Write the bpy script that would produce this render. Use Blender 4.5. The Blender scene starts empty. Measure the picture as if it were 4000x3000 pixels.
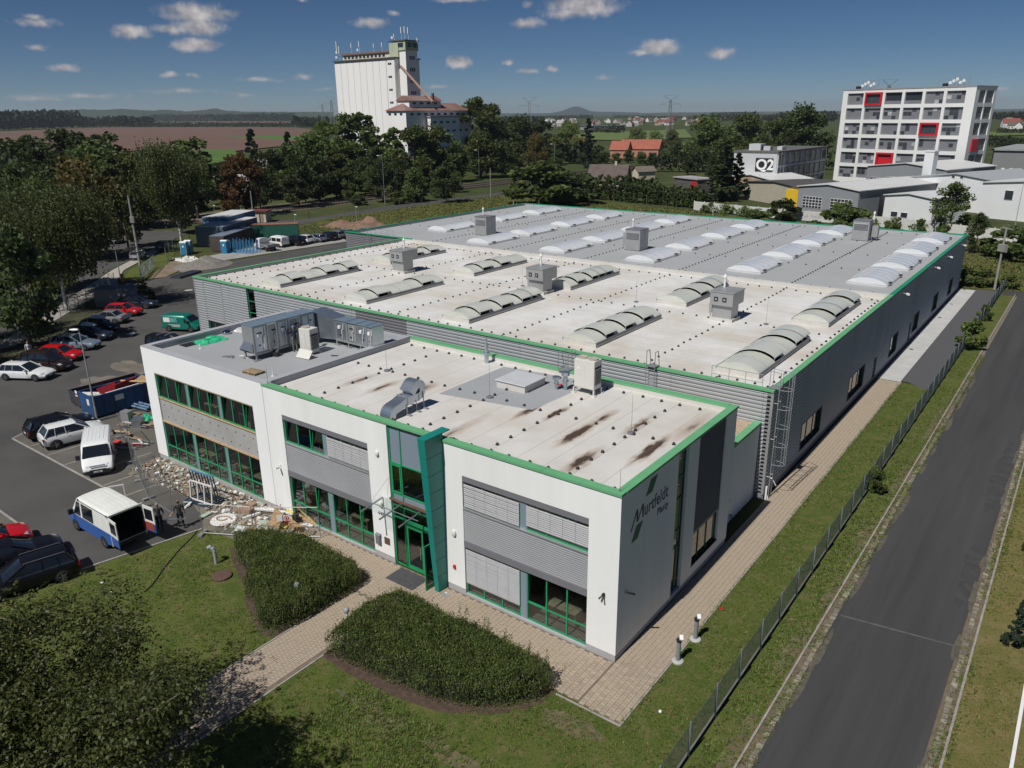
import bpy, bmesh, math, random
from mathutils import Vector, Matrix, noise
R = random.Random(11)
S = bpy.context.scene
COL = S.collection
rad = math.radians
# ------------------------------------------------------------------ camera
FPX = 3014.24
YAW, PIT, ROL = rad(-37.0766), rad(19.3169), rad(-0.622)
CAM = Vector((13.2713, -24.8093, 22.7059))
FW = Vector((math.sin(YAW)*math.cos(PIT), math.cos(YAW)*math.cos(PIT), -math.sin(PIT)))
_rt = Vector((math.cos(YAW), -math.sin(YAW), 0)); _up = _rt.cross(FW)
RT = _rt*math.cos(ROL) + _up*math.sin(ROL); UP = -_rt*math.sin(ROL) + _up*math.cos(ROL)
cd = bpy.data.cameras.new('camera'); cam = bpy.data.objects.new('camera', cd); COL.objects.link(cam)
mw = Matrix((RT, UP, -FW)).transposed().to_4x4(); mw.translation = CAM
cam.matrix_world = mw
cd.sensor_width = 36; cd.lens = FPX/4000*36; cd.clip_start = 0.1; cd.clip_end = 60000
S.camera = cam
S.render.resolution_x, S.render.resolution_y = 1024, 768
# photograph pixel -> point on a plane of the place (ground, roof, wall) the thing touches
def ray(x, y): return FW + RT*((x-2000)/FPX) - UP*((y-1500)/FPX)
def pz(x, y, z=0.0):
 d = ray(x, y); return CAM + d*((z-CAM.z)/d.z)
def py(x, y, Y=0.0):
 d = ray(x, y); return CAM + d*((Y-CAM.y)/d.y)
def px(x, y, X=0.0):
 d = ray(x, y); return CAM + d*((X-CAM.x)/d.x)
def pd(x, y, D):
 d = ray(x, y); return CAM + d*(D/math.hypot(d.x, d.y))
# ------------------------------------------------------------------ sun, sky, exposure
SUN_EL, SUN_AZ = rad(52.8), rad(183.3)          # azimuth of the sun, clockwise from +Y
sd = Vector((math.sin(SUN_AZ)*math.cos(SUN_EL), math.cos(SUN_AZ)*math.cos(SUN_EL), math.sin(SUN_EL)))
sl = bpy.data.lights.new('sun', 'SUN'); sl.energy = 5.0; sl.angle = rad(0.53); sl.color = (1.0, 0.972, 0.925)
so = bpy.data.objects.new('sun', sl); COL.objects.link(so); so.rotation_euler = sd.to_track_quat('Z', 'Y').to_euler(); so.location = (0, 0, 80)
W = bpy.data.worlds.new('World'); S.world = W; W.use_nodes = True
def world():
 nt = W.node_tree; N = nt.nodes; L = nt.links; N.clear()
 def n(t, **k):
  o = N.new(t)
  for a, b in k.items(): setattr(o, a, b)
  return o
 def math_(op, a, b=None, c=None, clamp=False):
  m = n('ShaderNodeMath', operation=op, use_clamp=clamp)
  for i, v in enumerate((a, b, c)):
   if v is None: continue
   if isinstance(v, (int, float)): m.inputs[i].default_value = v
   else: L.new(v, m.inputs[i])
  return m.outputs[0]
 sky = n('ShaderNodeTexSky', sky_type='NISHITA', sun_disc=False)
 sky.sun_elevation = SUN_EL; sky.sun_rotation = SUN_AZ
 sky.altitude = 1500; sky.air_density = 0.64; sky.dust_density = 0.12; sky.ozone_density = 4.5
 tc = n('ShaderNodeTexCoord'); sp = n('ShaderNodeSeparateXYZ'); L.new(tc.outputs['Generated'], sp.inputs[0])
 az = math_('ARCTAN2', sp.outputs[0], sp.outputs[1]); el = math_('ARCSINE', sp.outputs[2])
 cb = n('ShaderNodeCombineXYZ'); L.new(az, cb.inputs[0]); L.new(el, cb.inputs[1])
 def nz(scale, det=6.0, rough=.55):
  t = n('ShaderNodeTexNoise'); t.inputs['Scale'].default_value = scale; t.inputs['Detail'].default_value = det
  t.inputs['Roughness'].default_value = rough; L.new(cb.outputs[0], t.inputs['Vector']); return t
 warp = nz(38, 3)
 w1 = n('ShaderNodeVectorMath', operation='SUBTRACT'); L.new(warp.outputs['Color'], w1.inputs[0]); w1.inputs[1].default_value = (.5, .5, .5)
 w2 = n('ShaderNodeVectorMath', operation='MULTIPLY_ADD'); L.new(w1.outputs[0], w2.inputs[0]); w2.inputs[1].default_value = (.022, .009, 0); L.new(cb.outputs[0], w2.inputs[2])
 clouds = [(420,28,66,20,1),(428,56,52,18,1),(370,64,38,10,.8),(428,96,46,13,1),(398,100,32,10,.9),(490,26,26,8,.7),(283,70,38,13,.95),
  (75,50,44,8,.65),(72,38,18,6,.7),(138,146,28,8,.8),(75,102,20,6,.7),(800,49,42,10,.8),(850,30,18,6,.6),(655,2,14,5,.7),
  (1000,-2,60,7,.8),(1262,12,84,22,.95),(1230,28,60,12,.8),(1140,50,36,12,.85),(1140,8,18,8,.5),(990,136,27,13,1),(1097,134,15,7,.8),
  (1140,153,24,6,.7),(1192,148,18,6,.75),(1428,102,46,16,1),(1388,114,30,7,.8),(1555,113,31,11,.95),(1305,166,26,6,.5),
  (945,189,30,5,.55),(365,162,20,6,.75),(418,162,14,6,.7),(555,170,48,6,.6),(650,166,32,6,.55),
  (395,197,70,6,.5),(190,207,100,7,.45),(70,214,70,7,.45),(520,206,36,5,.5),(2165,190,27,5,.5),(345,198,16,5,.55),
  (700,195,40,5,.4)]
 acc = None
 for (x, y, hw, hh, a) in clouds:
  d = ray(x*1.808, y*1.808).normalized()
  A, E = math.atan2(d.x, d.y), math.asin(d.z)
  k = 1.808/FPX*0.98
  s = n('ShaderNodeVectorMath', operation='SUBTRACT'); L.new(w2.outputs[0], s.inputs[0]); s.inputs[1].default_value = (A, E, 0)
  m = n('ShaderNodeVectorMath', operation='MULTIPLY'); L.new(s.outputs[0], m.inputs[0]); m.inputs[1].default_value = (1/(hw*k*1.25), 1/(hh*k*1.35), 0)
  l = n('ShaderNodeVectorMath', operation='LENGTH'); L.new(m.outputs[0], l.inputs[0])
  v = math_('MULTIPLY_ADD', l.outputs['Value'], -a, a)
  acc = v if acc is None else math_('MAXIMUM', acc, v)
 det = nz(95, 5, .62)
 f = math_('MULTIPLY_ADD', det.outputs['Fac'], 1.1, -.55)
 body = math_('ADD', math_('MULTIPLY', acc, 1.5), f)
 mask = n('ShaderNodeMapRange', interpolation_type='SMOOTHSTEP'); L.new(body, mask.inputs['Value']); mask.inputs['From Min'].default_value = .12; mask.inputs['From Max'].default_value = 1.15
 on = math_('GREATER_THAN', acc, 0.0)
 mk = math_('MULTIPLY', math_('MULTIPLY', mask.outputs[0], on), .88)
 # density of the cloud decides how bright it is; thin edges let the sky through
 sh = nz(60, 3, .5)
 ramp = n('ShaderNodeMix', data_type='RGBA'); ramp.inputs['A'].default_value = (5.2, 5.2, 5.9, 1); ramp.inputs['B'].default_value = (14.5, 13.4, 13, 1)
 L.new(math_('MULTIPLY_ADD', sh.outputs['Fac'], 2.4, -.72, clamp=True), ramp.inputs['Factor'])
 hs = n('ShaderNodeHueSaturation'); hs.inputs['Saturation'].default_value = 1.14; hs.inputs['Value'].default_value = .96; L.new(sky.outputs[0], hs.inputs['Color'])
 mix = n('ShaderNodeMix', data_type='RGBA'); L.new(mk, mix.inputs['Factor']); L.new(hs.outputs[0], mix.inputs['A']); L.new(ramp.outputs['Result'], mix.inputs['B'])
 bg = n('ShaderNodeBackground'); bg.inputs['Strength'].default_value = 0.05; L.new(mix.outputs['Result'], bg.inputs[0])
 o = n('ShaderNodeOutputWorld'); L.new(bg.outputs[0], o.inputs[0])
world()
S.view_settings.view_transform = 'Standard'; S.view_settings.look = 'None'; S.view_settings.exposure = -0.2; S.view_settings.gamma = 1.0
S.view_settings.use_curve_mapping = False
# ------------------------------------------------------------------ materials
MATS = {}
def M(name, col, rough=.75, var=.12, scale=1.5, bump=0.0, bscale=30, metal=0.0, col2=None, mixs=.35, spec=.4, objvar=0.0, stretch=None, coat=0.0):
 """procedural principled material: base colour varied by two noises in place coordinates"""
 if name in MATS: return MATS[name]
 m = bpy.data.materials.new(name); m.use_nodes = True; MATS[name] = m
 nt = m.node_tree; N = nt.nodes; L = nt.links; b = N['Principled BSDF']
 b.inputs['Roughness'].default_value = rough; b.inputs['Metallic'].default_value = metal; b.inputs['Specular IOR Level'].default_value = spec
 b.inputs['Coat Weight'].default_value = coat
 g = N.new('ShaderNodeNewGeometry'); pos = g.outputs['Position']
 if stretch:
  mp = N.new('ShaderNodeMapping'); mp.inputs['Scale'].default_value = stretch; L.new(pos, mp.inputs[0]); pos = mp.outputs[0]
 def nz(s, d=5, r=.6):
  t = N.new('ShaderNodeTexNoise'); t.inputs['Scale'].default_value = s; t.inputs['Detail'].default_value = d; t.inputs['Roughness'].default_value = r
  L.new(pos, t.inputs['Vector']); return t.outputs['Fac']
 def mx(f, a, bb, typ='MIX'):
  x = N.new('ShaderNodeMix'); x.data_type = 'RGBA'; x.blend_type = typ
  for s_, v in (('Factor', f), ('A', a), ('B', bb)):
   if isinstance(v, (int, float)): x.inputs[s_].default_value = v
   elif isinstance(v, tuple): x.inputs[s_].default_value = (*v[:3], 1)
   else: L.new(v, x.inputs[s_])
  return x.outputs['Result']
 def mr(v, a, b_, c=0.0, d=1.0):
  x = N.new('ShaderNodeMapRange'); L.new(v, x.inputs['Value'])
  for k, q in (('From Min', a), ('From Max', b_), ('To Min', c), ('To Max', d)): x.inputs[k].default_value = q
  return x.outputs[0]
 lo = tuple(c*(1-var) for c in col); hi = tuple(min(1, c*(1+var)) for c in col)
 c = mx(mr(nz(scale), .3, .7), lo, hi)
 if col2: c = mx(mr(nz(scale*.37, 7, .65), .5-mixs*.5+.08, .5+mixs*.5+.08), c, col2)
 if objvar:
  oi = N.new('ShaderNodeObjectInfo'); hs = N.new('ShaderNodeHueSaturation'); L.new(c, hs.inputs['Color'])
  L.new(mr(oi.outputs['Random'], 0, 1, 1-objvar, 1+objvar), hs.inputs['Value']); L.new(mr(oi.outputs['Random'], 0, 1, .5-objvar*.05, .5+objvar*.05), hs.inputs['Hue']); c = hs.outputs[0]
 L.new(c, b.inputs['Base Color'])
 if bump:
  bp = N.new('ShaderNodeBump'); bp.inputs['Strength'].default_value = bump; bp.inputs['Distance'].default_value = .02
  L.new(nz(bscale, 4), bp.inputs['Height']); L.new(bp.outputs[0], b.inputs['Normal'])
 m['n'] = 1
 return m
def leafmat(name, col, var=.35, trans=.35, objvar=.25, rough=.55, scale=.8):
 if name in MATS: return MATS[name]
 m = M(name, col, rough, var, scale, objvar=objvar, spec=.25)
 nt = m.node_tree; b = nt.nodes['Principled BSDF']; out = nt.nodes['Material Output']
 t = nt.nodes.new('ShaderNodeBsdfTranslucent'); mix = nt.nodes.new('ShaderNodeMixShader'); mix.inputs[0].default_value = trans
 src = b.inputs['Base Color'].links[0].from_socket
 nt.links.new(src, t.inputs[0]); nt.links.new(b.outputs[0], mix.inputs[1]); nt.links.new(t.outputs[0], mix.inputs[2]); nt.links.new(mix.outputs[0], out.inputs[0])
 return m
def glassmat(name, tint=(.55, .62, .6), refl=.12):
 if name in MATS: return MATS[name]
 m = bpy.data.materials.new(name); m.use_nodes = True; MATS[name] = m
 nt = m.node_tree; N = nt.nodes; N.clear(); L = nt.links
 t = N.new('ShaderNodeBsdfTransparent'); t.inputs[0].default_value = (*tint, 1)
 g = N.new('ShaderNodeBsdfGlossy'); g.inputs['Roughness'].default_value = .015; g.inputs[0].default_value = (.95, .97, 1, 1)
 f = N.new('ShaderNodeLayerWeight'); w = N.new('ShaderNodeMath'); w.operation = 'POWER'; w.inputs[1].default_value = 5; L.new(f.outputs['Facing'], w.inputs[0])
 a = N.new('ShaderNodeMath'); a.operation = 'ADD'; a.use_clamp = True; a.inputs[1].default_value = refl+.05; L.new(w.outputs[0], a.inputs[0])
 mix = N.new('ShaderNodeMixShader'); L.new(a.outputs[0], mix.inputs[0]); L.new(t.outputs[0], mix.inputs[1]); L.new(g.outputs[0], mix.inputs[2])
 o = N.new('ShaderNodeOutputMaterial'); L.new(mix.outputs[0], o.inputs[0])
 return m
# ------------------------------------------------------------------ mesh helpers
class MB:
 def __init__(s, T=None): s.v = []; s.f = []; s.m = []; s.T = T; s.mi = 0; s.g = []
 def add(s, vs, fs):
  o = len(s.v); s.g.append((o, len(s.f)))
  if s.T:
   vs = [tuple(s.T @ Vector(q)) for q in vs]
   if s.T.determinant() < 0: fs = [tuple(reversed(f)) for f in fs]
  s.v += [tuple(q) for q in vs]; s.f += [tuple(i+o for i in f) for f in fs]; s.m += [s.mi]*len(fs); return s
 def box(s, x0, x1, y0, y1, z0, z1):
  return s.add([(x0,y0,z0),(x1,y0,z0),(x1,y1,z0),(x0,y1,z0),(x0,y0,z1),(x1,y0,z1),(x1,y1,z1),(x0,y1,z1)],
      [(0,3,2,1),(4,5,6,7),(0,1,5,4),(1,2,6,5),(2,3,7,6),(3,0,4,7)])
 def cbox(s, c, d, rz=0, rx=0, ry=0):
  m = Matrix.Translation(c) @ Matrix.Rotation(rz, 4, 'Z') @ Matrix.Rotation(ry, 4, 'Y') @ Matrix.Rotation(rx, 4, 'X')
  vs = [tuple(m @ Vector((a*d[0]/2, b*d[1]/2, e*d[2]/2))) for e in (-1, 1) for a, b in ((-1,-1),(1,-1),(1,1),(-1,1))]
  return s.add(vs, [(0,3,2,1),(4,5,6,7),(0,1,5,4),(1,2,6,5),(2,3,7,6),(3,0,4,7)])
 def tube(s, p, q, r0, r1=None, n=8, cap=True):
  p = Vector(p); q = Vector(q); r1 = r0 if r1 is None else r1
  d = (q-p);
  if d.length < 1e-6: return s
  d.normalize(); a = d.orthogonal().normalized(); b = d.cross(a)
  vs = []
  for c, r in ((p, r0), (q, r1)):
   for i in range(n):
    t = 2*math.pi*(i+.5)/n; vs.append(tuple(c + (a*math.cos(t)+b*math.sin(t))*r))
  fs = [(i, (i+1) % n, n+(i+1) % n, n+i) for i in range(n)]
  if cap: fs += [tuple(range(n-1, -1, -1)), tuple(range(n, 2*n))]
  return s.add(vs, fs)
 def bar(s, p, q, w, h=None):
  """square bar from p to q, roughly upright"""
  p = Vector(p); q = Vector(q); h = h or w; d = (q-p).normalized()
  u = Vector((0, 0, 1)) if abs(d.z) < .95 else Vector((0, 1, 0))
  a = d.cross(u).normalized()*w/2; b = d.cross(a).normalized()*h/2
  vs = [tuple(c+x) for c in (p, q) for x in (-a-b, a-b, a+b, -a+b)]
  return s.add(vs, [(3,2,1,0),(4,5,6,7),(0,1,5,4),(1,2,6,5),(2,3,7,6),(3,0,4,7)])
 def chain(s, pts, r, n=6):
  for a, b in zip(pts, pts[1:]): s.tube(a, b, r, r, n)
  return s
 def lathe(s, c, prof, n=12):
  vs = []; fs = []
  for r, z in prof:
   for i in range(n):
    t = 2*math.pi*i/n; vs.append((c[0]+r*math.cos(t), c[1]+r*math.sin(t), c[2]+z))
  for k in range(len(prof)-1):
   for i in range(n): fs.append((k*n+i, k*n+(i+1) % n, (k+1)*n+(i+1) % n, (k+1)*n+i))
  fs.append(tuple(range(n-1, -1, -1))); fs.append(tuple(range((len(prof)-1)*n, len(prof)*n)))
  return s.add(vs, fs)
 def prism(s, pts, z0, z1):
  n = len(pts)
  vs = [(x, y, z0) for x, y in pts]+[(x, y, z1) for x, y in pts]
  return s.add(vs, [tuple(range(n-1, -1, -1)), tuple(range(n, 2*n))]+[(i, (i+1) % n, n+(i+1) % n, n+i) for i in range(n)])
 def quad(s, a, b, c, d): return s.add([a, b, c, d], [(0, 1, 2, 3)])
 def each(s, name, mat, parent=None):
  """one object for every closed piece added"""
  for (v0, f0), (v1, f1) in zip(s.g, s.g[1:]+[(len(s.v), len(s.f))]):
   q = MB(); q.v = s.v[v0:v1]; q.f = [tuple(i-v0 for i in f) for f in s.f[f0:f1]]; q.m = [0]*len(q.f); q.build(name, mat, parent)
 def mesh(s, name, mats, smooth=False):
  me = bpy.data.meshes.new(name); me.from_pydata(s.v, [], s.f)
  mats = mats if isinstance(mats, (list, tuple)) else [mats]
  for m in mats: me.materials.append(m)
  if len(mats) > 1: me.polygons.foreach_set('material_index', s.m)
  if smooth: me.polygons.foreach_set('use_smooth', [True]*len(s.f))
  me.update(); return me
 def build(s, name, mats, parent=None, smooth=False, loc=None):
  return link(name, s.mesh(name, mats, smooth), parent, loc)
def link(name, me, parent=None, loc=None, rz=0, rot=None, scale=None):
 o = bpy.data.objects.new(name, me); COL.objects.link(o); o.parent = parent
 if loc is not None: o.location = loc
 if rot is not None: o.rotation_euler = rot
 elif rz: o.rotation_euler = (0, 0, rz)
 if scale is not None: o.scale = scale if isinstance(scale, (tuple, list)) else (scale,)*3
 return o
def tag(o, label=None, cat=None, group=None, kind=None):
 for k, v in (('label', label), ('category', cat), ('group', group), ('kind', kind)):
  if v: o[k] = v
 return o
def thing(name, label, cat, loc=(0, 0, 0), rz=0, group=None):
 o = link(name, None, None, loc, rz); o.empty_display_size = .3
 return tag(o, label, cat, group)
def copytree(o, loc=None, rz=None, parent=None):
 c = o.copy(); COL.objects.link(c); c.parent = parent
 if loc is not None: c.location = loc
 if rz is not None: c.rotation_euler = (0, 0, rz)
 for ch in KIDS(o): copytree(ch, parent=c)
 return c
def KIDS(o): return [q for q in bpy.data.objects if q.parent == o] if False else list(o.children)
def shade_mod(o, ang=40):
 for p in o.data.polygons: p.use_smooth = True
 o.data.set_sharp_from_angle(angle=rad(ang))
 return o
def bevel(o, w=.02, seg=2):
 b = o.modifiers.new('bevel', 'BEVEL'); b.width = w; b.segments = seg; b.limit_method = 'ANGLE'; return o
_o1 = 'first second third fourth fifth sixth seventh eighth ninth tenth eleventh twelfth thirteenth fourteenth fifteenth sixteenth seventeenth eighteenth nineteenth twentieth'.split()
def ordn(k): return _o1[k] if k < 20 else ('twenty-' if k < 29 else 'thirty-')+_o1[(k-20) % 10] if k != 29 else 'thirtieth'
def struct(o): o['kind'] = 'structure'; return o
FY = lambda Y: Matrix(((1,0,0,0),(0,-1,0,Y),(0,0,1,0),(0,0,0,1)))     # (u, n, z): wall facing -Y, u = x (mirrored winding is harmless)
FX = lambda X: Matrix(((0,1,0,X),(1,0,0,0),(0,0,1,0),(0,0,0,1)))      # wall facing +X, u = y
# ================================================================== the ground and everything laid on it
def Kp(x, y, z=0): return pz(x/1.7015, y/1.7015, z)
def Tp(x, y, z=0): return pz(1200+x/1.7015, y/1.7015, z)
def Qp(x, y, z=0): return pz(2400+x/1.3825, 200+y/1.3825, z)
def Up(x, y, z=0): return pz(x/2.074, 700+y/2.074, z)
def Np(x, y, z=0): return pz(700+x/3.16, 780+y/3.16, z)
def Lp(x, y, z=0): return pz(x/1.659, 1300+y/1.659, z)
def sheet(name, pts, z, mat, kind='structure', t=0.0):
 mb = MB(); pts = [(p[0], p[1]) for p in pts]
 a = sum(p[0]*q[1]-q[0]*p[1] for p, q in zip(pts, pts[1:]+pts[:1]))
 if a < 0: pts = pts[::-1]
 if t: mb.prism(pts, z-t, z)
 else: mb.add([(x, y, z) for x, y in pts], [tuple(range(len(pts)))])
 o = mb.build(name, mat); o['kind'] = kind; return o
def blob(c, rx, ry, seed, n=60): return [(c[0]+rx*k*math.cos(a), c[1]+ry*k*math.sin(a)) for a in [2*math.pi*i/n for i in range(n)] for k in [1+.45*noise.noise(Vector((math.cos(a)*1.3, math.sin(a)*1.3, seed)))+.16*noise.noise(Vector((math.cos(a)*6, math.sin(a)*6, seed)))]]
def grassmat(name, c1, c2, c3, s1=.35, s2=9, bare=.62, rough=.9):
 """mown grass: two greens in drifts, fine blades, bare or dry patches"""
 m = bpy.data.materials.new(name); m.use_nodes = True; MATS[name] = m
 nt = m.node_tree; N = nt.nodes; L = nt.links; b = N['Principled BSDF']; b.inputs['Roughness'].default_value = rough; b.inputs['Specular IOR Level'].default_value = .15
 g = N.new('ShaderNodeNewGeometry')
 def nz(s, d, r=.6):
  t = N.new('ShaderNodeTexNoise'); t.inputs['Scale'].default_value = s; t.inputs['Detail'].default_value = d; t.inputs['Roughness'].default_value = r
  L.new(g.outputs['Position'], t.inputs['Vector']); return t.outputs['Fac']
 def mr(v, a, c):
  x = N.new('ShaderNodeMapRange'); L.new(v, x.inputs[0]); x.inputs[1].default_value = a; x.inputs[2].default_value = c; return x.outputs[0]
 def mx(f, A, B):
  x = N.new('ShaderNodeMix'); x.data_type = 'RGBA'; L.new(f, x.inputs['Factor'])
  for k, v in (('A', A), ('B', B)):
   if isinstance(v, tuple): x.inputs[k].default_value = (*v, 1)
   else: L.new(v, x.inputs[k])
  return x.outputs['Result']
 fine = nz(s2, 8, .75)
 c = mx(mr(nz(s1, 6, .6), .38, .62), c1, c2)
 c = mx(mr(nz(s1*2.3, 8, .7), bare-.07, bare+.1), c, c3)
 dk = mx(mr(fine, .35, .68), tuple(q*.45 for q in c1), tuple(min(1, q*1.7) for q in c2))
 x = N.new('ShaderNodeMix'); x.data_type = 'RGBA'; x.inputs['Factor'].default_value = .42; L.new(c, x.inputs['A']); L.new(dk, x.inputs['B'])
 L.new(x.outputs['Result'], b.inputs['Base Color'])
 bp = N.new('ShaderNodeBump'); bp.inputs['Strength'].default_value = .8; bp.inputs['Distance'].default_value = .08; L.new(fine, bp.inputs['Height']); L.new(bp.outputs[0], b.inputs['Normal'])
 return m
g_lawn = grassmat('lawn_grass', (.052, .084, .014), (.1, .118, .028), (.17, .135, .07), .55, 10, .555)
g_verge = grassmat('dry_verge_grass', (.11, .118, .03), (.165, .145, .05), (.24, .185, .09), .4, 12, .53)
g_mead = grassmat('meadow_grass', (.055, .075, .016), (.1, .095, .03), (.13, .105, .045), .08, 2.2, .62)
g_land = grassmat('countryside_ground', (.04, .055, .018), (.06, .072, .024), (.085, .085, .035), .006, .05, .6)
asph = M('asphalt_lot', (.062, .061, .06), .92, .25, .3, .25, 60, col2=(.088, .082, .074), mixs=.5)
asph2 = M('asphalt_road', (.046, .045, .046), .9, .16, 1.3, .5, 40, col2=(.066, .063, .06), mixs=.3, stretch=(1, .05, 1))
conc = M('concrete_light', (.42, .41, .39), .85, .12, .8, .15, 40)
conc_d = M('concrete_kerb', (.3, .28, .25), .88, .2, 2, .2, 40)
earth = M('bare_earth', (.18, .135, .09), .95, .3, .6, .6, 20, col2=(.25, .2, .14))
sand = M('dusty_ground', (.19, .165, .13), .95, .35, .6, .4, 25, col2=(.09, .083, .074), mixs=.5)
gravel_d = M('dark_gravel', (.085, .085, .09), .95, .45, 14, .8, 30)
# the country: one sheet to the horizon
gm = MB(); n_ = 48
ring = [0, 40, 120, 260, 480, 800, 1400, 2600, 5000, 9000, 16000, 30000]
gm.v = [(-40, 60, -.06)]
for r_ in ring[1:]:
 for i in range(n_): gm.v.append((-40+r_*math.cos(2*math.pi*i/n_), 60+r_*math.sin(2*math.pi*i/n_), -.06))
gm.f = [(0, 1+i, 1+(i+1) % n_) for i in range(n_)]
for k in range(len(ring)-2):
 for i in range(n_): a = 1+k*n_; gm.f.append((a+i, a+n_+i, a+n_+(i+1) % n_, a+(i+1) % n_))
gm.m = [0]*len(gm.f)
struct(gm.build('ground', g_land))
# near lawns
sheet('lawn', [(-24.2, -40), (4.75, -40), (4.75, 47.0), (1.95, 47.0), (1.95, -3.05), (-1.0, -3.0), (-10.7, -3), (-10.7, -40)], 0.0, g_lawn)
sheet('lawn', [(-13.45, -40), (-13.45, -1.6), (-22.3, -1.6), (-25.2, -4.1), (-27.15, -13), (-32, -36), (-32, -40)], 0.0, g_lawn)
sheet('lawn', [(4.85, -40), (6.3, -40), (6.3, 93), (4.85, 93)], 0.0, g_lawn)
sheet('verge', [(12.55, -40), (40, -40), (40, 140), (12.0, 140)], 0.0, g_verge)
sheet('meadow', [(-100.5, 77), (-135, 92), (-133, 135), (-128, 165), (-112, 162), (-66, 153), (12, 138), (12, 93.6), (-.1, 93.6), (-.1, 92.5), (-72.2, 92.5), (-72.2, 76)], -.03, g_mead)
# access road on the right with its rows of setts
sheet('road', [(6.95, -40), (11.95, -40), (11.72, 60), (11.6, 91), (6.8, 91), (6.75, 60)], .004, asph2)
sheet('road_patch', [(6.98, 9.2), (11.9, 9.9), (11.9, 10.02), (6.98, 9.32)], .007, M('pale_seam', (.1, .095, .09), .9, .3, 3))
sheet('road_patch', blob((11.3, 31), .5, 6, 2.2), .0065, M('pale_asphalt_wear', (.052, .05, .05), .9, .25, 1.5))
sheet('road_patch', blob((11.4, 17), .4, 4, 7.2), .0065, MATS['pale_asphalt_wear'])
dirt_ = M('washed_dirt', (.1, .088, .068), .95, .35, 3)
for k in range(26): sheet('road_dirt', blob((R.choice((7.02, 7.0, 11.85, 11.8)), -6+k*2.3+R.uniform(-1, 1)), R.uniform(.08, .22), R.uniform(.8, 2.2), k*1.3, 40), .0068+k*.00005, dirt_)
for x, y, a_, b_, sd_ in ((6.0, -1.5, .3, 2.6, 1), (5.95, 5.5, .33, 2.4, 2), (6.05, 11, .24, 1.8, 3), (6.0, 17.5, .28, 3, 4), (6.05, 27, .2, 3.5, 5), (6.05, 38, .2, 4, 6), (5.9, -5.5, .35, 2, 7), (-2.2, -8.2, 1.6, .35, 10), (-6.5, -8.3, 2.0, .3, 11), (.4, -4.2, 1.2, .5, 14)): sheet('bare_patch', blob((x, y), a_, b_, sd_*1.7), .004, M('bare_lawn_soil', (.14, .11, .065), .95, .35, 3, .5, 30, col2=(.07, .085, .025), mixs=.4))
sheet('road', [(5.0, 91), (22, 91), (22, 96), (5.0, 94.5)], .002, asph2)
strip = M('soil_strip', (.14, .11, .075), .95, .3, 2, .5, 30)
sheet('kerb_bed', [(6.3, -40), (6.95, -40), (6.75, 91), (6.25, 91)], .002, strip)
sheet('kerb_bed', [(11.95, -40), (12.55, -40), (12.2, 91), (11.6, 91)], .002, strip)
sett = MB().box(-.1, .1, -.15, .15, -.06, .012); settm = bevel(sett.build('sett', M('granite_sett', (.21, .19, .15), .88, .35, 3, .4, 30, objvar=.3)), .03, 1)
sme = settm.data; bpy.data.objects.remove(settm)
def sett_row(label, xf, y0, y1, w):
 root = tag(thing('sett_row', label, 'kerb', (xf(y0), y0, 0)), group='kerbs along the road')
 y = y0; i = 0; far = MB()
 while y < y1:
  x = xf(y)+R.uniform(-.02, .02)
  if i < 130: link('sett', sme, root, (x-xf(y0), y-y0, .004+R.uniform(-.008, .008)), R.uniform(-.12, .12), scale=(R.uniform(.75, 1.25), R.uniform(.8, 1.1), 1))
  else: far.cbox((x-xf(y0), y-y0, -.012), (.2, .29, .05))
  y += .36; i += 1
 o = far.build('far_setts', MATS['granite_sett'], root); o['kind'] = 'stuff'
sett_row('row of pale setts along the left edge of the dark access road', lambda y: 6.76-.0016*max(0, y), -4.5, 90, 1)
sett_row('row of pale setts along the right edge of the dark access road', lambda y: 12.12-.004*y, 1.0, 60, 1)
mb = MB()
for k in range(98): mb.box(6.36, 6.44, -6+k, -6+k+.985, -.05, .055)
tag(mb.build('kerb_stones', conc_d), 'low grey concrete edging between the grass verge and the setts', 'kerb')
mb = MB()
for k in range(64): mb.box(12.4-.004*k, 12.49-.004*k, -3+k, -3+k+.985, -.05, .05)
tag(mb.build('kerb_stones', conc_d), 'low concrete edging on the far right side of the access road', 'kerb')
# concrete strip and gravel bed beside the hall
mb = MB()
for k in range(15): mb.box(.0, 1.92, 47.05+k*3, 47.05+k*3+2.985, -.05, .035)
struct(mb.build('concrete_walk', M('pale_concrete_slab', (.46, .455, .44), .85, .1, .6, .15, 40)))
sheet('gravel_bed', [(1.94, 47.3), (2.4, 47.4), (4.4, 45.9), (4.78, 46.5), (4.6, 93.2), (1.94, 93)], .006, gravel_d)
# car park and yard
sheet('parking_lot', [(-25.25, -4.05), (-27.05, -12.6), (-32, -40), (-62, -40), (-85, 8), (-80.5, 6.5), (-99, 29.3), (-97.4, 33), (-98.5, 38), (-101, 46), (-100.5, 76), (-72, 93), (-72, 49), (-60.7, 49), (-60.7, 18.6), (-36.8, 18.6), (-36.8, 0), (-23.6, 0), (-23.6, -3)], .002, asph)
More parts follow.
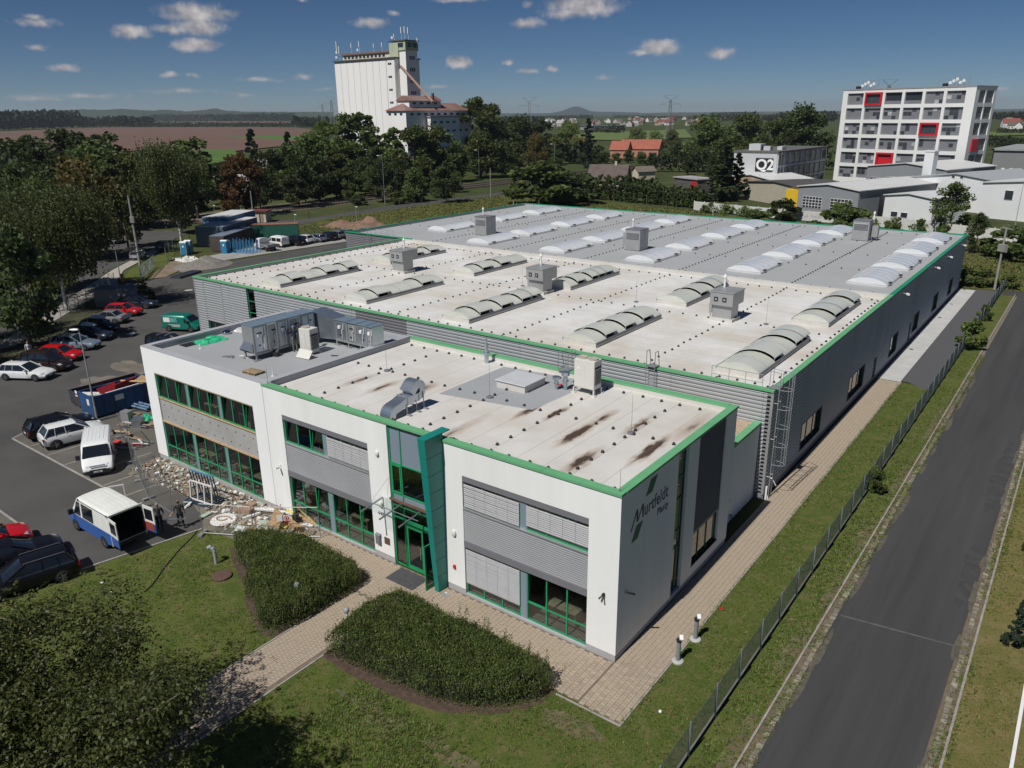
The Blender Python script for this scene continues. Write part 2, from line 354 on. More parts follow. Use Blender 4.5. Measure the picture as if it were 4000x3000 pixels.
# paved parking bays
bay = M('grey_bay_paving', (.1, .094, .083), .9, .22, .5, .3, 30, col2=(.13, .118, .1), mixs=.5)
sheet('parking_bays', [(-49.1, -4.75), (-31.4, -4.75), (-29.5, -4.4), (-28.5, -.1), (-36.9, -.1), (-37.5, 5), (-46.5, 5), (-47.2, -.5), (-51.5, .2)], .006, bay)
sheet('parking_bays', [(-60, -9.9), (-34, -10.2), (-27.0, -12.3), (-32, -36), (-60, -36)], .006, bay)
sheet('dusty_yard', blob((-53.5, 5.8), 6.0, 3.6, 1.7), .008, sand)
sheet('dusty_yard', blob((-58.5, 9.5), 3.2, 1.5, 4.2), .0085, sand)
sheet('rubble_ground', [(-37, -.05), (-36, -2.8), (-30, -2.2), (-26.5, -3.2), (-25.2, -4.0), (-22.5, -3.6), (-18.9, -.9), (-18.2, -.05)], .01, sand)
sheet('planting_soil', [(-10.7, -7.3), (-9, -7.4), (-6.3, -7.2), (-4.2, -6.75), (-2.4, -5.6), (-1.2, -4.1), (-1.1, -2.9), (-10.5, -2.9)], .006, M('dark_mulch', (.075, .05, .035), .95, .4, 4, .6, 30))
sheet('planting_soil', [(-22.2, -4.3), (-20.4, -5.2), (-18, -6.2), (-17, -6.9), (-14.4, -8.0), (-13.5, -7.8), (-13.4, -1.8), (-18.6, -1.7)], .006, MATS['dark_mulch'])
def kerbline(name, label, pts, h=.1, w=.11, seg=1.0, mat=None):
 mb = MB()
 for a, b in zip(pts, pts[1:]):
  a = Vector((*a, 0)); b = Vector((*b, 0)); n = max(1, int((b-a).length/seg))
  for i in range(n):
   p = a.lerp(b, i/n); q = a.lerp(b, (i+1)/n-.012/ max(.1, (b-a).length)*n*.5 if False else (i+.985)/n)
   mb.bar(p+Vector((0, 0, h/2-.05)), q+Vector((0, 0, h/2-.05)), w, h+.1)
 return tag(mb.build(name, mat or conc_d), label, 'kerb')
kerbline('kerb_line', 'pale concrete kerb between the front lawn and the car park', [(-28.5, -19), (-27.05, -12.5), (-25.2, -4.05)], .06)
kerbline('kerb_line', 'flush concrete kerb along the parking bays with the white van', [(-51.4, .3), (-49.1, -4.75), (-31.4, -4.75), (-29.4, -4.4)], .015, .14)
kerbline('kerb_line', 'flush concrete kerb of the bays by the red car', [(-60, -9.85), (-34, -10.15), (-27.0, -12.3)], .015, .14)
lm = M('worn_bay_line', (.3, .28, .24), .9, .25, 4)
def bayline(p, q):
 o = MB().add([(p[0]-.05, p[1], .01), (p[0]+.05, p[1], .01), (q[0]+.05, q[1], .01), (q[0]-.05, q[1], .01)], [(0, 1, 2, 3)]).build('bay_line', lm); struct(o)
for x in (-46.4, -43.7, -41, -38.3, -35.6, -33.0): bayline((x, -4.6), (x+.3, .0))
for x in (-34.5, -31.9, -29.3): bayline((x, -10.3), (x-.3, -15))
# street beyond, its pavement and the back road
sheet('street', [(-79, 2), (-83.5, 10.2), (-110, 33.3), (-124.8, 48.9), (-140, 67), (-152, 58), (-140, 42), (-118, 24), (-98, 8), (-88, -6)], -.02, asph)
walk = M('pavement_slabs', (.36, .33, .29), .9, .15, 1.2)
sheet('pavement', [(-76.5, 3.8), (-80, 7), (-84.2, 10.8), (-110, 34), (-124.8, 49.4), (-123, 50.2), (-108.4, 35.0), (-100.3, 29.5), (-99, 29.2), (-98.4, 28.2), (-82.5, 12.4), (-76, 6)], .05, walk, t=.1)
sheet('grass_patch', [(-107.5, 35.5), (-99.6, 30.0), (-97.9, 31.7), (-98.6, 33.2), (-110, 44), (-116, 48), (-122, 50.5)], .03, g_lawn)
sheet('earth_patch', [(-98.2, 33.6), (-97.9, 36), (-101.5, 41), (-110, 48.5), (-113.8, 45)], .02, earth)
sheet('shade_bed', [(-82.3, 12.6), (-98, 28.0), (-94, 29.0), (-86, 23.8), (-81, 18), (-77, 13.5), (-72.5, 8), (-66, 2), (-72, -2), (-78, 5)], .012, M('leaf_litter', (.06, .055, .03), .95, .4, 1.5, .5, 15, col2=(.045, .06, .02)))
sheet('back_road', [(-135.2, 90), (-137.5, 120), (-135.2, 165), (-133, 200), (-125, 230), (-118, 232), (-127, 200), (-129.5, 165), (-131.0, 130), (-131.5, 95), (-126, 80), (-140, 67), (-150, 80)], -.015, asph)
sheet('back_road', [(-127.5, 186), (-90, 190), (-60, 208), (-60, 216), (-92, 198), (-128, 195)], -.012, asph)
sheet('yard_paving', [(-108.8, 49.6), (-102.8, 49.2), (-100.9, 74.5), (-108, 79), (-112, 72)], .01, M('pale_yard_paving', (.3, .29, .27), .9, .15, .6))
# railway
bal = M('ballast', (.15, .12, .095), .95, .35, .8, .5, 4)
sheet('railway_bed', [(-166, 60), (-167, 140), (-163, 200), (-158, 260), (-150, 330), (-144, 330), (-150, 260), (-151, 200), (-151, 140), (-150, 60)], .0, bal)
rst = M('rail_steel', (.22, .19, .17), .45, .2, 1, metal=.7)
for k, off in enumerate((-162, -157.2, -152.6)):
 t = thing('railway_track', ('farthest', 'middle', 'nearest')[k]+' of the three railway tracks crossing below the white silo', 'railway track', (off, 100, 0), group='railway tracks')
 sl_ = MB(); cx = lambda y: (4.0 if y < 200 else 4.0)*max(0, (y-140))/100.0
 for y in range(100, 300):
  sl_.cbox((cx(y)+0, y-100, .06), (2.4, .26, .12))
 o = sl_.build('sleepers', M('sleeper', (.1, .085, .07), .9, .3, 2), t); o['kind'] = 'stuff'
 for s_ in (-.72, .72):
  rb = MB()
  for y in range(100, 300, 10): rb.bar((cx(y)+s_, y-100, .2), (cx(y+10)+s_, y-90, .2), .08, .16)
  rb.build('rail', rst, t)
# fields and far country, by the edges the photograph shows
fieldm = M('ploughed_field', (.125, .07, .052), .95, .12, .02, col2=(.15, .088, .064), mixs=.5, stretch=(1, .25, 1))
sheet('ploughed_field', [Kp(*q) for q in ((-400, 985), (0, 1005), (500, 1010), (900, 1010), (1560, 1010), (2120, 948), (2120, 868), (1960, 850), (1500, 845), (830, 846), (430, 857), (0, 877), (-400, 895))], -.045, fieldm)
sheet('ploughed_field', [Kp(*q) for q in ((1060, 812), (1400, 816), (1960, 826), (1960, 812), (1400, 803), (1060, 806))], -.04, fieldm)
gf = M('green_field', (.07, .13, .022), .9, .15, .03)
sheet('green_field', [Kp(*q) for q in ((1480, 912), (1700, 906), (2100, 903), (2150, 942), (1760, 926), (1500, 913))], -.04, gf)
sheet('green_field', [Kp(*q) for q in ((640, 1070), (870, 1008), (1100, 1000), (1560, 998), (1600, 1070), (1300, 1110))], -.04, gf)
gf2 = M('pale_green_field', (.1, .14, .035), .9, .15, .02)
sheet('green_field', [Qp(*q) for q in ((-220, 448), (20, 436), (380, 424), (420, 470), (60, 486), (-180, 480))], -.04, gf2)
sheet('green_field', [Qp(*q) for q in ((2020, 440), (2250, 428), (2250, 455), (2020, 462))], -.04, gf2)
# pavers: interlocking blocks, joints recessed
pav = M('beige_pavers', (.33, .265, .2), .88, .14, 6, .25, 60, col2=(.38, .315, .24), mixs=.6, objvar=.1)
sheet('paving_bed', [(1.95, -3.08), (1.95, 47.05), (0.0, 47.05), (0.0, 0.0), (-23.0, 0), (-19, -1.7), (-13.4, -1.7), (-13.4, -22), (-10.75, -22), (-10.75, -2.9), (-1.1, -2.95)], .008, M('joint_sand', (.16, .13, .095), .95, .2, 5))
def paver_mesh():
 a, b, c = .118, .074, .013     # I-shaped block: long axis across the rows
 pts = [(-a, -b-c), (-a*.55, -b-c), (-a*.3, -b), (a*.3, -b), (a*.55, -b-c), (a, -b-c), (a, b+c), (a*.55, b+c), (a*.3, b), (-a*.3, b), (-a*.55, b+c), (-a, b+c)]
 pts = [(x*.965, y*.955) for x, y in pts]
 mb = MB(); n = 12
 top = [(x*.95, y*.94, .03) for x, y in pts]; mid = [(x, y, .024) for x, y in pts]; bot = [(x, y, .004) for x, y in pts]
 mb.add(top+mid+bot, [tuple(range(n))]+[(n+i, n+(i+1) % n, (i+1) % n, i) for i in range(n)]+[(2*n+i, 2*n+(i+1) % n, n+(i+1) % n, n+i) for i in range(n)])
 return mb
for o_ in bpy.data.objects:
 if o_.name.split('.')[0] in ('ploughed_field', 'green_field', 'stubble_field'): o_.location.z = .7
pm = paver_mesh(); pme = pm.mesh('paver', pav)
areas = [(0.03, 1.93, -3.05, 46.9), (-9.6, 0.03, -3.0, -.04), (-13.36, -10.79, -21.5, -3.0), (-22.5, -9.6, -3.0, -.04)]
spots = []
for (x0, x1, y0, y1) in areas:
 sy = .178; sx = .2385
 for j in range(int((y1-y0)/sy)):
  for i in range(int((x1-x0)/sx)+1):
   x = x0+.12+i*sx; y = y0+.1+j*sy + (sy*.5 if i % 2 else 0)
   if x > x1-.1 or y > y1-.05: continue
   if y0 == -3.0 and x < -19.0:
    if y < -1.6-(x+19)*-.0 : continue
   if x0 == -22.5 and y < -1.65 and x < -13.36: continue
   spots.append((x, y))
spots.sort(key=lambda q: (Vector((q[0], q[1], 0))-CAM).length - (6 if q[0] > -3 and q[1] > -3.2 else 0))
pv = struct(link('paving', MB().box(1.95, 2.03, -3.08, 47.05, -.05, .028).box(-13.47, -13.39, -21.5, -1.8, -.05, .03).box(-10.76, -10.68, -21.5, -7.2, -.05, .03).box(-1.0, 2.03, -3.17, -3.09, -.05, .03).mesh('paving', conc_d)))
for x, y in spots[:300]: link('paver', pme, pv, (x, y, R.uniform(-.003, .003)), R.uniform(-.01, .01))
mb = MB(); V0, F0 = pm.v, pm.f
for x, y in spots[300:]:
 z = R.uniform(-.003, .003); o_ = len(mb.v)
 mb.v += [(a+x, b+y, c+z) for a, b, c in V0]; mb.f += [tuple(i+o_ for i in f) for f in F0]
mb.m = [0]*len(mb.f)
o = mb.build('far_pavers', pav, pv); o['kind'] = 'stuff'
# ================================================================== the office building at the front
white = M('white_render', (.79, .79, .775), .85, .03, .5, .12, 90, col2=(.71, .7, .67), mixs=.3, stretch=(2, 2, .16))
white2 = M('brighter_lit_render', (.8, .8, .79), .85, .02, .4, .1, 90)  # whiter left-wing tint stands in for brighter light on its slight angle
plinthm = M('grey_plinth', (.36, .36, .37), .85, .08, 2, .1, 60)
green_old = M('faded_green_metal', (.12, .36, .17), .5, .1, .8, col2=(.155, .4, .2), mixs=.6, spec=.4)
green_new = M('green_metal', (.02, .25, .125), .45, .08, .8, spec=.45)
green_fr = M('green_frame', (.018, .26, .105), .4, .1, 2, spec=.5)
teal = M('teal_panel', (.008, .2, .165), .45, .05, .7, spec=.45)
greym = M('grey_sheet', (.17, .17, .185), .55, .06, 1, spec=.4)
alu = M('ribbed_aluminium', (.5, .51, .53), .42, .06, .6, metal=.55, spec=.5)
alu_r = M('silver_sheet', (.52, .53, .55), .38, .06, 1, metal=.6)
dkgrey = M('dark_interior', (.06, .06, .062), .9, .3, 1)
gl = glassmat('window_glass', (.5, .57, .55), .1)
gl_d = glassmat('dark_glass', (.3, .36, .36), .14)
bluegrey = M('blue_grey_panel', (.2, .25, .3), .4, .06, .5, spec=.5)
memb_o = M('old_roof_membrane', (.62, .61, .59), .8, .07, .5, .1, 40, col2=(.46, .405, .34), mixs=.55)
memb_n = M('grey_roof_membrane', (.33, .345, .36), .75, .06, .35, .08, 50, col2=(.3, .305, .31), mixs=.7)
memb_par = M('parapet_membrane', (.35, .36, .38), .75, .05, .6)
OB = thing('office_building', 'two-storey white office building with green roof edging and a teal entrance fin', 'building')
def wall_cells(u0, u1, z0, z1, ops):
 us = sorted({u0, u1, *[o[0] for o in ops], *[o[1] for o in ops]}); out = []
 for a, b in zip(us, us[1:]):
  holes = sorted((o[2], o[3]) for o in ops if o[0] <= a+1e-6 and o[1] >= b-1e-6); z = z0
  for h0, h1 in holes:
   if h0 > z+1e-6: out.append((a, b, z, h0))
   z = max(z, h1)
  if z < z1-1e-6: out.append((a, b, z, z1))
 return out
def wall(name, T, u0, u1, z0, z1, ops, t, mat, parent):
 mb = MB(T)
 for a, b, c, d in wall_cells(u0, u1, z0, z1, ops): mb.box(a, b, -t, 0, c, d)
 return mb.build(name, mat, parent)
def ribs(name, T, u0, u1, z0, z1, mat, parent, per=.25, dep=.035, n0=0.0, inv=False):
 """trapezoidal cladding, ribs running along u"""
 mb = MB(T); z = z0; prof = []
 while z < z1-1e-4:
  for f, d in ((0, 0), (.12, 1), (.58, 1), (.72, 0)):
   zz = z+f*per
   if zz <= z1: prof.append((zz, n0+(d*dep)))
  z += per
 prof.append((z1, n0))
 vs = []; fs = []
 for zz, n in prof: vs += [(u0, n, zz), (u1, n, zz)]
 for i in range(len(prof)-1): fs.append((2*i, 2*i+1, 2*i+3, 2*i+2))
 k = len(vs); vs += [(u0, n0-.02, z0), (u1, n0-.02, z0), (u0, n0-.02, z1), (u1, n0-.02, z1)]
 fs += [(k, k+1, 1, 0), (k+2, 2*len(prof)-2, 2*len(prof)-1, k+3)]
 mb.add(vs, fs); return mb.build(name, mat, parent)
def window(T, u0, u1, z0, z1, cols, rows, parent, rec=.12, fw=.07, mat=None, glass=None, opens=(), pane=True):
 """frame with bars, panes as sub-parts; cols, rows are inner bar positions 0..1"""
 mat = mat or green_fr; glass = glass or gl
 mb = MB(T); n0, n1 = -rec-.07, -rec
 us = [u0]+[u0+(u1-u0)*c for c in cols]+[u1]; zs = [z0]+[z0+(z1-z0)*r for r in rows]+[z1]
 for i, u in enumerate(us):
  w = fw if i in (0, len(us)-1) else fw*.5
  a = u if i == 0 else u-w; b = u if i == len(us)-1 else u+w
  if i == 0: b = u+fw
  if i == len(us)-1: a = u-fw
  mb.box(a, b, n0, n1, z0, z1)
 for j, z in enumerate(zs):
  a, b = (z, z+fw) if j == 0 else ((z-fw, z) if j == len(zs)-1 else (z-fw*.5, z+fw*.5))
  for ua, ub in zip(us, us[1:]): mb.box(ua+fw*.5 if ua != u0 else ua+fw, ub-fw*.5 if ub != u1 else ub-fw, n0+.004, n1-.004, a, b)
 f = mb.build('window', mat, parent)
 if pane:
  for i, (ua, ub) in enumerate(zip(us, us[1:])):
   for j, (za, zb) in enumerate(zip(zs, zs[1:])):
    p = MB(T)
    if (i, j) in opens:       # a sash tilted inwards
     dz = .16; h = fw*.7
     p.add([(ua+h, n0+.03, za+h), (ub-h, n0+.03, za+h), (ub-h, n0-dz, zb-h), (ua+h, n0-dz, zb-h)], [(0, 1, 2, 3)])
     q = MB(T)
     for (A, B) in (((ua+h, n0+.03, za+h), (ub-h, n0+.03, za+h)), ((ua+h, n0-dz, zb-h), (ub-h, n0-dz, zb-h)), ((ua+h, n0+.03, za+h), (ua+h, n0-dz, zb-h)), ((ub-h, n0+.03, za+h), (ub-h, n0-dz, zb-h))): q.bar(A, B, .05, .05)
     q.build('sash', mat, f)
    else: p.add([(ua, (n0+n1)/2, za), (ub, (n0+n1)/2, za), (ub, (n0+n1)/2, zb), (ua, (n0+n1)/2, zb)], [(0, 1, 2, 3)])
    p.build('pane', glass, f)
 return f
slatm = M('blind_slat', (.38, .38, .385), .5, .05, 2, metal=.1)
def blind(T, u0, u1, zt, zb, parent, rec=.03, pitch=.1):
 mb = MB(T)
 for u in (u0+.01, u1-.02): mb.box(u, u+.012, -rec-.075, -rec-.05, zb-.05, zt)
 for k in range(1, 5):
  u = u0+(u1-u0)*k/5; mb.box(u-.004, u+.004, -rec+.0, -rec+.004, zb, zt)
 mb.box(u0, u1, -rec-.07, -rec-.01, zb-.05, zb-.015)
 b = mb.build('blind', alu_r, parent)
 s = MB(T).add([(u0, -rec-.062, .022), (u1, -rec-.062, .022), (u1, -rec-.04, .03), (u0, -rec-.04, .03), (u0, -rec-.003, -.032), (u1, -rec-.003, -.032)], [(0, 1, 2, 3), (3, 2, 5, 4)])
 me = s.mesh('slat', slatm)
 n = int((zt-zb)/pitch)
 for k in range(n): link('slat', me, b, (0, 0, zb+.03+k*pitch), rot=(R.uniform(-.01, .01), R.uniform(-.002, .002), 0))
T0 = FY(0.0); H = 8.2
bays = [(-35.55, -24.7), (-22.0, -14.95), (-8.5, -1.5)]
# --- front walls
wall('front_wall', T0, -23.55, 0, .35, 8.08, [(-22.0, -14.95, 0, 6.62), (-13.45, -10.05, 0, 8.2), (-8.5, -1.5, 0, 6.62)], .3, white, OB)
wall('front_wall', FY(-.03), -36.8, -23.55, .35, 8.16, [(-35.55, -24.7, 0, 6.55)], .33, white2, OB)
mb = MB()
for a, b in ((-36.75, -35.55), (-24.7, -22.0), (-14.95, -13.45), (-10.05, -8.5), (-1.5, -.02)): mb.box(a, b, .02, .3, -.1, .35)
mb.box(-.32, -.02, .3, 12.25, -.1, .35); mb.each('plinth', plinthm, OB)
# --- right side wall
wall('side_wall', FX(0.0), .3, 12.31, .35, 8.08, [(5.35, 6.45, 0, 8.2), (7.65, 10.9, .9, 8.2)], .3, white, OB)
wall('left_side_wall', FX(-36.5), .3, 12.0, 0, 8.16, [], .3, white2, OB)
MB().box(-36.8, -.3, 12.0, 12.3, 0, 8.08).build('back_wall', white, OB)
# --- roofs, parapets, copings
stain_src = [(-5.27, 5.0, .28, 1.5, 1), (-1.45, 5.35, .26, 1.6, 1), (-3.4, 2.4, .3, 1.3, .75), (-5.25, 7.4, .2, 1.0, .55), (-3.35, 7.8, .2, 1.3, .55), (-20.1, 4.3, .25, .9, .5), (-18.1, 4.2, .25, .9, .55), (-16, 5.5, .35, .8, .5), (-9.0, 6.3, .22, 1.2, .85), (-7.6, 6.6, .2, .9, .8), (-10.3, 1.3, .2, 1.6, .35), (-1.0, 9, .25, 1.2, .35)]
def stained(name, base, spots):
 """roof foil with weld seams every metre and the rusty puddle marks"""
 m = base.copy(); m.name = name; MATS[name] = m
 nt = m.node_tree; N = nt.nodes; L = nt.links; b = N['Principled BSDF']
 col = b.inputs['Base Color'].links[0].from_socket
 g = N.new('ShaderNodeNewGeometry'); nzv = N.new('ShaderNodeTexNoise'); nzv.inputs['Scale'].default_value = 2.2; nzv.inputs['Detail'].default_value = 6
 mp = N.new('ShaderNodeMapping'); mp.inputs['Scale'].default_value = (2.2, .7, 1); L.new(g.outputs['Position'], mp.inputs[0]); L.new(mp.outputs[0], nzv.inputs['Vector'])
 w = N.new('ShaderNodeVectorMath'); w.operation = 'MULTIPLY_ADD'; L.new(nzv.outputs['Color'], w.inputs[0]); w.inputs[1].default_value = (.5, .9, 0); L.new(g.outputs['Position'], w.inputs[2])
 acc = None
 for (x, y, a, l, k) in spots:
  s = N.new('ShaderNodeVectorMath'); s.operation = 'SUBTRACT'; L.new(w.outputs[0], s.inputs[0]); s.inputs[1].default_value = (x+.25, y+.45, 7.85)
  q = N.new('ShaderNodeVectorMath'); q.operation = 'MULTIPLY'; L.new(s.outputs[0], q.inputs[0]); q.inputs[1].default_value = (1/a, 1/l, 0)
  ln = N.new('ShaderNodeVectorMath'); ln.operation = 'LENGTH'; L.new(q.outputs[0], ln.inputs[0])
  v = N.new('ShaderNodeMath'); v.operation = 'MULTIPLY_ADD'; L.new(ln.outputs['Value'], v.inputs[0]); v.inputs[1].default_value = -k; v.inputs[2].default_value = k*1.25
  if acc is None: acc = v.outputs[0]
  else:
   mm = N.new('ShaderNodeMath'); mm.operation = 'MAXIMUM'; L.new(acc, mm.inputs[0]); L.new(v.outputs[0], mm.inputs[1]); acc = mm.outputs[0]
 def mix(f, A, B):
  x = N.new('ShaderNodeMix'); x.data_type = 'RGBA'; L.new(f, x.inputs['Factor']); L.new(A, x.inputs['A']); x.inputs['B'].default_value = (*B, 1); return x.outputs['Result']
 def rng(v, a, c, t0=0, t1=1):
  x = N.new('ShaderNodeMapRange'); x.clamp = True; L.new(v, x.inputs[0]); x.inputs[1].default_value = a; x.inputs[2].default_value = c; x.inputs[3].default_value = t0; x.inputs[4].default_value = t1; return x.outputs[0]
 if acc:
  col = mix(rng(acc, -.35, .35, 0, .7), col, (.3, .22, .155)); col = mix(rng(acc, .2, .55, 0, .95), col, (.05, .027, .018))
 # seams
 sp = N.new('ShaderNodeSeparateXYZ'); L.new(g.outputs['Position'], sp.inputs[0])
 fr = N.new('ShaderNodeMath'); fr.operation = 'PINGPONG'; L.new(sp.outputs[0 if spots else 1], fr.inputs[0]); fr.inputs[1].default_value = .75
 col = mix(rng(fr.outputs[0], .04, .0, 0, .42), col, (.2, .18, .15))
 L.new(col, b.inputs['Base Color']); return m
memb_s = stained('stained_roof_membrane', memb_o, stain_src)
MB().box(-23.3, -.3, .3, 12.0, 7.65, 7.85).build('roof', memb_s, OB)
MB().box(-36.3, -23.9, .3, 11.7, 7.6, 7.8).build('roof', memb_n, OB)
ppm = M('white_parapet', (.58, .565, .53), .8, .08, .6, col2=(.5, .46, .4))
MB().box(-23.3, -.3, 11.96, 12.0, 7.85, 8.1).box(-.34, -.3, .3, 12, 7.85, 8.1).box(-23.3, -.3, .3, .34, 7.85, 8.1).build('parapet_lining', ppm, OB)
cp = MB()
for k in range(12): cp.box(-23.6+k*1.97+.004, -23.6+(k+1)*1.97-.004, -.06, .36, 8.08, 8.2)
for k in range(6): cp.box(-.36, .06, .36+k*1.995+.004, .36+(k+1)*1.995-.004, 8.083, 8.203)
for k in range(12): cp.box(-23.3+k*1.91+.004, -23.3+(k+1)*1.91-.004, 11.95, 12.36, 8.08, 8.2)
cp.build('coping', green_old, OB)
pp = MB().box(-36.82, -23.2, -.02, .45, 8.14, 8.22).box(-36.82, -36.32, .45, 12.05, 8.14, 8.22).box(-23.9, -23.35, .45, 12.05, 7.85, 8.24).box(-36.32, -23.9, 11.6, 12.05, 8.14, 8.22)
pp.build('coping', memb_par, OB)
MB().box(-36.32, -36.28, .45, 11.6, 7.8, 8.14).box(-36.28, -23.9, 11.56, 11.6, 7.8, 8.14).box(-36.28, -23.9, .45, .49, 7.8, 8.14).build('parapet_lining', memb_par, OB)
# --- window bays
for (a, b) in bays[1:]:
 bx = MB(T0).box(a, b, -.16, -.01, 6.32, 6.62).box(a, b, -.16, .02, 2.78, 3.12).build('lintel', greym, OB)
 MB(T0).box(a, b, -.2, .03, 4.86, 4.9).build('sill', alu_r, OB)
 MB(T0).box(a, b, -.3, -.06, 3.12, 4.86).build('spandrel', greym, OB)
 ribs('spandrel_cladding', T0, a+.01, b-.01, 3.12, 4.86, alu, OB, .109, .032, -.05)
 MB(T0).box(a, b, -.3, -.0, -.05, .12).build('threshold', plinthm, OB)
 m = (a+b)/2
 for (z0, z1) in ((4.9, 6.32), (.12, 2.78)): MB(T0).box(m-.17, m+.17, -.2, -.11, z0, z1).build('centre_panel', bluegrey, OB)
th = (1/3, 2/3)
a, b = bays[1]; m = (a+b)/2
window(T0, a, m-.17, 4.9, 6.32, th, (), OB, opens=((0, 0), (2, 0)))
window(T0, m+.17, b, 4.9, 6.32, th, (), OB); blind(T0, m+.2, b-.03, 6.3, 5.0, OB)
window(T0, a, m-.17, .12, 2.78, th, (.36,), OB, opens=((0, 1), (2, 1)))
window(T0, m+.17, b, .12, 2.78, th, (.36,), OB, opens=((0, 1), (2, 1)))
a, b = bays[2]; m = (a+b)/2
window(T0, a, m-.17, 4.9, 6.32, th, (), OB); blind(T0, a+.03, m-.2, 6.3, 5.02, OB)
window(T0, m+.17, b, 4.9, 6.32, th, (.25,), OB); blind(T0, m+.2, b-.03, 6.3, 5.2, OB)
window(T0, a, m-.17, .12, 2.78, th, (.36,), OB); blind(T0, a+.03, m-.2, 2.76, .78, OB)
window(T0, m+.17, b, .12, 2.78, th, (.36,), OB, opens=((0, 1),))
# left wing: bare concrete between two ribbon windows
a, b = bays[0]; w3 = (b-a)/3
TL = FY(-.03)
cb_ = M('bare_concrete_blocks', (.36, .355, .34), .9, .12, 1.2, .25, 40, col2=(.3, .295, .28))
MB(TL).box(a, b, -.35, -.1, 3.1, 4.75).build('spandrel', cb_, OB)
ti = MB(TL)
for k in range(12):
 u = a+.45+k*.9
 ti.box(u, u+.03, -.1, -.07, 4.25, 4.34); ti.box(u+.3, u+.33, -.1, -.07, 3.45, 3.54)
ti.build('wall_ties', dkgrey, OB)
MB(TL).box(a, b, -.14, -.02, 4.74, 4.79).box(a, b, -.16, -.02, 3.02, 3.1).box(a, b, -.1, -.03, 6.47, 6.55).build('raw_timber_strip', M('raw_timber', (.46, .3, .16), .8, .2, 3), OB)
MB(TL).box(a, b, -.33, -.05, -.05, .3).build('threshold', cb_, OB)
for k in range(3):
 u0, u1 = a+k*w3, a+(k+1)*w3
 e0 = 0 if k == 0 else .12; e1 = 0 if k == 2 else .12
 window(TL, u0+e0, u1-e1, 4.8, 6.47, th, (), OB, rec=.1, fw=.08, opens=((0, 0), (2, 0)))
 window(TL, u0+e0, u1-e1, .3, 3.02, th, (.36,), OB, rec=.1, fw=.08)
 if k:
  MB(TL).box(u0-.12, u0+.12, -.19, -.11, 4.8, 6.47).box(u0-.12, u0+.12, -.19, -.11, .3, 3.02).build('centre_panel', bluegrey, OB)
# --- entrance: curtain wall, canopy, door, fin
e0, e1 = -13.45, -10.05; rc = .12
fr = MB(T0)
for u in (e0+.04, e0+.8, e1-.04): fr.box(u-.035, u+.035, -rc-.06, -rc+.02, 0.02, 8.06)
for z in (8.02, 5.95, 4.25, 3.55, 2.85, .05):
 fr.box(e0+.08, e0+.76, -rc-.056, -rc+.016, z-.035, z+.035); fr.box(e0+.84, e1-.08, -rc-.056, -rc+.016, z-.035, z+.035)
cw = fr.build('curtain_wall', green_fr, OB)
for (ua, ub) in ((e0+.04, e0+.8), (e0+.8, e1-.04)):
 for (za, zb, mt, nm) in ((5.95, 8.02, bluegrey, 'panel'), (4.25, 5.95, gl, 'pane'), (3.55, 4.25, bluegrey, 'panel'), (2.85, 3.55, gl_d, 'pane'), (.05, 2.85, gl_d, 'pane')):
  if za == .05 and ua > e0+.5: continue
  MB(T0).box(ua+.02, ub-.02, -rc-.04, -rc-.02, za+.02, zb-.02).build(nm, mt, cw)
window(T0, e0+.1, e0+.76, 4.3, 5.9, (), (), OB, rec=rc-.05, fw=.08, glass=gl_d)
d1, d2 = -12.62, -11.4
def door(u0, u1, ang, hinge_right):
 mb = MB(); w = u1-u0
 mb.box(0, .1, -.03, .03, .05, 2.55).box(w-.1, w, -.03, .03, .05, 2.55).box(.1, w-.1, -.03, .03, 2.43, 2.55).box(.1, w-.1, -.03, .03, .05, .22)
 o = mb.build('door', green_fr, OB)
 MB().box(.1, w-.1, -.008, .008, .22, 2.43).build('pane', gl_d, o)
 MB().tube((w-.16, -.09, .85), (w-.16, -.09, 1.55), .016).tube((w-.16, -.09, .95), (w-.16, 0, .95), .01).tube((w-.16, -.09, 1.45), (w-.16, 0, 1.45), .01).build('handle', alu_r, o)
 if hinge_right: o.location = (u1, .16, 0); o.rotation_euler = (0, 0, math.pi+ang);
 else: o.location = (u0, .16, 0); o.rotation_euler = (0, 0, ang)
door(-12.55, -11.42, 0, False); door(-11.4, -10.3, rad(88), True)
MB(T0).box(-12.66, -12.56, -rc-.06, -rc+.02, .05, 2.8).box(-10.3, -10.1, -rc-.06, -rc+.02, .05, 2.8).box(-12.6, -10.1, -rc-.06, -rc+.02, 2.58, 2.82).build('door_frame', green_fr, OB)
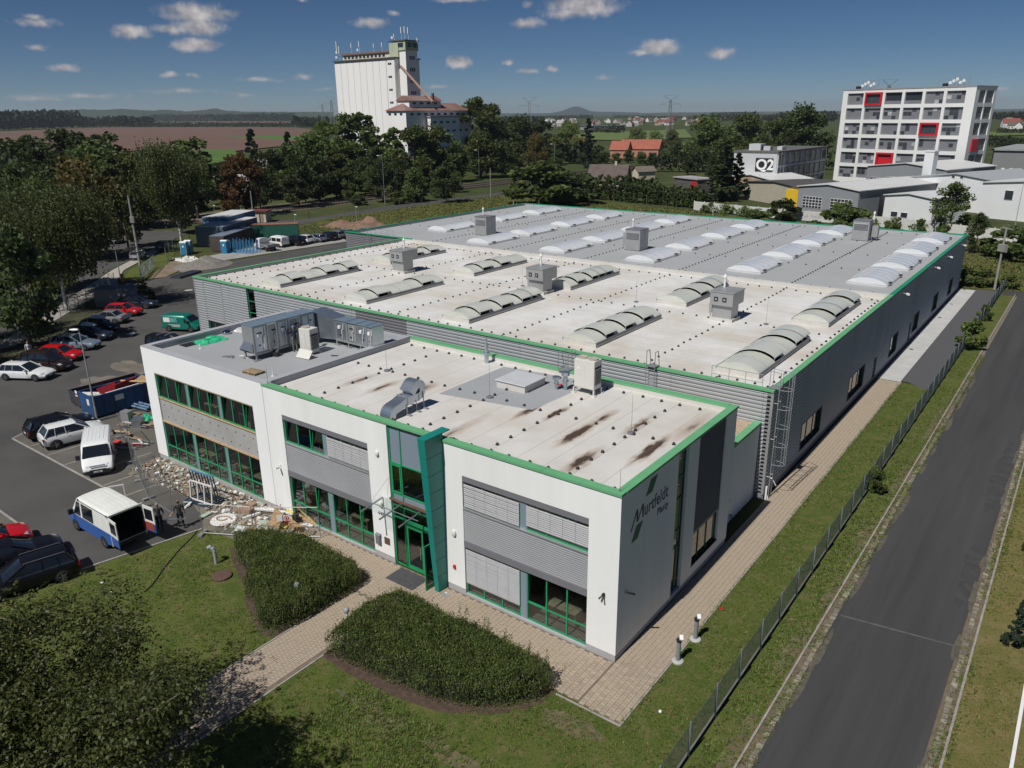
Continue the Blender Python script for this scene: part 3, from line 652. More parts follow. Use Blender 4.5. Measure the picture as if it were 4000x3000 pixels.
# fin, tapered towards the ground, clad in panels
fn = thing('entrance_fin', 'tall teal green panelled fin beside the entrance door', 'pillar', (-9.8, 0, 0))
def fin_y(z): return -.62-.6*z/8.55
mb = MB(); zz = [0, 8.5]
mb.add([(-.17, fin_y(0), 0), (.07, fin_y(0), 0), (.07, -.005, 0), (-.17, -.005, 0), (-.26, fin_y(8.5), 8.5), (.16, fin_y(8.5), 8.5), (.16, -.005, 8.5), (-.26, -.005, 8.5)], [(0,3,2,1),(4,5,6,7),(0,1,5,4),(1,2,6,5),(2,3,7,6),(3,0,4,7)])
mb.build('core', M('dark_teal_joint', (.004, .07, .06), .6, .1), fn)
NP = 9
for k in range(NP):
 z0 = .02+k*8.5/NP; z1 = .02+(k+1)*8.5/NP-.025
 def xr(z): return .07+.09*z/8.5
 def xl(z): return -.17-.09*z/8.5
 e = .02
 MB().add([(xr(z0)+e, fin_y(z0)-e, z0), (xr(z0)+e, -.01, z0), (xr(z1)+e, -.01, z1), (xr(z1)+e, fin_y(z1)-e, z1), (xr(z0)-.01, fin_y(z0)-e, z0), (xr(z0)-.01, -.01, z0), (xr(z1)-.01, -.01, z1), (xr(z1)-.01, fin_y(z1)-e, z1)],
  [(0,1,2,3),(7,6,5,4),(0,3,7,4),(3,2,6,7),(1,5,6,2),(0,4,5,1)]).build('panel', teal, fn)
 MB().add([(xl(z0)-e, fin_y(z0)-e-.004, z0), (xr(z0)+e, fin_y(z0)-e-.004, z0), (xr(z1)+e, fin_y(z1)-e-.004, z1), (xl(z1)-e, fin_y(z1)-e-.004, z1), (xl(z0)-e, fin_y(z0)+.01, z0), (xr(z0)+e-.03, fin_y(z0)+.01, z0), (xr(z1)+e-.03, fin_y(z1)+.01, z1), (xl(z1)-e, fin_y(z1)+.01, z1)],
  [(0,1,2,3),(7,6,5,4),(0,3,7,4),(3,2,6,7),(1,5,6,2),(0,4,5,1)]).build('panel', teal, fn)
MB().box(-.3, .2, fin_y(8.5)-.03, .5, 8.5, 8.56).build('cap', teal, fn)
# canopy
cn = thing('entrance_canopy', 'glass entrance canopy on grey steel tubes over the door', 'canopy', (-12, 0, 3.5))
st = M('grey_steel', (.28, .29, .29), .45, .12, 2, metal=.6)
for x in (-2.05, -.7, .65): MB().tube((x, -.02, .28), (x, -1.5, .12), .045, .045, 10).tube((x, -1.5, .12), (x, -1.56, .115), .05, .05, 10).build('tube_arm', st, cn)
MB().tube((-2.1, -.75, .27), (1.2, -.75, .27), .03, .03, 8).build('cross_tube', st, cn)
MB().box(-2.1, 1.3, -1.45, -.06, .33, .345).build('glass_sheet', glassmat('canopy_glass', (.93, .96, .95), -.03), cn)
MB().box(-1.45, 1.75, -.12, -.01, .4, .5).build('wall_rail', M('rusty_rail', (.12, .07, .045), .8, .3, 6), cn)
MB().tube((-2.0, -.95, .35), (-1.5, -.02, 1.6), .008).build('stay_rod', st, cn)
# fittings on the walls
def at_wall(name, label, cat, mb, mat, smooth=False): return tag(mb.build(name, mat, None, smooth), label, cat)
def ell(c, r, n=12):
 mb = MB(); pr = [(max(.001, math.sin(math.pi*k/8)), -math.cos(math.pi*k/8)) for k in range(9)]
 mb.lathe((0, 0, 0), pr, n); mb.v = [(c[0]+a*r[0], c[1]+b*r[1], c[2]+d*r[2]) for a, b, d in mb.v]; return mb
opal = M('opal_lamp', (.7, .68, .62), .35, .03)
at_wall('wall_lamp', 'oval white wall lamp high between the left bay and the entrance', 'lamp', ell((-14.21, -.06, 6.26), (.12, .07, .17)), opal, True)
at_wall('wall_lamp', 'oval white wall lamp right of the teal fin', 'lamp', ell((-9.11, -.06, 3.34), (.13, .07, .2)), opal, True)
at_wall('wall_lamp', 'round white lamp above the house number by the canopy', 'lamp', ell((-14.2, -.08, 3.35), (.14, .1, .17)), opal, True)
blk = M('black_plastic', (.02, .02, .022), .5, .1); redm = M('red_paint', (.5, .02, .02), .5, .1); whm = M('white_plastic', (.75, .75, .74), .45, .04)
at_wall('security_camera', 'white security camera on the wall left of the middle window bay', 'camera', MB().tube((-22.65, 0, 3.3), (-22.65, -.12, 3.26), .03).cbox((-22.65, -.28, 3.18), (.11, .34, .11), .3, -.3), whm)
at_wall('letterbox', 'grey steel letterbox on the wall left of the entrance', 'letterbox', MB().box(-14.72, -14.4, -.14, -.002, .85, 1.4).add([(-14.74, -.16, 1.4), (-14.38, -.16, 1.4), (-14.38, -.002, 1.47), (-14.74, -.002, 1.47)], [(0, 1, 2, 3)]), greym)
at_wall('name_plaque', 'brown name plaque on the wall beside the letterbox', 'plaque', MB().box(-14.14, -13.74, -.03, -.002, 1.0, 1.4), M('bronze_plaque', (.16, .1, .06), .5, .2, 6, metal=.3))
at_wall('alarm_box', 'small red alarm box low on the wall right of the fin', 'alarm', MB().box(-9.23, -9.09, -.08, -.002, 1.32, 1.52), redm)
at_wall('spotlight_cluster', 'dark twin spotlights on the white front wall near the right corner', 'spotlight', MB().tube((-.66, 0, 3.25), (-.66, -.1, 3.25), .07).tube((-.68, -.11, 3.22), (-.79, -.22, 3.08), .03, .04).tube((-.64, -.11, 3.22), (-.62, -.26, 3.06), .03, .04), blk)
at_wall('spotlight', 'dark spotlight on the shaded side wall near the front corner', 'spotlight', MB().tube((0, .7, 3.25), (.1, .7, 3.25), .06).tube((.1, .72, 3.22), (.3, .98, 3.08), .04, .055), blk)
# lettering
def text(name, s, size, T, mat, parent, shear=0.0, ext=.012, sx=1.0, space=1.0, bold=0.0):
 c = bpy.data.curves.new(name, 'FONT'); c.body = s; c.size = size; c.shear = shear; c.extrude = ext; c.space_character = space; c.offset = bold
 t = bpy.data.objects.new(name+'_tmp', c); COL.objects.link(t)
 dg = bpy.context.evaluated_depsgraph_get(); me = bpy.data.meshes.new_from_object(t.evaluated_get(dg)); bpy.data.objects.remove(t)
 me.transform(T @ Matrix.Diagonal((sx, 1, 1, 1))); me.materials.clear(); me.materials.append(mat)
 return link(name, me, parent)
TXF = lambda x, y, z: Matrix(((1,0,0,x),(0,0,-1,y),(0,1,0,z),(0,0,0,1)))       # text on a wall facing -Y
TXS = lambda x, y, z: Matrix(((0,0,1,x),(1,0,0,y),(0,1,0,z),(0,0,0,1)))        # text on a wall facing +X
anth = M('anthracite_letters', (.035, .038, .05), .5, .1)
sgreen = M('sign_green', (.015, .12, .075), .5, .06)
text('number', '440', .3, TXF(-14.5, -.015, 2.66), M('dark_number', (.12, .12, .12), .5, .1), OB)
# the M is drawn, its long tail sweeping below the line
mk = MB(FX(0.0))
def stroke(pts, w):
 for (a, b), (c, d) in zip(pts, pts[1:]): mk.add([(a-w/2, .012, b), (a+w/2, .012, b), (c+w/2, .012, d), (c-w/2, .012, d), (a-w/2, .001, b), (a+w/2, .001, b), (c+w/2, .001, d), (c-w/2, .001, d)], [(0,1,2,3),(0,4,5,1),(1,5,6,2),(2,6,7,3),(3,7,4,0)])
stroke([(.93, 6.05), (1.42, 6.9)], .1); stroke([(1.42, 6.9), (1.47, 6.3)], .12); stroke([(1.47, 6.3), (1.93, 6.95)], .1); stroke([(1.93, 6.95), (1.98, 6.3)], .12)
mk.build('letter_m', anth, OB)
for s_, sz, a_, b_, z_ in (('urtfeldt', .92, 2.12, 4.36, 6.3), ('Plasty', .5, 3.38, 4.44, 5.74)):
 tw = text('sign_lettering', s_, sz, TXS(.003, 0, z_), anth, OB, .0, .01, 1.0, 1.08, .004)
 ys = [v.co.y for v in tw.data.vertices]; y0_, w_ = min(ys), max(ys)-min(ys)
 for v in tw.data.vertices: v.co.y = a_+(v.co.y-y0_)*(b_-a_)/w_
for pts in (((2.15, 7.2), (2.74, 7.2), (3.2, 7.86), (2.58, 7.86)), ((1.01, 5.46), (1.55, 5.46), (2.0, 6.14), (1.41, 6.14))):
 q = MB(FX(0.0)); q.add([(a, .012, b) for a, b in pts]+[(a, .001, b) for a, b in pts], [(0, 1, 2, 3)]+[(i, i+4, (i+1) % 4+4, (i+1) % 4) for i in range(4)]); q.build('sign_parallelogram', sgreen, OB)
# side wall: tall stair window with door, grey field with ribbed cladding and window
TS = FX(0.0)
window(TS, 5.35, 6.45, 2.85, 8.06, (), (.17, .5, .72), OB, rec=.15, fw=.06, mat=M('dark_green_frame', (.012, .1, .05), .45, .1), glass=gl_d)
window(TS, 5.35, 6.45, .05, 2.8, (.62,), (), OB, rec=.15, fw=.07, mat=MATS['dark_green_frame'], glass=gl_d)
MB(TS).tube((6.0, -.12, 1.1), (6.0, .02, 1.1), .012).tube((6.0, .0, 1.1), (6.14, .0, 1.1), .012).build('door_handle', alu_r, OB)
MB(TS).box(7.65, 10.9, -.3, -.08, 2.9, 8.06).build('side_field', greym, OB)
ribs('side_cladding', TS, 7.66, 10.89, 2.9, 8.06, M('dark_ribbed_sheet', (.13, .135, .15), .5, .05, 1, metal=.2), OB, .075, .02, -.06)
MB(TS).box(7.6, 10.95, -.3, .02, .86, .9).box(7.65, 10.9, -.3, -.02, 2.72, 2.9).build('sill', greym, OB)
window(TS, 7.65, 10.9, .9, 2.72, (.3, .62), (), OB, rec=.12, fw=.06, mat=MATS['dark_green_frame'], glass=gl_d)
tag(MB(TS).box(13.6, 14.1, -.76, -.55, .9, 1.75).build('meter_box', whm), 'white meter box on the wall of the low annex', 'box')
# low annex between office and hall
MB().box(-8, -.75, 12.32, 18.5, 0, 4.85).build('annex_wall', white, OB)
MB().box(-8, -1.1, 12.36, 18.5, 4.86, 4.9).build('annex_gravel_roof', M('gravel_roof', (.42, .32, .23), .95, .5, 9, .7, 14), OB)
MB().box(-1.12, -.68, 12.35, 18.48, 4.87, 5.05).build('annex_coping', green_old, OB)
# interiors seen through the panes
inm = M('interior_plaster', (.3, .29, .27), .9, .1, 1); flm = M('interior_floor', (.22, .2, .18), .6, .15, 1)
MB().box(-36.4, -.32, .4, 7.0, .0, .1).box(-36.4, -.32, .42, 7.0, 3.15, 3.3).build('floor_slab', flm, OB)
MB().box(-36.4, -.32, 7.0, 7.15, .1, 7.6).box(-23.6, -23.45, .4, 7, .1, 7.6).box(-13.6, -13.5, .4, 7, .1, 7.6).box(-9.95, -9.85, .4, 7, .1, 7.6).build('partition', inm, OB)
deskm = M('desk_wood', (.4, .33, .22), .6, .15, 2)
k = 0
for x, y, z, d in ((-3.4, 1.2, .1, (1.6, .7, .72)), (-6.5, 1.3, .1, (1.6, .7, .72)), (-3.1, 2.9, .1, (1.2, .5, .9)), (-33, 1.6, .1, (1.8, .8, .75)), (-29, 1.8, .1, (1.6, .8, .75)), (-26.4, 1.0, .1, (.9, .6, 1.0)), (-31, 1.3, 3.3, (1.4, .7, 1.6)), (-27.5, 1.4, 3.3, (1.2, .6, 1.7)), (-20, 1.7, 3.3, (1.4, .7, 1.6)), (-17.5, 1.5, .1, (1.4, .7, .8)), (-12.2, 1.6, 3.3, (1.2, .7, 1.6))):
 lab = ('pale desk behind the right ground-floor window', 'pale desk behind the blind of the right bay', 'low cupboard in the right ground-floor room', 'desk behind the far left ground-floor windows', 'desk behind the middle of the left ground-floor windows', 'boxy cabinet behind the last left ground-floor window', 'cabinet behind the far left upper windows', 'cabinet behind the right upper windows of the left wing', 'cabinet behind the upper window left of the grey blind', 'desk behind the ground-floor window left of the entrance', 'yellowish wooden crate behind the window over the entrance')[k]; k += 1
 mb = MB().box(x-d[0]/2, x+d[0]/2, y-d[1]/2, y+d[1]/2, z+d[2]-.04, z+d[2])
 for sx_ in (-1, 1): mb.box(x+sx_*(d[0]/2-.04)-.02, x+sx_*(d[0]/2-.04)+.02, y-d[1]/2+.03, y+d[1]/2-.03, z, z+d[2]-.04)
 mb.box(x-d[0]/2+.06, x+d[0]/2-.06, y+d[1]/2-.05, y+d[1]/2-.03, z+.1, z+d[2]-.04)
 tag(mb.build('desk', deskm), lab, 'furniture', 'furniture behind the office windows')
# door mat and drain grille in the paving
mt = MB()
for i in range(24): mt.box(-12.85, -10.95, -1.3+i*.05, -1.3+i*.05+.035, .03, .045)
mt.box(-12.87, -10.93, -1.33, -.1, .028, .036)
tag(mt.build('door_mat', M('dark_grille', (.07, .07, .075), .7, .2, 6)), 'dark ribbed door mat set in the paving before the entrance', 'mat')
tag(MB().lathe((-9.35, -.6, .028), [(.19, 0), (.19, .025), (.14, .03), (.13, .02)], 16).build('ground_light', alu_r), 'round steel ground light in the paving at the foot of the fin', 'lamp')
# ================================================================== the factory hall behind
HX0, HX1, HY0, HYJ, HY1 = -60.8, -.15, 18.54, 49.2, 92.4
NX0 = -72.04; HH = 7.15; ZO, ZN = 6.82, 6.78
FH = thing('factory_hall', 'long low factory hall in ribbed silver cladding with green roof edging', 'building', (0, 0, 0))
hclad = M('silver_ribbed_cladding', (.42, .44, .45), .45, .05, .5, metal=.3, spec=.5, col2=(.39, .405, .42))
hclad_d = M('dark_ribbed_cladding', (.2, .2, .215), .5, .04, .5, metal=.25)
hbase = M('hall_plinth', (.2, .2, .21), .85, .1, 1)
# solid core just behind the cladding, openings cut where the side windows stand
sidew = [(25.4, 29.95), (37.3, 42.0), (51.4, 54.5), (61.8, 64.6), (72.6, 75.6), (82.8, 85.6)]
doors_ = [(45.4, 46.5), (60.0, 61.0)]
ops = [(a, b, .75, 2.65) for a, b in sidew]+[(a, b, 0, 2.2) for a, b in doors_]
wall('side_core', FX(HX1-.06), HY0, HY1, 0, 7.0, ops, .3, hbase, FH)
fops = [(-51.75, -50.5, .6, 7.0), (-59.1, -56.0, .9, 2.7)]
wall('front_core', FY(HY0+.06), HX0, HX1-.06, 0, 7.0, fops, .3, hbase, FH)
MB().box(HX0+.03, HX0+.3, HY0+.4, HYJ, 0, 7.0).box(NX0+.03, HX0, HYJ+.06, HYJ+.3, 0, 7.0).box(NX0+.03, NX0+.3, HYJ+.3, HY1, 0, 7).box(NX0+.3, HX1-.36, HY1-.3, HY1-.03, 0, 7).build('rear_walls', hbase, FH)
def clad(T, u0, u1, z0, z1, ops, step, mat=hclad, alt=None):
 cuts = sorted({u0, u1, *[o[0] for o in ops], *[o[1] for o in ops], *[u0+step*k for k in range(1, int((u1-u0)/step)+1)], *([alt[0], alt[1]] if alt else [])})
 us = [cuts[0]]
 for c in cuts[1:]:
  if c-us[-1] > .02: us.append(c)
 for a, b in zip(us, us[1:]):
  z = z0
  hs = sorted((o[2], o[3]) for o in ops if o[0] <= a+.01 and o[1] >= b-.01)
  for h0, h1 in hs+[(z1, z1)]:
   if h0-z > .06: ribs('cladding_panel', T, a+.008, b-.008, z, h0, hclad_d if alt and a >= alt[0]-.01 and b <= alt[1]+.01 else mat, FH, .25, .055, -.055)
   z = h1
fo = [(-51.75, -50.5, .6, 6.98), (-59.1, -56.0, .9, 2.7)]
clad(FY(HY0), HX0+.06, HX1-.12, .35, 6.98, fo, 6.0, alt=(-36.2, -30.2))
clad(FX(HX1), HY0+.12, HY1-.05, .35, 6.98, [(a, b, .75, 2.65) for a, b in sidew]+[(a, b, .35, 2.2) for a, b in doors_], 6.0)
clad(FY(HYJ+.02), NX0+.06, HX0, .35, 6.98, [], 6.0, mat=hclad_d)
MB().box(HX1-.14, HX1+.015, HY0-.015, HY0+.13, .3, 7.0).box(HX0-.02, HX0+.08, HY0-.015, HY0+.1, .3, 7.0).box(HX1-.03, HX1+.02, HYJ-.05, HYJ+.05, .3, 7).build('corner_trim', alu_r, FH)
MB().box(HX0+.1, HX1-.1, HY0-.02, HY0+.03, -.05, .33).box(HX1-.05, HX1-.0, HY0+.05, HY1-.05, -.05, .33).build('plinth', hbase, FH)
pale_bl = M('pale_roller_blind', (.62, .58, .47), .8, .06, 2)
for i, (a, b) in enumerate(sidew):
 w = window(FX(HX1), a, b, .75, 2.65, (.38, .7), (), FH, rec=.16, fw=.06, mat=MATS['dark_green_frame'], glass=gl_d)
 MB(FX(HX1)).box(a+.08, b-.08, -.3, -.28, .85, 2.6).build('roller_blind', pale_bl, w)
 MB(FX(HX1)).box(a-.03, b+.03, -.16, .03, .71, .75).box(a-.05, a, -.16, .02, .71, 2.68).box(b, b+.05, -.16, .02, .71, 2.68).box(a, b, -.16, .02, 2.65, 2.7).build('window_surround', greym, FH)
for a, b in doors_: MB(FX(HX1)).box(a, b, -.25, -.12, 0, 2.2).build('door', M('brown_door', (.09, .07, .055), .6, .1), FH)
window(FY(HY0), -51.75, -50.5, .6, 6.98, (), (.22, .45, .62, .8), FH, rec=.16, fw=.07, glass=gl_d)
window(FY(HY0), -59.1, -56.0, .9, 2.7, (.33, .66), (), FH, rec=.16, fw=.07, glass=gl_d)
# roofs
memb_h = stained('hall_roof_membrane', M('pale_roof_membrane', (.64, .63, .61), .78, .07, .35, .08, 40, col2=(.45, .39, .32), mixs=.34), [])
MB().box(HX0+.3, HX1-.3, HY0+.3, HYJ-.25, ZO-.3, ZO).build('roof', memb_h, FH)
memb_g = stained('hall_grey_membrane', M('new_roof_membrane', (.36, .37, .38), .75, .05, .3, .08, 50, col2=(.33, .335, .335), mixs=.6), [])
MB().box(NX0+.3, HX1-.3, HYJ+.3, HY1-.3, ZN-.3, ZN).build('roof', memb_g, FH)
MB().box(HX0+.3, HX1-.3, HYJ-.25, HYJ+.3, ZN-.3, 7.12).build('parapet', M('white_parapet_wall', (.55, .54, .51), .8, .08, .5, col2=(.5, .46, .4)), FH)
pl = MB()
pl.box(HX0+.3, HX0+.34, HY0+.3, HYJ-.3, ZO, 7.03).box(NX0+.3, NX0+.34, HYJ+.3, HY1-.3, ZN, 7.03).box(HX0+.34, HX1-.3, HY0+.3, HY0+.33, ZO, 7.03).box(HX1-.33, HX1-.3, HY0+.34, HY1-.34, ZO, 7.03).box(NX0+.34, HX1-.34, HY1-.34, HY1-.3, ZN, 7.03)
pl.build('parapet_lining', memb_par, FH)
def cope(parent, mat, p, q, w, z, t=.12, seg=2.0):
 p = Vector((*p, z)); q = Vector((*q, z)); n = max(1, int((q-p).length/seg)); mb = MB()
 for i in range(n):
  a = p.lerp(q, i/n); b = p.lerp(q, (i+1)/n); d = (b-a).normalized()*.005
  mb.bar(a+d, b-d, w, t)
 return mb.build('coping', mat, parent)
zc = HH-.06
cope(FH, green_old, (HX0-.03, HY0+.13), (HX1+.03, HY0+.13), .42, zc)
cope(FH, green_old, (HX0+.15, HY0+.35), (HX0+.15, HYJ-.1), .4, zc+.003)
cope(FH, green_old, (HX1-.14, HY0+.35), (HX1-.14, HYJ+.1), .4, zc+.003)
cope(FH, green_new, (HX1-.14, HYJ+.12), (HX1-.14, HY1), .4, zc)
cope(FH, green_new, (NX0-.03, HY1-.15), (HX1-.35, HY1-.15), .4, zc+.003)
cope(FH, green_new, (NX0+.15, HYJ+.3), (NX0+.15, HY1-.36), .4, zc)
cope(FH, green_new, (NX0-.03, HYJ+.13), (HX0+1.7, HYJ+.13), .42, zc+.05)
# side canopy roof, left of the hall, and floodlights along the right wall
cnl = thing('loading_canopy', 'small white corrugated canopy at the left end of the hall', 'canopy', (-72.1, 51, 0))
ribs('roof_sheet', Matrix(((1,0,0,0),(0,0,1,0),(0,-1,0,3.6),(0,0,0,1))), -4.5, 0, 0, 3.5, M('white_trapezoid_sheet', (.66, .66, .65), .5, .05), cnl, .2, .04)
MB().bar((-4.4, .2, 0), (-4.4, .2, 3.55), .1).bar((-4.4, 3.3, 0), (-4.4, 3.3, 3.55), .1).build('post', st, cnl)
for y in (53.5, 69, 77, 87):
 tag(MB().tube((HX1, y, 6.55), (HX1+.35, y-.1, 6.55), .02).cbox((HX1+.5, y-.15, 6.52), (.3, .26, .16), .2, 0, .3).build('floodlight', whm), 'small white floodlight under the hall roof edge, right wall', 'floodlight', 'floodlights on the dark hall wall')
# ------------------------------------------------------------------ skylights
poly_o = M('aged_polycarbonate', (.57, .58, .52), .28, .05, .8, spec=.6, coat=.4)
poly_n = M('clear_polycarbonate', (.7, .72, .735), .2, .04, .8, spec=.8, coat=.6)
frm_o = M('skylight_frame', (.4, .41, .38), .5, .08, 1, metal=.3); frm_n = M('bright_skylight_frame', (.75, .75, .755), .35, .05, 1, metal=.5)
upst = M('skylight_upstand', (.55, .53, .49), .75, .08, 1); drk = M('dark_gap', (.02, .02, .022), .8, .1)
def arch(mb, x, hw, y0, y1, z, h, n=12, lift=0.0, t=.03, tilt=0.0):
 """a strip of barrel vault between y0 and y1"""
 top = [];
 for i in range(n+1):
  a = math.pi*i/n; u = -math.cos(a)*hw; zz = z+lift+h*math.sin(a)**1.6+tilt*(u-hw if tilt < 0 else u+hw)
  top.append((x+u, zz))
 vs = []
 for yy in (y0, y1):
  for (u, zz) in top: vs.append((u, yy, zz))
  for (u, zz) in top: vs.append((u, yy, zz-t))
 m = n+1; fs = []
 for i in range(n):
  fs += [(i, i+1, 2*m+i+1, 2*m+i), (m+i, 3*m+i, 3*m+i+1, m+i+1), (i, m+i, m+i+1, i+1), (2*m+i, 2*m+i+1, 3*m+i+1, 3*m+i)]
 mb.add(vs, fs)
def skylight(kind, x, y0, y1, zr, label, group, pattern):
 t = thing('skylight', label, 'skylight', (x, y0, zr), group=group)
 old = kind == 'old'; hw = 1.4 if old else 1.82; L_ = y1-y0; h = .5 if old else .56
 up = MB(); z = .32 if old else .16
 up.box(-hw, hw, 0, .08, 0, z).box(-hw, hw, L_-.08, L_, 0, z).box(-hw, -hw+.08, .08, L_-.08, 0, z).box(hw-.08, hw, .08, L_-.08, 0, z)
 up.build('upstand', upst if old else frm_n, t)
 side = MB().box(hw, hw+.05, -.02, L_+.02, z-.13, z+.05).box(-hw-.05, -hw, -.02, L_+.02, z-.13, z+.05); side.build('side_rail', M('rail_dark_grey', (.2, .2, .21), .6, .08) if old else frm_n, t)  # dark grey rails on the old skylights
 n = len(pattern); st_ = L_/n
 for i, c in enumerate(pattern):
  mb = MB(); lift = .16 if c == 'o' else 0
  a, b = i*st_, (i+1)*st_
  if c == 'o':
   arch(mb, 0, hw, a-.12, b+.12, z+.02, h, 12, .12, .03, .07)
   o = mb.build('open_flap', poly_o if old else poly_n, t, True); shade_mod(o, 50)
   MB().bar((hw-.1, a+.1, z+.02), (hw-.1, a+.1, z+.3), .04).bar((hw-.1, b-.1, z+.02), (hw-.1, b-.1, z+.3), .04).each('opener', frm_n, t)
   MB().box(-hw+.1, hw-.1, a+.06, b-.06, z-.1, z-.06).build('shaft', drk, t)
  else:
   arch(mb, 0, hw, a+.015, b-.015, z+.02, h, 12, 0, .03)
   o = mb.build('vault_sheet', poly_o if old else poly_n, t, True); shade_mod(o, 50)
  rb = MB(); arch(rb, 0, hw+.012, b-.03, b+.03, z+.03, h, 12, 0, .05); shade_mod(rb.build('rib', frm_o if old else frm_n, t), 50)
 for yy, s_ in ((.0, 1), (L_, -1)):      # end gables
  mb = MB(); pts = []
  for i in range(13):
   a = math.pi*i/12; pts.append((-math.cos(a)*hw, yy, z+.02+h*math.sin(a)**1.6))
  mb.add(pts+[(0, yy, z)], [(i, i+1, 13) for i in range(12)]); mb.build('gable', poly_o if old else poly_n, t)
 if not old:
  for u in (.12, .78): MB().box(hw-.1, hw+.16, L_*u, L_*u+.55, z+.04, z+.16).build('hinge_box', M('black_hinge', (.05, .05, .055), .5, .1), t)
cols = [-51.0, -38.85, -27.0, -15.2, -3.35]; cn_ = ('far left', 'second', 'third', 'fourth', 'rightmost')
pats = [('cococo', 'ccoc'), ('coccoc', 'coccco')]
pat_f = ['cocoocoo', 'cocccoc', 'cococo', 'cocoocoo', 'ccoccoo']
pat_b = ['cocococo', 'cococco', 'cococoo', 'coccoco', 'coccoo']
fp = ['coccoco', 'cocccoc', 'cococoo', 'cocococ', 'ccoccoo']; bp_ = ['cocococ', 'cococc', 'cocoooc', 'ccocoo', 'cooco']
for i, x in enumerate(cols):
 skylight('old', x, 21.0, 31.2, ZO, cn_[i]+' long vaulted skylight in the near row on the pale hall roof, flaps open', 'long skylights on the pale roof', fp[i])
 skylight('old', x, 36.0, 45.3, ZO, cn_[i]+' long vaulted skylight in the far row on the pale hall roof, flaps open', 'long skylights on the pale roof', bp_[i])
ncols = [(-63.0, (58.6, 71.7, 81.8)), (-50.8, (52.9, 62.0, 72.2, 82.1)), (-39.2, (52.9, 62.4, 73.0, 83.0)), (-27.4, (53.1, 63.0, 73.6, 83.8)), (-15.5, (53.6, 63.8, 74.4, 84.4)), (-3.5, (54.1, 63.7, 74.0, 84.0))]
cw_ = ('far left', 'second', 'third', 'fourth', 'fifth', 'rightmost'); rw = ('nearest', 'second', 'third', 'farthest')
for i, (x, ys) in enumerate(ncols):
 for j, y in enumerate(ys):
  skylight('new', x, y, y+(6.7 if j < 3 else 5.8), ZN, '%s clear domed skylight in the %s column on the grey hall roof' % (rw[j], cw_[i]), 'domed skylights on the grey roof', 'ccccc')
# ------------------------------------------------------------------ roof ventilation units
galv = M('galvanised_steel', (.5, .55, .6), .3, .1, 2, metal=.85, col2=(.42, .48, .54)); galv_d = M('dull_galvanised', (.36, .37, .37), .5, .08, 1, metal=.5)
unitm = M('grey_unit_steel', (.36, .365, .36), .45, .06, 1, metal=.35)
def chimney(parent, x, y, z, h):
 MB().tube((x, y, z), (x, y, z+h), .09, .09, 10).lathe((x, y, z+h), [(.14, 0), (.14, .12), (.02, .34)], 10).build('flue', whm, parent)
for (x, y, pos) in ((-45.3, 33.6, 'far left'), (-27.5, 33.7, 'middle'), (-9.5, 33.9, 'right')):
 t = thing('vent_unit', 'grey rooftop vent with two square black openings, '+pos+' on the pale roof', 'vent', (x, y, ZO), group='vent units on the pale roof')
 MB().box(-.95, .95, -.8, .9, 0, .25).build('curb', upst, t)
 MB().box(-.8, .8, -.7, .75, .25, 1.3).build('neck', unitm, t)
 bevel(MB().box(-.95, .95, -.95, 1.4, 1.3, 2.35).build('hood', unitm, t), .02, 1)
 MB().box(-1.0, 1.0, -1.0, 1.45, 2.35, 2.42).build('lid', unitm, t)
 for u in (-.45, .25):
  o = MB().box(u-.17, u+.17, -.975, -.952, 1.62, 1.98).build('opening', blk, t)
  MB().box(u-.08, u+.08, -.985, -.976, 1.72, 1.88).build('inner_panel', unitm, o)
 chimney(t, -.55, .9, 2.42, .75)
 MB().tube((-1.1, -.3, 0), (-1.1, -.3, 1.6), .03).box(-1.2, -.96, -.4, .1, .5, 1.3).build('control_box', unitm, t)
for (x, y, pos) in ((-55.0, 59.6, 'far left'), (-31.6, 60.0, 'middle'), (-11.0, 82.6, 'far right')):
 t = thing('air_handler', 'square steel air handler with louvres, '+pos+' on the grey roof', 'vent', (x, y, ZN), group='air handlers on the grey roof')
 bevel(MB().box(-1.0, 1.0, -.9, 1.3, .08, 2.5).build('casing', unitm, t), .02, 1)
 MB().box(-1.05, 1.05, -.95, 1.35, 0, .08).build('base', greym, t)
 MB().box(-1.04, 1.04, -.94, 1.34, 2.5, 2.58).build('lid', greym, t)
 for k in range(8): MB().add([(-.85, -.9, 1.5+k*.1), (.85, -.9, 1.5+k*.1), (.85, -.99, 1.46+k*.1), (-.85, -.99, 1.46+k*.1)], [(0, 1, 2, 3)]).build('louvre', alu_r, t)
 MB().box(1.0, 1.012, -.6, .2, .15, 2.4).box(1.0, 1.012, .3, 1.2, .15, 2.4).build('door_panel', galv_d, t)
 MB().box(1.012, 1.018, .1, .3, 2.05, 2.2).build('badge', redm, t)
 s_ = 1 if pos == 'far right' else -1
 o = MB().box(s_*1.5-.35, s_*1.5+.35, .1, .9, .5, 1.9).tube((s_*1.5-.3, .2, 0), (s_*1.5-.3, .2, .5), .03).tube((s_*1.5+.3, .2, 0), (s_*1.5+.3, .2, .5), .03).tube((s_*1.5-.3, .8, 0), (s_*1.5-.3, .8, .5), .03).tube((s_*1.5+.3, .8, 0), (s_*1.5+.3, .8, .5), .03).build('side_box', unitm, t)
 chimney(t, s_*1.0, 1.0, 2.2, 1.1)
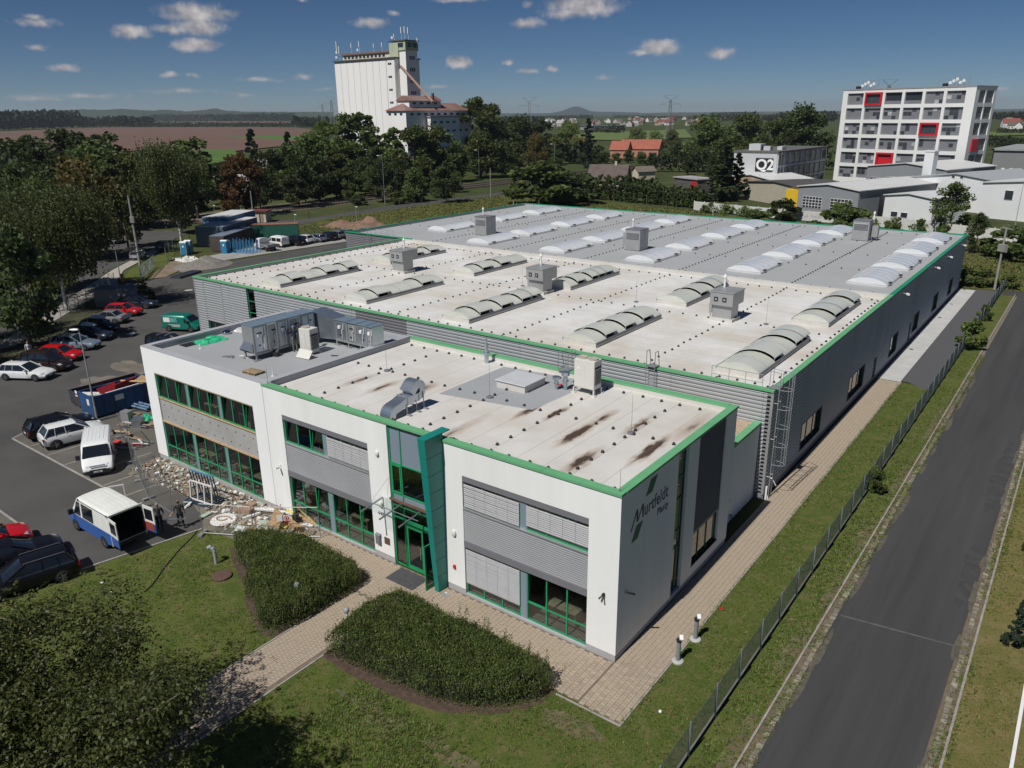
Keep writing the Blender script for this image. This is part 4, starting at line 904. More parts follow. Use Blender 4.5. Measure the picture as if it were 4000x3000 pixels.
# ------------------------------------------------------------------ wire holders of the lightning protection
hold = []
for x in (-57.5, -45.0, -33.0, -21.2, -9.2):
 y = 19.6
 while y < 48.6: hold.append((x+R.uniform(-.05, .05), y, ZO)); y += R.uniform(.95, 1.1)
for y in (20.0, 33.6, 47.6):
 x = -60
 while x < -.9: hold.append((x, y+R.uniform(-.05, .05), ZO)); x += R.uniform(1.0, 1.25)
y = 19.8
while y < 48: hold.append((-.95, y, ZO)); hold.append((-60.2, y, ZO)); y += 1.1
for x in (-57.0, -45.0, -33.4, -21.5, -9.6):
 y = 50.2
 while y < 91.5: hold.append((x, y, ZN)); y += R.uniform(.75, .9)
for y in (50.8, 61.4, 71.2, 81.3, 91.3):
 x = -71
 while x < -1.2: hold.append((x, y+R.uniform(-.05, .05), ZN)); x += R.uniform(1.7, 2.0)
for y in (.85, 6.5, 11.4):
 x = -22.6
 while x < -.7: hold.append((x, y+R.uniform(-.06, .06), 7.85)); x += R.uniform(1.0, 1.2)
for x in (-20.0, -11.9, -7.6, -3.1):
 y = 1.6
 while y < 11: hold.append((x, y, 7.85)); y += R.uniform(1.0, 1.15)
hold = [h for h in hold if not any(abs(h[0]-c) < 1.6 and (20.5 < h[1] < 31.7 or 35.5 < h[1] < 45.8) for c in cols) and not (h[2] == ZN and any(abs(h[0]-c) < 2.1 and any(q-.5 < h[1] < q+7.2 for q in ys) for c, ys in ncols))]
hold.sort(key=lambda h: (Vector(h)-CAM).length)
hp = MB().lathe((0, 0, 0), [(.095, 0), (.095, .03), (.06, .1), (.03, .13)], 8); hme = hp.mesh('wire_holder', blk)
for h in hold[:300]:
 where = 'office roof' if h[2] == 7.85 else 'pale hall roof' if h[2] == ZO else 'grey hall roof'
 tag(link('wire_holder', hme, None, h), 'small black conical wire holder standing on the '+where, 'holder', 'wire holders on the '+where)
mb = MB()
for h in hold[300:]:
 o_ = len(mb.v); mb.v += [(a+h[0], b+h[1], c+h[2]) for a, b, c in hp.v]; mb.f += [tuple(i+o_ for i in f) for f in hp.f]
mb.m = [0]*len(mb.f); tag(mb.build('wire_holders', blk), 'rest of the small black wire holders dotted over the hall roofs', 'holders', None, 'stuff')
for (x, y, z, w) in ((-20, 6.5, 7.85, 'left'), (-11.9, 6.45, 7.85, 'middle'), (-3.1, 6.5, 7.85, 'right')):
 tag(MB().lathe((x, y, z), [(.2, 0), (.2, .08), (.12, .1)], 10).tube((x, y, z+.1), (x, y, z+2.0), .012, .006, 6).build('lightning_rod', greym), 'thin lightning rod on a round foot, '+w+' of the three along the office roof', 'rod')
for (x, y, w) in ((-53.2, 33.4, 'far left'), (-41.8, 33.4, 'left'), (-30.5, 35.0, 'middle'), (-18.2, 35.2, 'right'), (-6.2, 34.2, 'far right')):
 tag(MB().lathe((x, y, ZO), [(.2, 0), (.2, .08), (.12, .1)], 10).tube((x, y, ZO+.1), (x, y, ZO+2.2), .012, .006, 6).build('lightning_rod', greym), 'thin lightning rod on a round foot, '+w+' on the pale hall roof', 'rod')
tag(MB().tube((-.2, .2, 8.2), (-.2, .2, 9.2), .012, .006, 6).box(-.23, -.17, .17, .23, 8.2, 8.26).build('lightning_rod', greym), 'short rod at the front right corner of the office roof', 'rod')
tag(MB().tube((-23.3, .25, 8.2), (-23.3, .25, 9.3), .012, .006, 6).box(-23.33, -23.27, .22, .28, 8.2, 8.26).build('lightning_rod', greym), 'short rod where the green coping meets the left wing', 'rod')
# ------------------------------------------------------------------ things on the office roof
t = thing('vent_duct', 'bent galvanised air duct on thin legs on the front office roof', 'duct', (-14.2, 2.0, 7.85))
def duct(pts, w, h, name, parent):
 mb = MB(); vs = []; fs = []
 P = [Vector(q) for q in pts]
 for i, q in enumerate(P):
  d = ((P[min(i+1, len(P)-1)]-P[max(i-1, 0)])).normalized(); a = Vector((1, 0, 0)); b = d.cross(a).normalized()
  vs += [tuple(q+a*sx_*w/2+b*sz*h/2) for sx_, sz in ((-1, -1), (1, -1), (1, 1), (-1, 1))]
 for i in range(len(P)-1):
  for k in range(4): fs.append((4*i+k, 4*i+(k+1) % 4, 4*i+4+(k+1) % 4, 4*i+4+k))
 fs += [(3, 2, 1, 0), tuple(4*(len(P)-1)+k for k in range(4))]
 mb.add(vs, fs); return mb.build(name, galv, parent)
arc = [(0, -1.1, .08), (0, -1.1, .2)]+[(0, -.75-.35*math.cos(a), .2+.32*math.sin(a)) for a in [k*math.pi/12 for k in range(1, 6)]]
duct(arc+[(0, -.35, .6), (0, .0, .72)], .74, .42, 'lower_duct', t)
duct([(0, .0, .72), (0, .85, .74)], .75, .43, 'straight_duct', t)
duct([(0, .85, .74), (0, 1.05, .8), (0, 1.15, .92), (0, 1.17, 1.1)], .745, .425, 'elbow', t)
duct([(0, 1.17, 1.1)]+[(0, .87+.3*math.cos(a), 1.14+.3*math.sin(a)) for a in [k*math.pi/12 for k in range(1, 10)]]+[(0, .35, 1.05)], .76, .44, 'hood', t)
for z_, y_ in ((.62, 0), (.62, .85)): MB().box(-.39, .39, y_-.02, y_+.02, z_-.12, z_+.36).build('flange', galv_d, t)
for (x, y, z) in ((.4, -.1, .6), (.4, .6, .62), (.41, 1.15, .95), (-.4, -.1, .6), (-.4, .6, .62), (-.41, 1.15, .95)):
 MB().box(x-.02, x+.02, y-.02, y+.02, .05, z).box(x-.12, x+.3, y-.08, y+.08, 0, .06).build('leg', galv_d, t)
t = thing('roof_hatch', 'low white roof hatch with a flat lid on the grey foil patch', 'hatch', (-11.7, 9.1, 7.85))
MB().box(-1.0, 1.0, -1.0, 1.0, 0, .4).build('upstand', upst, t); bevel(MB().box(-1.08, 1.08, -1.08, 1.08, .4, .47).build('lid', M('hatch_lid', (.5, .51, .53), .5, .05), t), .02, 1)
struct(MB().add([(x, y, 7.856) for x, y in ((-14.65, 5.3), (-8.9, 6.3), (-8.6, 10.8), (-9.9, 11.9), (-14.65, 11.3))], [(0, 1, 2, 3, 4)]).build('roof_foil_patch', memb_n))
def condenser(label, loc, rz, w, d, h, leg):
 t = thing('condenser', label, 'air conditioner', loc, rz)
 bevel(MB().box(-w/2, w/2, -d/2, d/2, leg, h).build('casing', M('ivory_casing', (.6, .585, .54), .5, .04, 2), t), .025, 2)
 for x in (-w/2, w/2):
  for y in (-d/2, d/2): MB().box(x-.04, x+.04, y-.04, y+.04, .0, leg).box(x-.14, x+.14, y-.12, y+.12, 0, .05).build('foot', MATS['ivory_casing'], t)
 MB().lathe((-w/4+.02, 0, h), [(.3*w, 0), (.3*w, .06), (.25*w, .07), (.05, .05)], 14).build('fan', M('fan_grille', (.4, .37, .31), .6, .3, 12), t) if w < 1.0 else [MB().lathe((s_*w/4, 0, h), [(.26*w*.9, 0), (.26*w*.9, .08), (.2*w, .09), (.05, .05)], 14).build('fan', M('fan_grille', (.4, .37, .31), .6, .3, 12), t) for s_ in (-1, 1)]
 g_ = MB().box(w/2, w/2+.012, -d/2+.06, d/2-.06, leg+.25, h-.35).build('grille', blk, t)
 for k in range(10): MB().box(w/2+.012, w/2+.03, -d/2+.06, d/2-.06, leg+.28+k*(h-leg-.7)/10, leg+.3+k*(h-leg-.7)/10).build('grille_bar', MATS['ivory_casing'], g_)
 MB().box(-w/2+.03, w*.05, -d/2-.012, -d/2, leg+.06, h-.3).box(w*.08, w/2-.05, -d/2-.012, -d/2, leg+.06, h-.3).build('front_panel', MATS['ivory_casing'], t)
 MB().box(-w/2+.2, -w/2+.36, -d/2-.018, -d/2-.012, h-.55, h-.45).build('badge', whm, t)
 return t
condenser('tall ivory air conditioning unit with two fans at the back of the office roof', (-7.95, 10.3, 7.85), 0, 1.3, .8, 2.0, .35)
for (x, y, h, s_, lab) in ((-9.2, 9.95, 1.1, 1, 'taller'), (-9.65, 9.7, .8, .85, 'shorter')):
 tag(MB().lathe((x, y, 7.85), [(.11*s_, 0), (.11*s_, h*.45), (.2*s_, h*.5), (.12*s_, h*.55), (.12*s_, h*.75), (.24*s_, h*.8), (.26*s_, h*.98), (.05, h)], 14).build('roof_vent', galv), lab+' grey mushroom roof vent left of the ivory air conditioner', 'vent')
tag(MB().lathe((-16, 11.3, 7.85), [(.14, 0), (.14, .45), (.2, .5), (.2, .7), (.1, .75), (.1, 1.0), (.13, 1.02), (.13, 1.25), (.05, 1.3), (.05, 1.6)], 12).build('roof_vent', galv), 'slender grey flue standing by the rear parapet of the office roof', 'vent')
tag(MB().tube((-10.05, 10.35, 7.93), (-9.75, 10.45, 7.93), .05).tube((-9.95, 10.3, 7.92), (-9.85, 10.6, 7.92), .03).build('power_plug', M('pink_plug', (.7, .06, .1), .5, .1)), 'small pinkish red plug lying on the office roof', 'plug')
def cage_top(label, x, y, z):
 t = thing('ladder_cage', label, 'ladder', (x, y, z))
 MB().box(-.35, .35, -.3, .4, -.02, .02).build('platform', galv_d, t)
 for s_ in (-.35, .35): MB().tube((s_, -.28, 0), (s_, -.28, 1.0), .025).tube((s_, -.28, 1.0), (s_, .1, 1.1), .025).tube((s_, .1, 1.1), (s_*.9, .35, 0), .02).build('handrail', galv_d, t)
 hb = MB(); pts = [(.5*math.sin(a), .45+.45*-math.cos(a), 1.05) for a in [(-1+k/5)*2.3 for k in range(11)]]
 pts = [(.42*math.cos(a)*1.0, .3+.55*math.sin(a), 1.05) for a in [k*math.pi/8-.15 for k in range(9)]]
 hb.chain(pts, .022); hb.chain([(a, b, .05) for a, b, c in pts], .015)
 for p in pts[1::2]: hb.tube(p, (p[0], p[1], .05), .012)
 hb.build('cage', galv_d, t); return t
cage_top('grey caged step platform at the rear edge of the office roof', -10.6, 12.1, 8.22)
t = thing('step_over', 'grey steel ladder stepping over the hall roof edge behind the air conditioner', 'ladder', (-8.05, 18.3, 8.2-1.05))
for s_ in (-.3, .3): MB().tube((s_, -.1, -2.2), (s_, -.1, 1.1), .025).tube((s_, -.1, 1.1), (s_, .3, 1.1), .025).tube((s_, .3, 1.1), (s_, .55, .0), .025).build('rail', galv_d, t)
MB().box(-.3, .3, -.05, .55, .06, .1).build('platform', galv_d, t)
for k in range(8): MB().tube((-.3, -.1, -2.0+k*.27), (.3, -.1, -2.0+k*.27), .015).build('rung', galv_d, t)
# caged ladder on the right wall of the hall
t = thing('caged_ladder', 'tall galvanised caged ladder on the right corner of the hall', 'ladder', (.1, 19.0, 0))
galv_l = M('bright_galvanised', (.5, .52, .54), .4, .08, 2, metal=.6)
for yy in (-.25, .25): MB().tube((0, yy, 0.03), (0, yy, 8.2), .025, .025, 6).build('rail', galv_l, t)
for k in range(26): MB().tube((0, -.25, .35+k*.28), (0, .25, .35+k*.28), .013, .013, 6).build('rung', galv_l, t)
pts = [(.02+.72*math.sin(a), -.36*math.cos(a), 0) for a in [k*math.pi/8 for k in range(9)]]
for z in (2.4, 3.6, 4.8, 6.0, 7.2, 8.2): MB().chain([(a, b, z) for a, b, c in pts], .018, 6).build('hoop', galv_l, t)
for k in (2, 3, 4, 5, 6): MB().tube((pts[k][0], pts[k][1], 2.4), (pts[k][0], pts[k][1], 8.2), .014, .014, 6).build('cage_bar', galv_l, t)
for z in (1.5, 4.0, 6.3): MB().tube((-.25, -.25, z), (0, -.25, z), .015).tube((-.25, .25, z), (0, .25, z), .015).build('bracket', galv_l, t)
MB().box(-.6, .0, -.3, .3, 7.2, 7.24).build('platform', galv_d, t)
rl = MB().chain([(-.6, -.3, 7.2), (-.6, -.3, 8.25), (0, -.25, 8.2)], .02).chain([(-.6, .3, 7.2), (-.6, .3, 8.25), (0, .25, 8.2)], .02); rl.build('handrail', galv_l, t)
gr = thing('roof_guardrail', 'low galvanised guardrail on the hall roof beside the caged ladder', 'railing', (-1.0, 19.0, ZO))
MB().chain([(0, -.1, 1.05), (-3.2, -.1, 1.05)], .02).chain([(0, -.1, .55), (-3.2, -.1, .55)], .016).build('rail', galv_l, gr)
for x in (0, -1.05, -2.1, -3.2): MB().tube((x, -.1, 0), (x, -.1, 1.05), .018).build('post', galv_l, gr)
tag(MB().cbox((-4.3, 19.1, ZO+1.05), (.1, .26, .12), .4).tube((-4.3, 19.1, ZO), (-4.3, 19.1, ZO+1.0), .02).build('roof_camera', whm), 'small white camera on a short pole at the end of the roof guardrail', 'camera')
t = thing('caged_ladder', 'small galvanised ladder on the dark left wall of the hall, far side', 'ladder', (-67.0, HYJ-.15, 0))
for xx in (-.25, .25): MB().tube((xx, 0, 4.0), (xx, 0, 8.3), .03, .03, 6).build('rail', galv_l, t)
for k in range(12): MB().tube((-.25, 0, 4.2+k*.28), (.25, 0, 4.2+k*.28), .015, .015, 6).build('rung', galv_l, t)
MB().tube((-.25, 0, 4.2), (-.25, .2, 4.2), .02).tube((.25, 0, 4.2), (.25, .2, 4.2), .02).build('bracket', galv_l, t)
gr = thing('roof_guardrail', 'galvanised guardrail on the grey roof near its left corner', 'railing', (-66.4, HYJ+.6, ZN))
MB().chain([(0, 0, 1.1), (3.5, 0, 1.1)], .025).chain([(0, 0, .6), (3.5, 0, .6)], .02).build('rail', galv_l, gr)
for x in (0, 1.1, 2.3, 3.5): MB().tube((x, 0, 0), (x, 0, 1.1), .02).build('post', galv_l, gr)
# ------------------------------------------------------------------ plant on the left wing
zl = 7.8
def ahu(label, loc, rz, L_, w, h, lg, secs, dirty):
 t = thing('air_handling_unit', label, 'air handler', loc, rz)
 MB().box(0, L_, -.04, .04, lg-.1, lg).box(0, L_, w-.04, w+.04, lg-.1, lg).build('base_frame', galv_d, t)
 x = .1
 while x < L_:
  for y in (0, w): MB().box(x-.04, x+.04, y-.04, y+.04, .06, lg-.1).box(x-.25, x+.25, y-.15, y+.15, 0, .06).build('leg', galv_d, t)
  x += (L_-.2)/3
 p = 0
 for i, s_ in enumerate(secs):
  bevel(MB().box(p+.01, p+s_-.01, 0, w, lg, h if i else h-.0).build('casing', galv if i % 2 else galv_d, t), .015, 1)
  MB().box(p-.0, p+s_, -.06, w+.06, h, h+.05).build('lid', M('blue_grey_lid', (.22, .29, .36), .45, .06, 1, metal=.4), t)
  MB().box(p+s_-.03, p+s_+.03, -.065, w+.065, h+.051, h+.08).build('lid_seam', galv, t)
  for kz in (.28, .72):
   if R.random() < .7: MB().tube((p+s_*R.uniform(.2, .8), -.0, lg+(h-lg)*kz), (p+s_*R.uniform(.25, .75), -.05, lg+(h-lg)*kz), .05, .05, 8).build('gauge', blk, t)
  if R.random() < .75: MB().box(p+s_*.3, p+s_*.3+.2, -.1, -.001, lg+(h-lg)*.6, lg+(h-lg)*.6+.2).build('switch_box', whm, t)
  a = p+s_*R.uniform(.4, .7); MB().chain([(a, -.05, lg+.15), (a, -.06, lg+(h-lg)*.55), (a+.15, -.06, lg+(h-lg)*.62), (a+.15, -.05, h-.15)], .025).build('conduit', whm, t)
  MB().box(p+s_*.12, p+s_*.88, -.012, -.001, lg+.1, h-.12).build('door_panel', galv_d if i % 2 else galv, t)
  p += s_
 return t
t = ahu('long galvanised air handling unit nearest the front edge of the left wing roof', (-28.55, 3.15, zl), rad(90), 5.0, 1.15, 2.25, .45, [1.1, .8, .9, 1.0, 1.2], 1)
MB().add([(-.4, .1, .75), (-.4, 1.05, .75), (-.02, 1.05, 1.15), (-.02, .1, 1.15), (-.05, .1, .5), (-.05, 1.05, .5)], [(0, 1, 2, 3), (0, 4, 5, 1), (0, 3, 4), (1, 5, 2)]).build('intake_hood', galv, t)
for k in range(6): MB().bar((-.38+.05*k, .15, .7-.03*k), (-.38+.05*k, 1.0, .7-.03*k), .02, .05).build('intake_slat', blk, t)
ahu('galvanised air handling unit at the back right of the left wing roof', (-27.2, 8.75, zl), 0, 3.7, 1.0, 1.75, .4, [1.2, 1.0, .9, .6], 1)
t = thing('air_duct', 'large galvanised duct joining the two air handling units', 'duct', (-28.5, 8.3, zl))
duct_b = MB().add([(-1.1, .0, .35), (-.1, .0, .35), (1.35, .45, .35), (1.35, 1.45, .35), (-1.1, 1.7, .35), (-1.1, .0, 2.1), (-.1, .0, 2.1), (1.35, .45, 1.8), (1.35, 1.45, 1.8), (-1.1, 1.7, 2.1)], [(4,3,2,1,0),(5,6,7,8,9),(0,1,6,5),(1,2,7,6),(2,3,8,7),(3,4,9,8),(4,0,5,9)])
duct_b.build('duct_body', galv, t)
for x, y in ((-1.0, .2), (-.2, .2), (1.2, .6), (1.2, 1.3), (-1.0, 1.5)): MB().box(x-.04, x+.04, y-.04, y+.04, 0, .36).build('leg', galv_d, t)
condenser('tall ivory air conditioning unit with its front panel off, left wing roof', (-27.05, 6.35, zl), rad(8), .95, .8, 1.75, .12)
tag(MB().cbox((-26.45, 5.4, zl+.28), (1.15, .05, .62), .12, rad(-40)).build('panel_cover', MATS['ivory_casing']), 'loose ivory cover panel propped before the open air conditioner', 'panel')
# pallet, tarpaulin, dome, plastic bags, cables
def pallet(label, loc, rz, group=None):
 t = thing('pallet', label, 'pallet', loc, rz, group); wd = M('weathered_wood', (.3, .22, .13), .85, .3, 5, col2=(.2, .16, .11), objvar=.2)
 for k in range(7): MB().box(-.6, .6, -.4+k*.117, -.4+k*.117+.09, .12, .144).build('board', wd, t)
 for x in (-.55, 0, .55): MB().box(x-.05, x+.05, -.4, .4, .098, .12).build('stringer', wd, t)
 for x in (-.55, 0, .55):
  for y in (-.35, 0, .35): MB().box(x-.05, x+.05, y-.05, y+.05, .022, .098).build('block', wd, t)
 for y in (-.35, 0, .35): MB().box(-.6, .6, y-.05, y+.05, 0, .022).build('board', wd, t)
 return t
pallet('wooden pallet lying near the front edge of the left wing roof', (-26.6, 1.6, zl), .05)
def crumple(name, label, cat, cx, cy, z, lx, ly, h, mat, seed, n=22, rz=0.0):
 mb = MB(); vs = []; fs = []
 for j in range(n+1):
  for i in range(n+1):
   u, v = i/n*2-1, j/n*2-1; e = max(0, 1-max(abs(u), abs(v))**3)
   q = noise.noise(Vector((u*2.1+seed, v*2.7, seed*.7)))*.5+noise.noise(Vector((u*6+seed, v*6.5, 3.1)))*.35+.45
   du = noise.noise(Vector((seed, u*3, v*3)))*.15
   x, y = (u+du)*lx, (v+du)*ly
   vs.append((cx+x*math.cos(rz)-y*math.sin(rz), cy+x*math.sin(rz)+y*math.cos(rz), z+.01+max(0, q)*h*e))
 for j in range(n):
  for i in range(n): a = j*(n+1)+i; fs.append((a, a+1, a+n+2, a+n+1))
 mb.add(vs, fs); return tag(mb.build(name, mat), label, cat)
tarp = M('green_tarpaulin', (.03, .4, .2), .5, .15, 2); plas = M('clear_plastic_sheet', (.55, .55, .56), .25, .15, 4, spec=.8)
crumple('tarpaulin', 'crumpled bright green tarpaulin by the left parapet of the left wing roof', 'tarpaulin', -35.3, 4.2, zl, .75, 1.1, .3, tarp, 3.3)
tag(MB().box(-36.1, -35.2, 2.3, 4.4, zl+.002, zl+.03).build('foil_strip', blk), 'black foil strip lying under the green tarpaulin', 'foil')
tag(ell((-36.0, 6.0, zl+.1), (.35, .35, .18)).build('dome_light', M('chrome_dome', (.6, .6, .6), .08, .02, metal=1.0), None, True), 'shiny round dome light on the left wing roof', 'dome')
crumple('plastic_bags', 'heap of clear plastic sheeting by the left parapet of the left wing roof', 'plastic', -35.75, 7.6, zl, .5, .9, .55, plas, 8.1)
cb2 = MB(); pts = [(-31+.3*math.cos(k*.9)+k*.02, 2.6+.22*math.sin(k*1.1)+.01*k, zl+.02) for k in range(28)]; cb2.chain(pts, .012, 5); tag(cb2.build('cable_coil', greym), 'tangled grey cable lying left of the air handling unit', 'cable')
cb2 = MB(); pts = [(-30.4+.1*k, 3.2+.15*math.sin(k*.7), zl+.03) for k in range(12)]; cb2.chain(pts, .03, 6); tag(cb2.build('hose', whm), 'pale hose snaking to the front air handling unit', 'hose')
for (x, y, l, lab) in ((-34.1, 2.7, .3, 'left'), (-25.1, 1.9, .25, 'right')): tag(MB().tube((x, y, zl), (x, y, zl+.35), .03).lathe((x, y, zl), [(.12, 0), (.12, .03)], 10).build('roof_outlet', whm), 'little pale roof outlet, '+lab+' of the two on the left wing roof', 'outlet')
tag(MB().cbox((-25.0, 6.9, zl+.04), (.9, .05, .05), .4).cbox((-28.4, 4.6, zl+.15), (.45, .35, .28), .3).cbox((-28.4, 4.6, zl+.32), (.45, .35, .03), .3, .8).build('tool_case', blk), 'open black tool case under the front air handling unit', 'case')
rbr = MB()
for k in range(40): rbr.cbox((-23.6-R.uniform(.4, 1.4), 10.3+R.uniform(-.5, .7), zl+.05+R.uniform(0, .12)), (R.uniform(.05, .3), R.uniform(.05, .2), R.uniform(.03, .1)), R.uniform(0, 3), R.uniform(-.4, .4))
tag(rbr.build('rubble_heap', M('brick_rubble', (.36, .26, .2), .9, .35, 6)), 'small heap of rubble in the rear right corner of the left wing roof', 'rubble', None, 'stuff')
# ================================================================== vehicles
def paint(name, c, metal=.2): return M(name, c, .32, .04, 3, metal=metal, spec=.5, coat=.7)
tyre = M('tyre_rubber', (.018, .018, .019), .85, .2, 8); rimm = M('wheel_rim', (.42, .43, .45), .3, .1, 6, metal=.8); trim = M('black_trim', (.022, .022, .024), .6, .1)
carglass = M('car_glass', (.012, .015, .02), .06, .1, 2, spec=.7, coat=.5); hl = M('headlight_glass', (.55, .58, .6), .1, .1, spec=.8, coat=1.0); tl = M('tail_light', (.3, .008, .01), .2, .1, coat=1.0); plate = M('number_plate', (.7, .7, .68), .5, .04)
_wheel = {}
def wheels(t, xs, tr, r=.33, w=.21):
 k = round(r, 2)
 if k not in _wheel:
  tm = MB(); n = 18
  pr = [(r*.62, -w/2), (r*.95, -w/2), (r, -w/2+.04), (r, w/2-.04), (r*.95, w/2), (r*.62, w/2)]
  tm.lathe((0, 0, 0), pr, n); tm.v = [(a, c, b) for a, b, c in tm.v]
  rm = MB(); rm.lathe((0, 0, 0), [(r*.64, w/2-.06), (r*.64, w/2-.015), (r*.56, w/2-.03), (r*.5, w/2-.045)], n); rm.v = [(a, c, b) for a, b, c in rm.v]
  for i in range(5):
   a = 2*math.pi*i/5; rm.bar((r*.08*math.cos(a), w/2-.012, r*.08*math.sin(a)), (r*.58*math.cos(a), w/2-.012, r*.58*math.sin(a)), .055, .03)
  _wheel[k] = (tm.mesh('tyre', tyre, True), rm.mesh('rim', rimm))
 tm, rm = _wheel[k]
 for x in xs:
  for s_ in (-1, 1):
   o = link('wheel', tm, t, (x, s_*tr, r), 0 if s_ > 0 else math.pi)
   link('rim', rm, o)
def loft(secs, n0=False):
 """secs: list of (x, [(y,z)... half section from bottom centre to top centre])"""
 mb = MB(); m = len(secs[0][1]); vs = []
 for x, h in secs:
  full = [(x, y, z) for y, z in h]+[(x, -y, z) for y, z in h[-2:0:-1]]
  vs += full
 k = 2*m-2; fs = []
 for i in range(len(secs)-1):
  for j in range(k): fs.append((i*k+j, (i+1)*k+j, (i+1)*k+(j+1) % k, i*k+(j+1) % k))
 fs.append(tuple(range(k))); fs.append(tuple((len(secs)-1)*k+j for j in range(k-1, -1, -1)))
 mb.add(vs, fs); return mb
CARK = {   # length, width, height, stations of the lower body (x/L from rear, sill, top), glasshouse (bottom rear, top rear, top front, bottom front)
 'wagon': (4.75, 1.82, 1.5, [(0, .42, .78), (.015, .3, .95), (.1, .24, 1.0), (.3, .2, .98), (.6, .2, .95), (.72, .22, .93), (.9, .24, .82), (.98, .3, .66), (1, .4, .58)], (.03, .10, .52, .72)),
 'hatch': (4.1, 1.74, 1.47, [(0, .42, .8), (.015, .3, .98), (.1, .24, 1.0), (.3, .2, .97), (.62, .2, .94), (.74, .22, .92), (.9, .24, .82), (.98, .3, .66), (1, .4, .58)], (.03, .13, .55, .74)),
 'sedan': (4.6, 1.78, 1.45, [(0, .42, .75), (.015, .32, .93), (.12, .25, .98), (.25, .2, .96), (.6, .2, .93), (.72, .22, .9), (.9, .24, .8), (.98, .3, .66), (1, .4, .58)], (.12, .27, .55, .72)),
 'suv': (4.45, 1.84, 1.62, [(0, .5, .85), (.015, .38, 1.05), (.1, .3, 1.1), (.3, .26, 1.07), (.62, .26, 1.05), (.74, .28, 1.02), (.9, .3, .92), (.98, .36, .74), (1, .46, .62)], (.03, .12, .54, .73)),
 'mpv': (4.4, 1.8, 1.82, [(0, .45, .85), (.012, .32, 1.05), (.1, .25, 1.1), (.3, .22, 1.1), (.64, .22, 1.08), (.76, .24, 1.04), (.9, .26, .92), (.98, .32, .72), (1, .42, .62)], (.01, .035, .60, .8)),
}
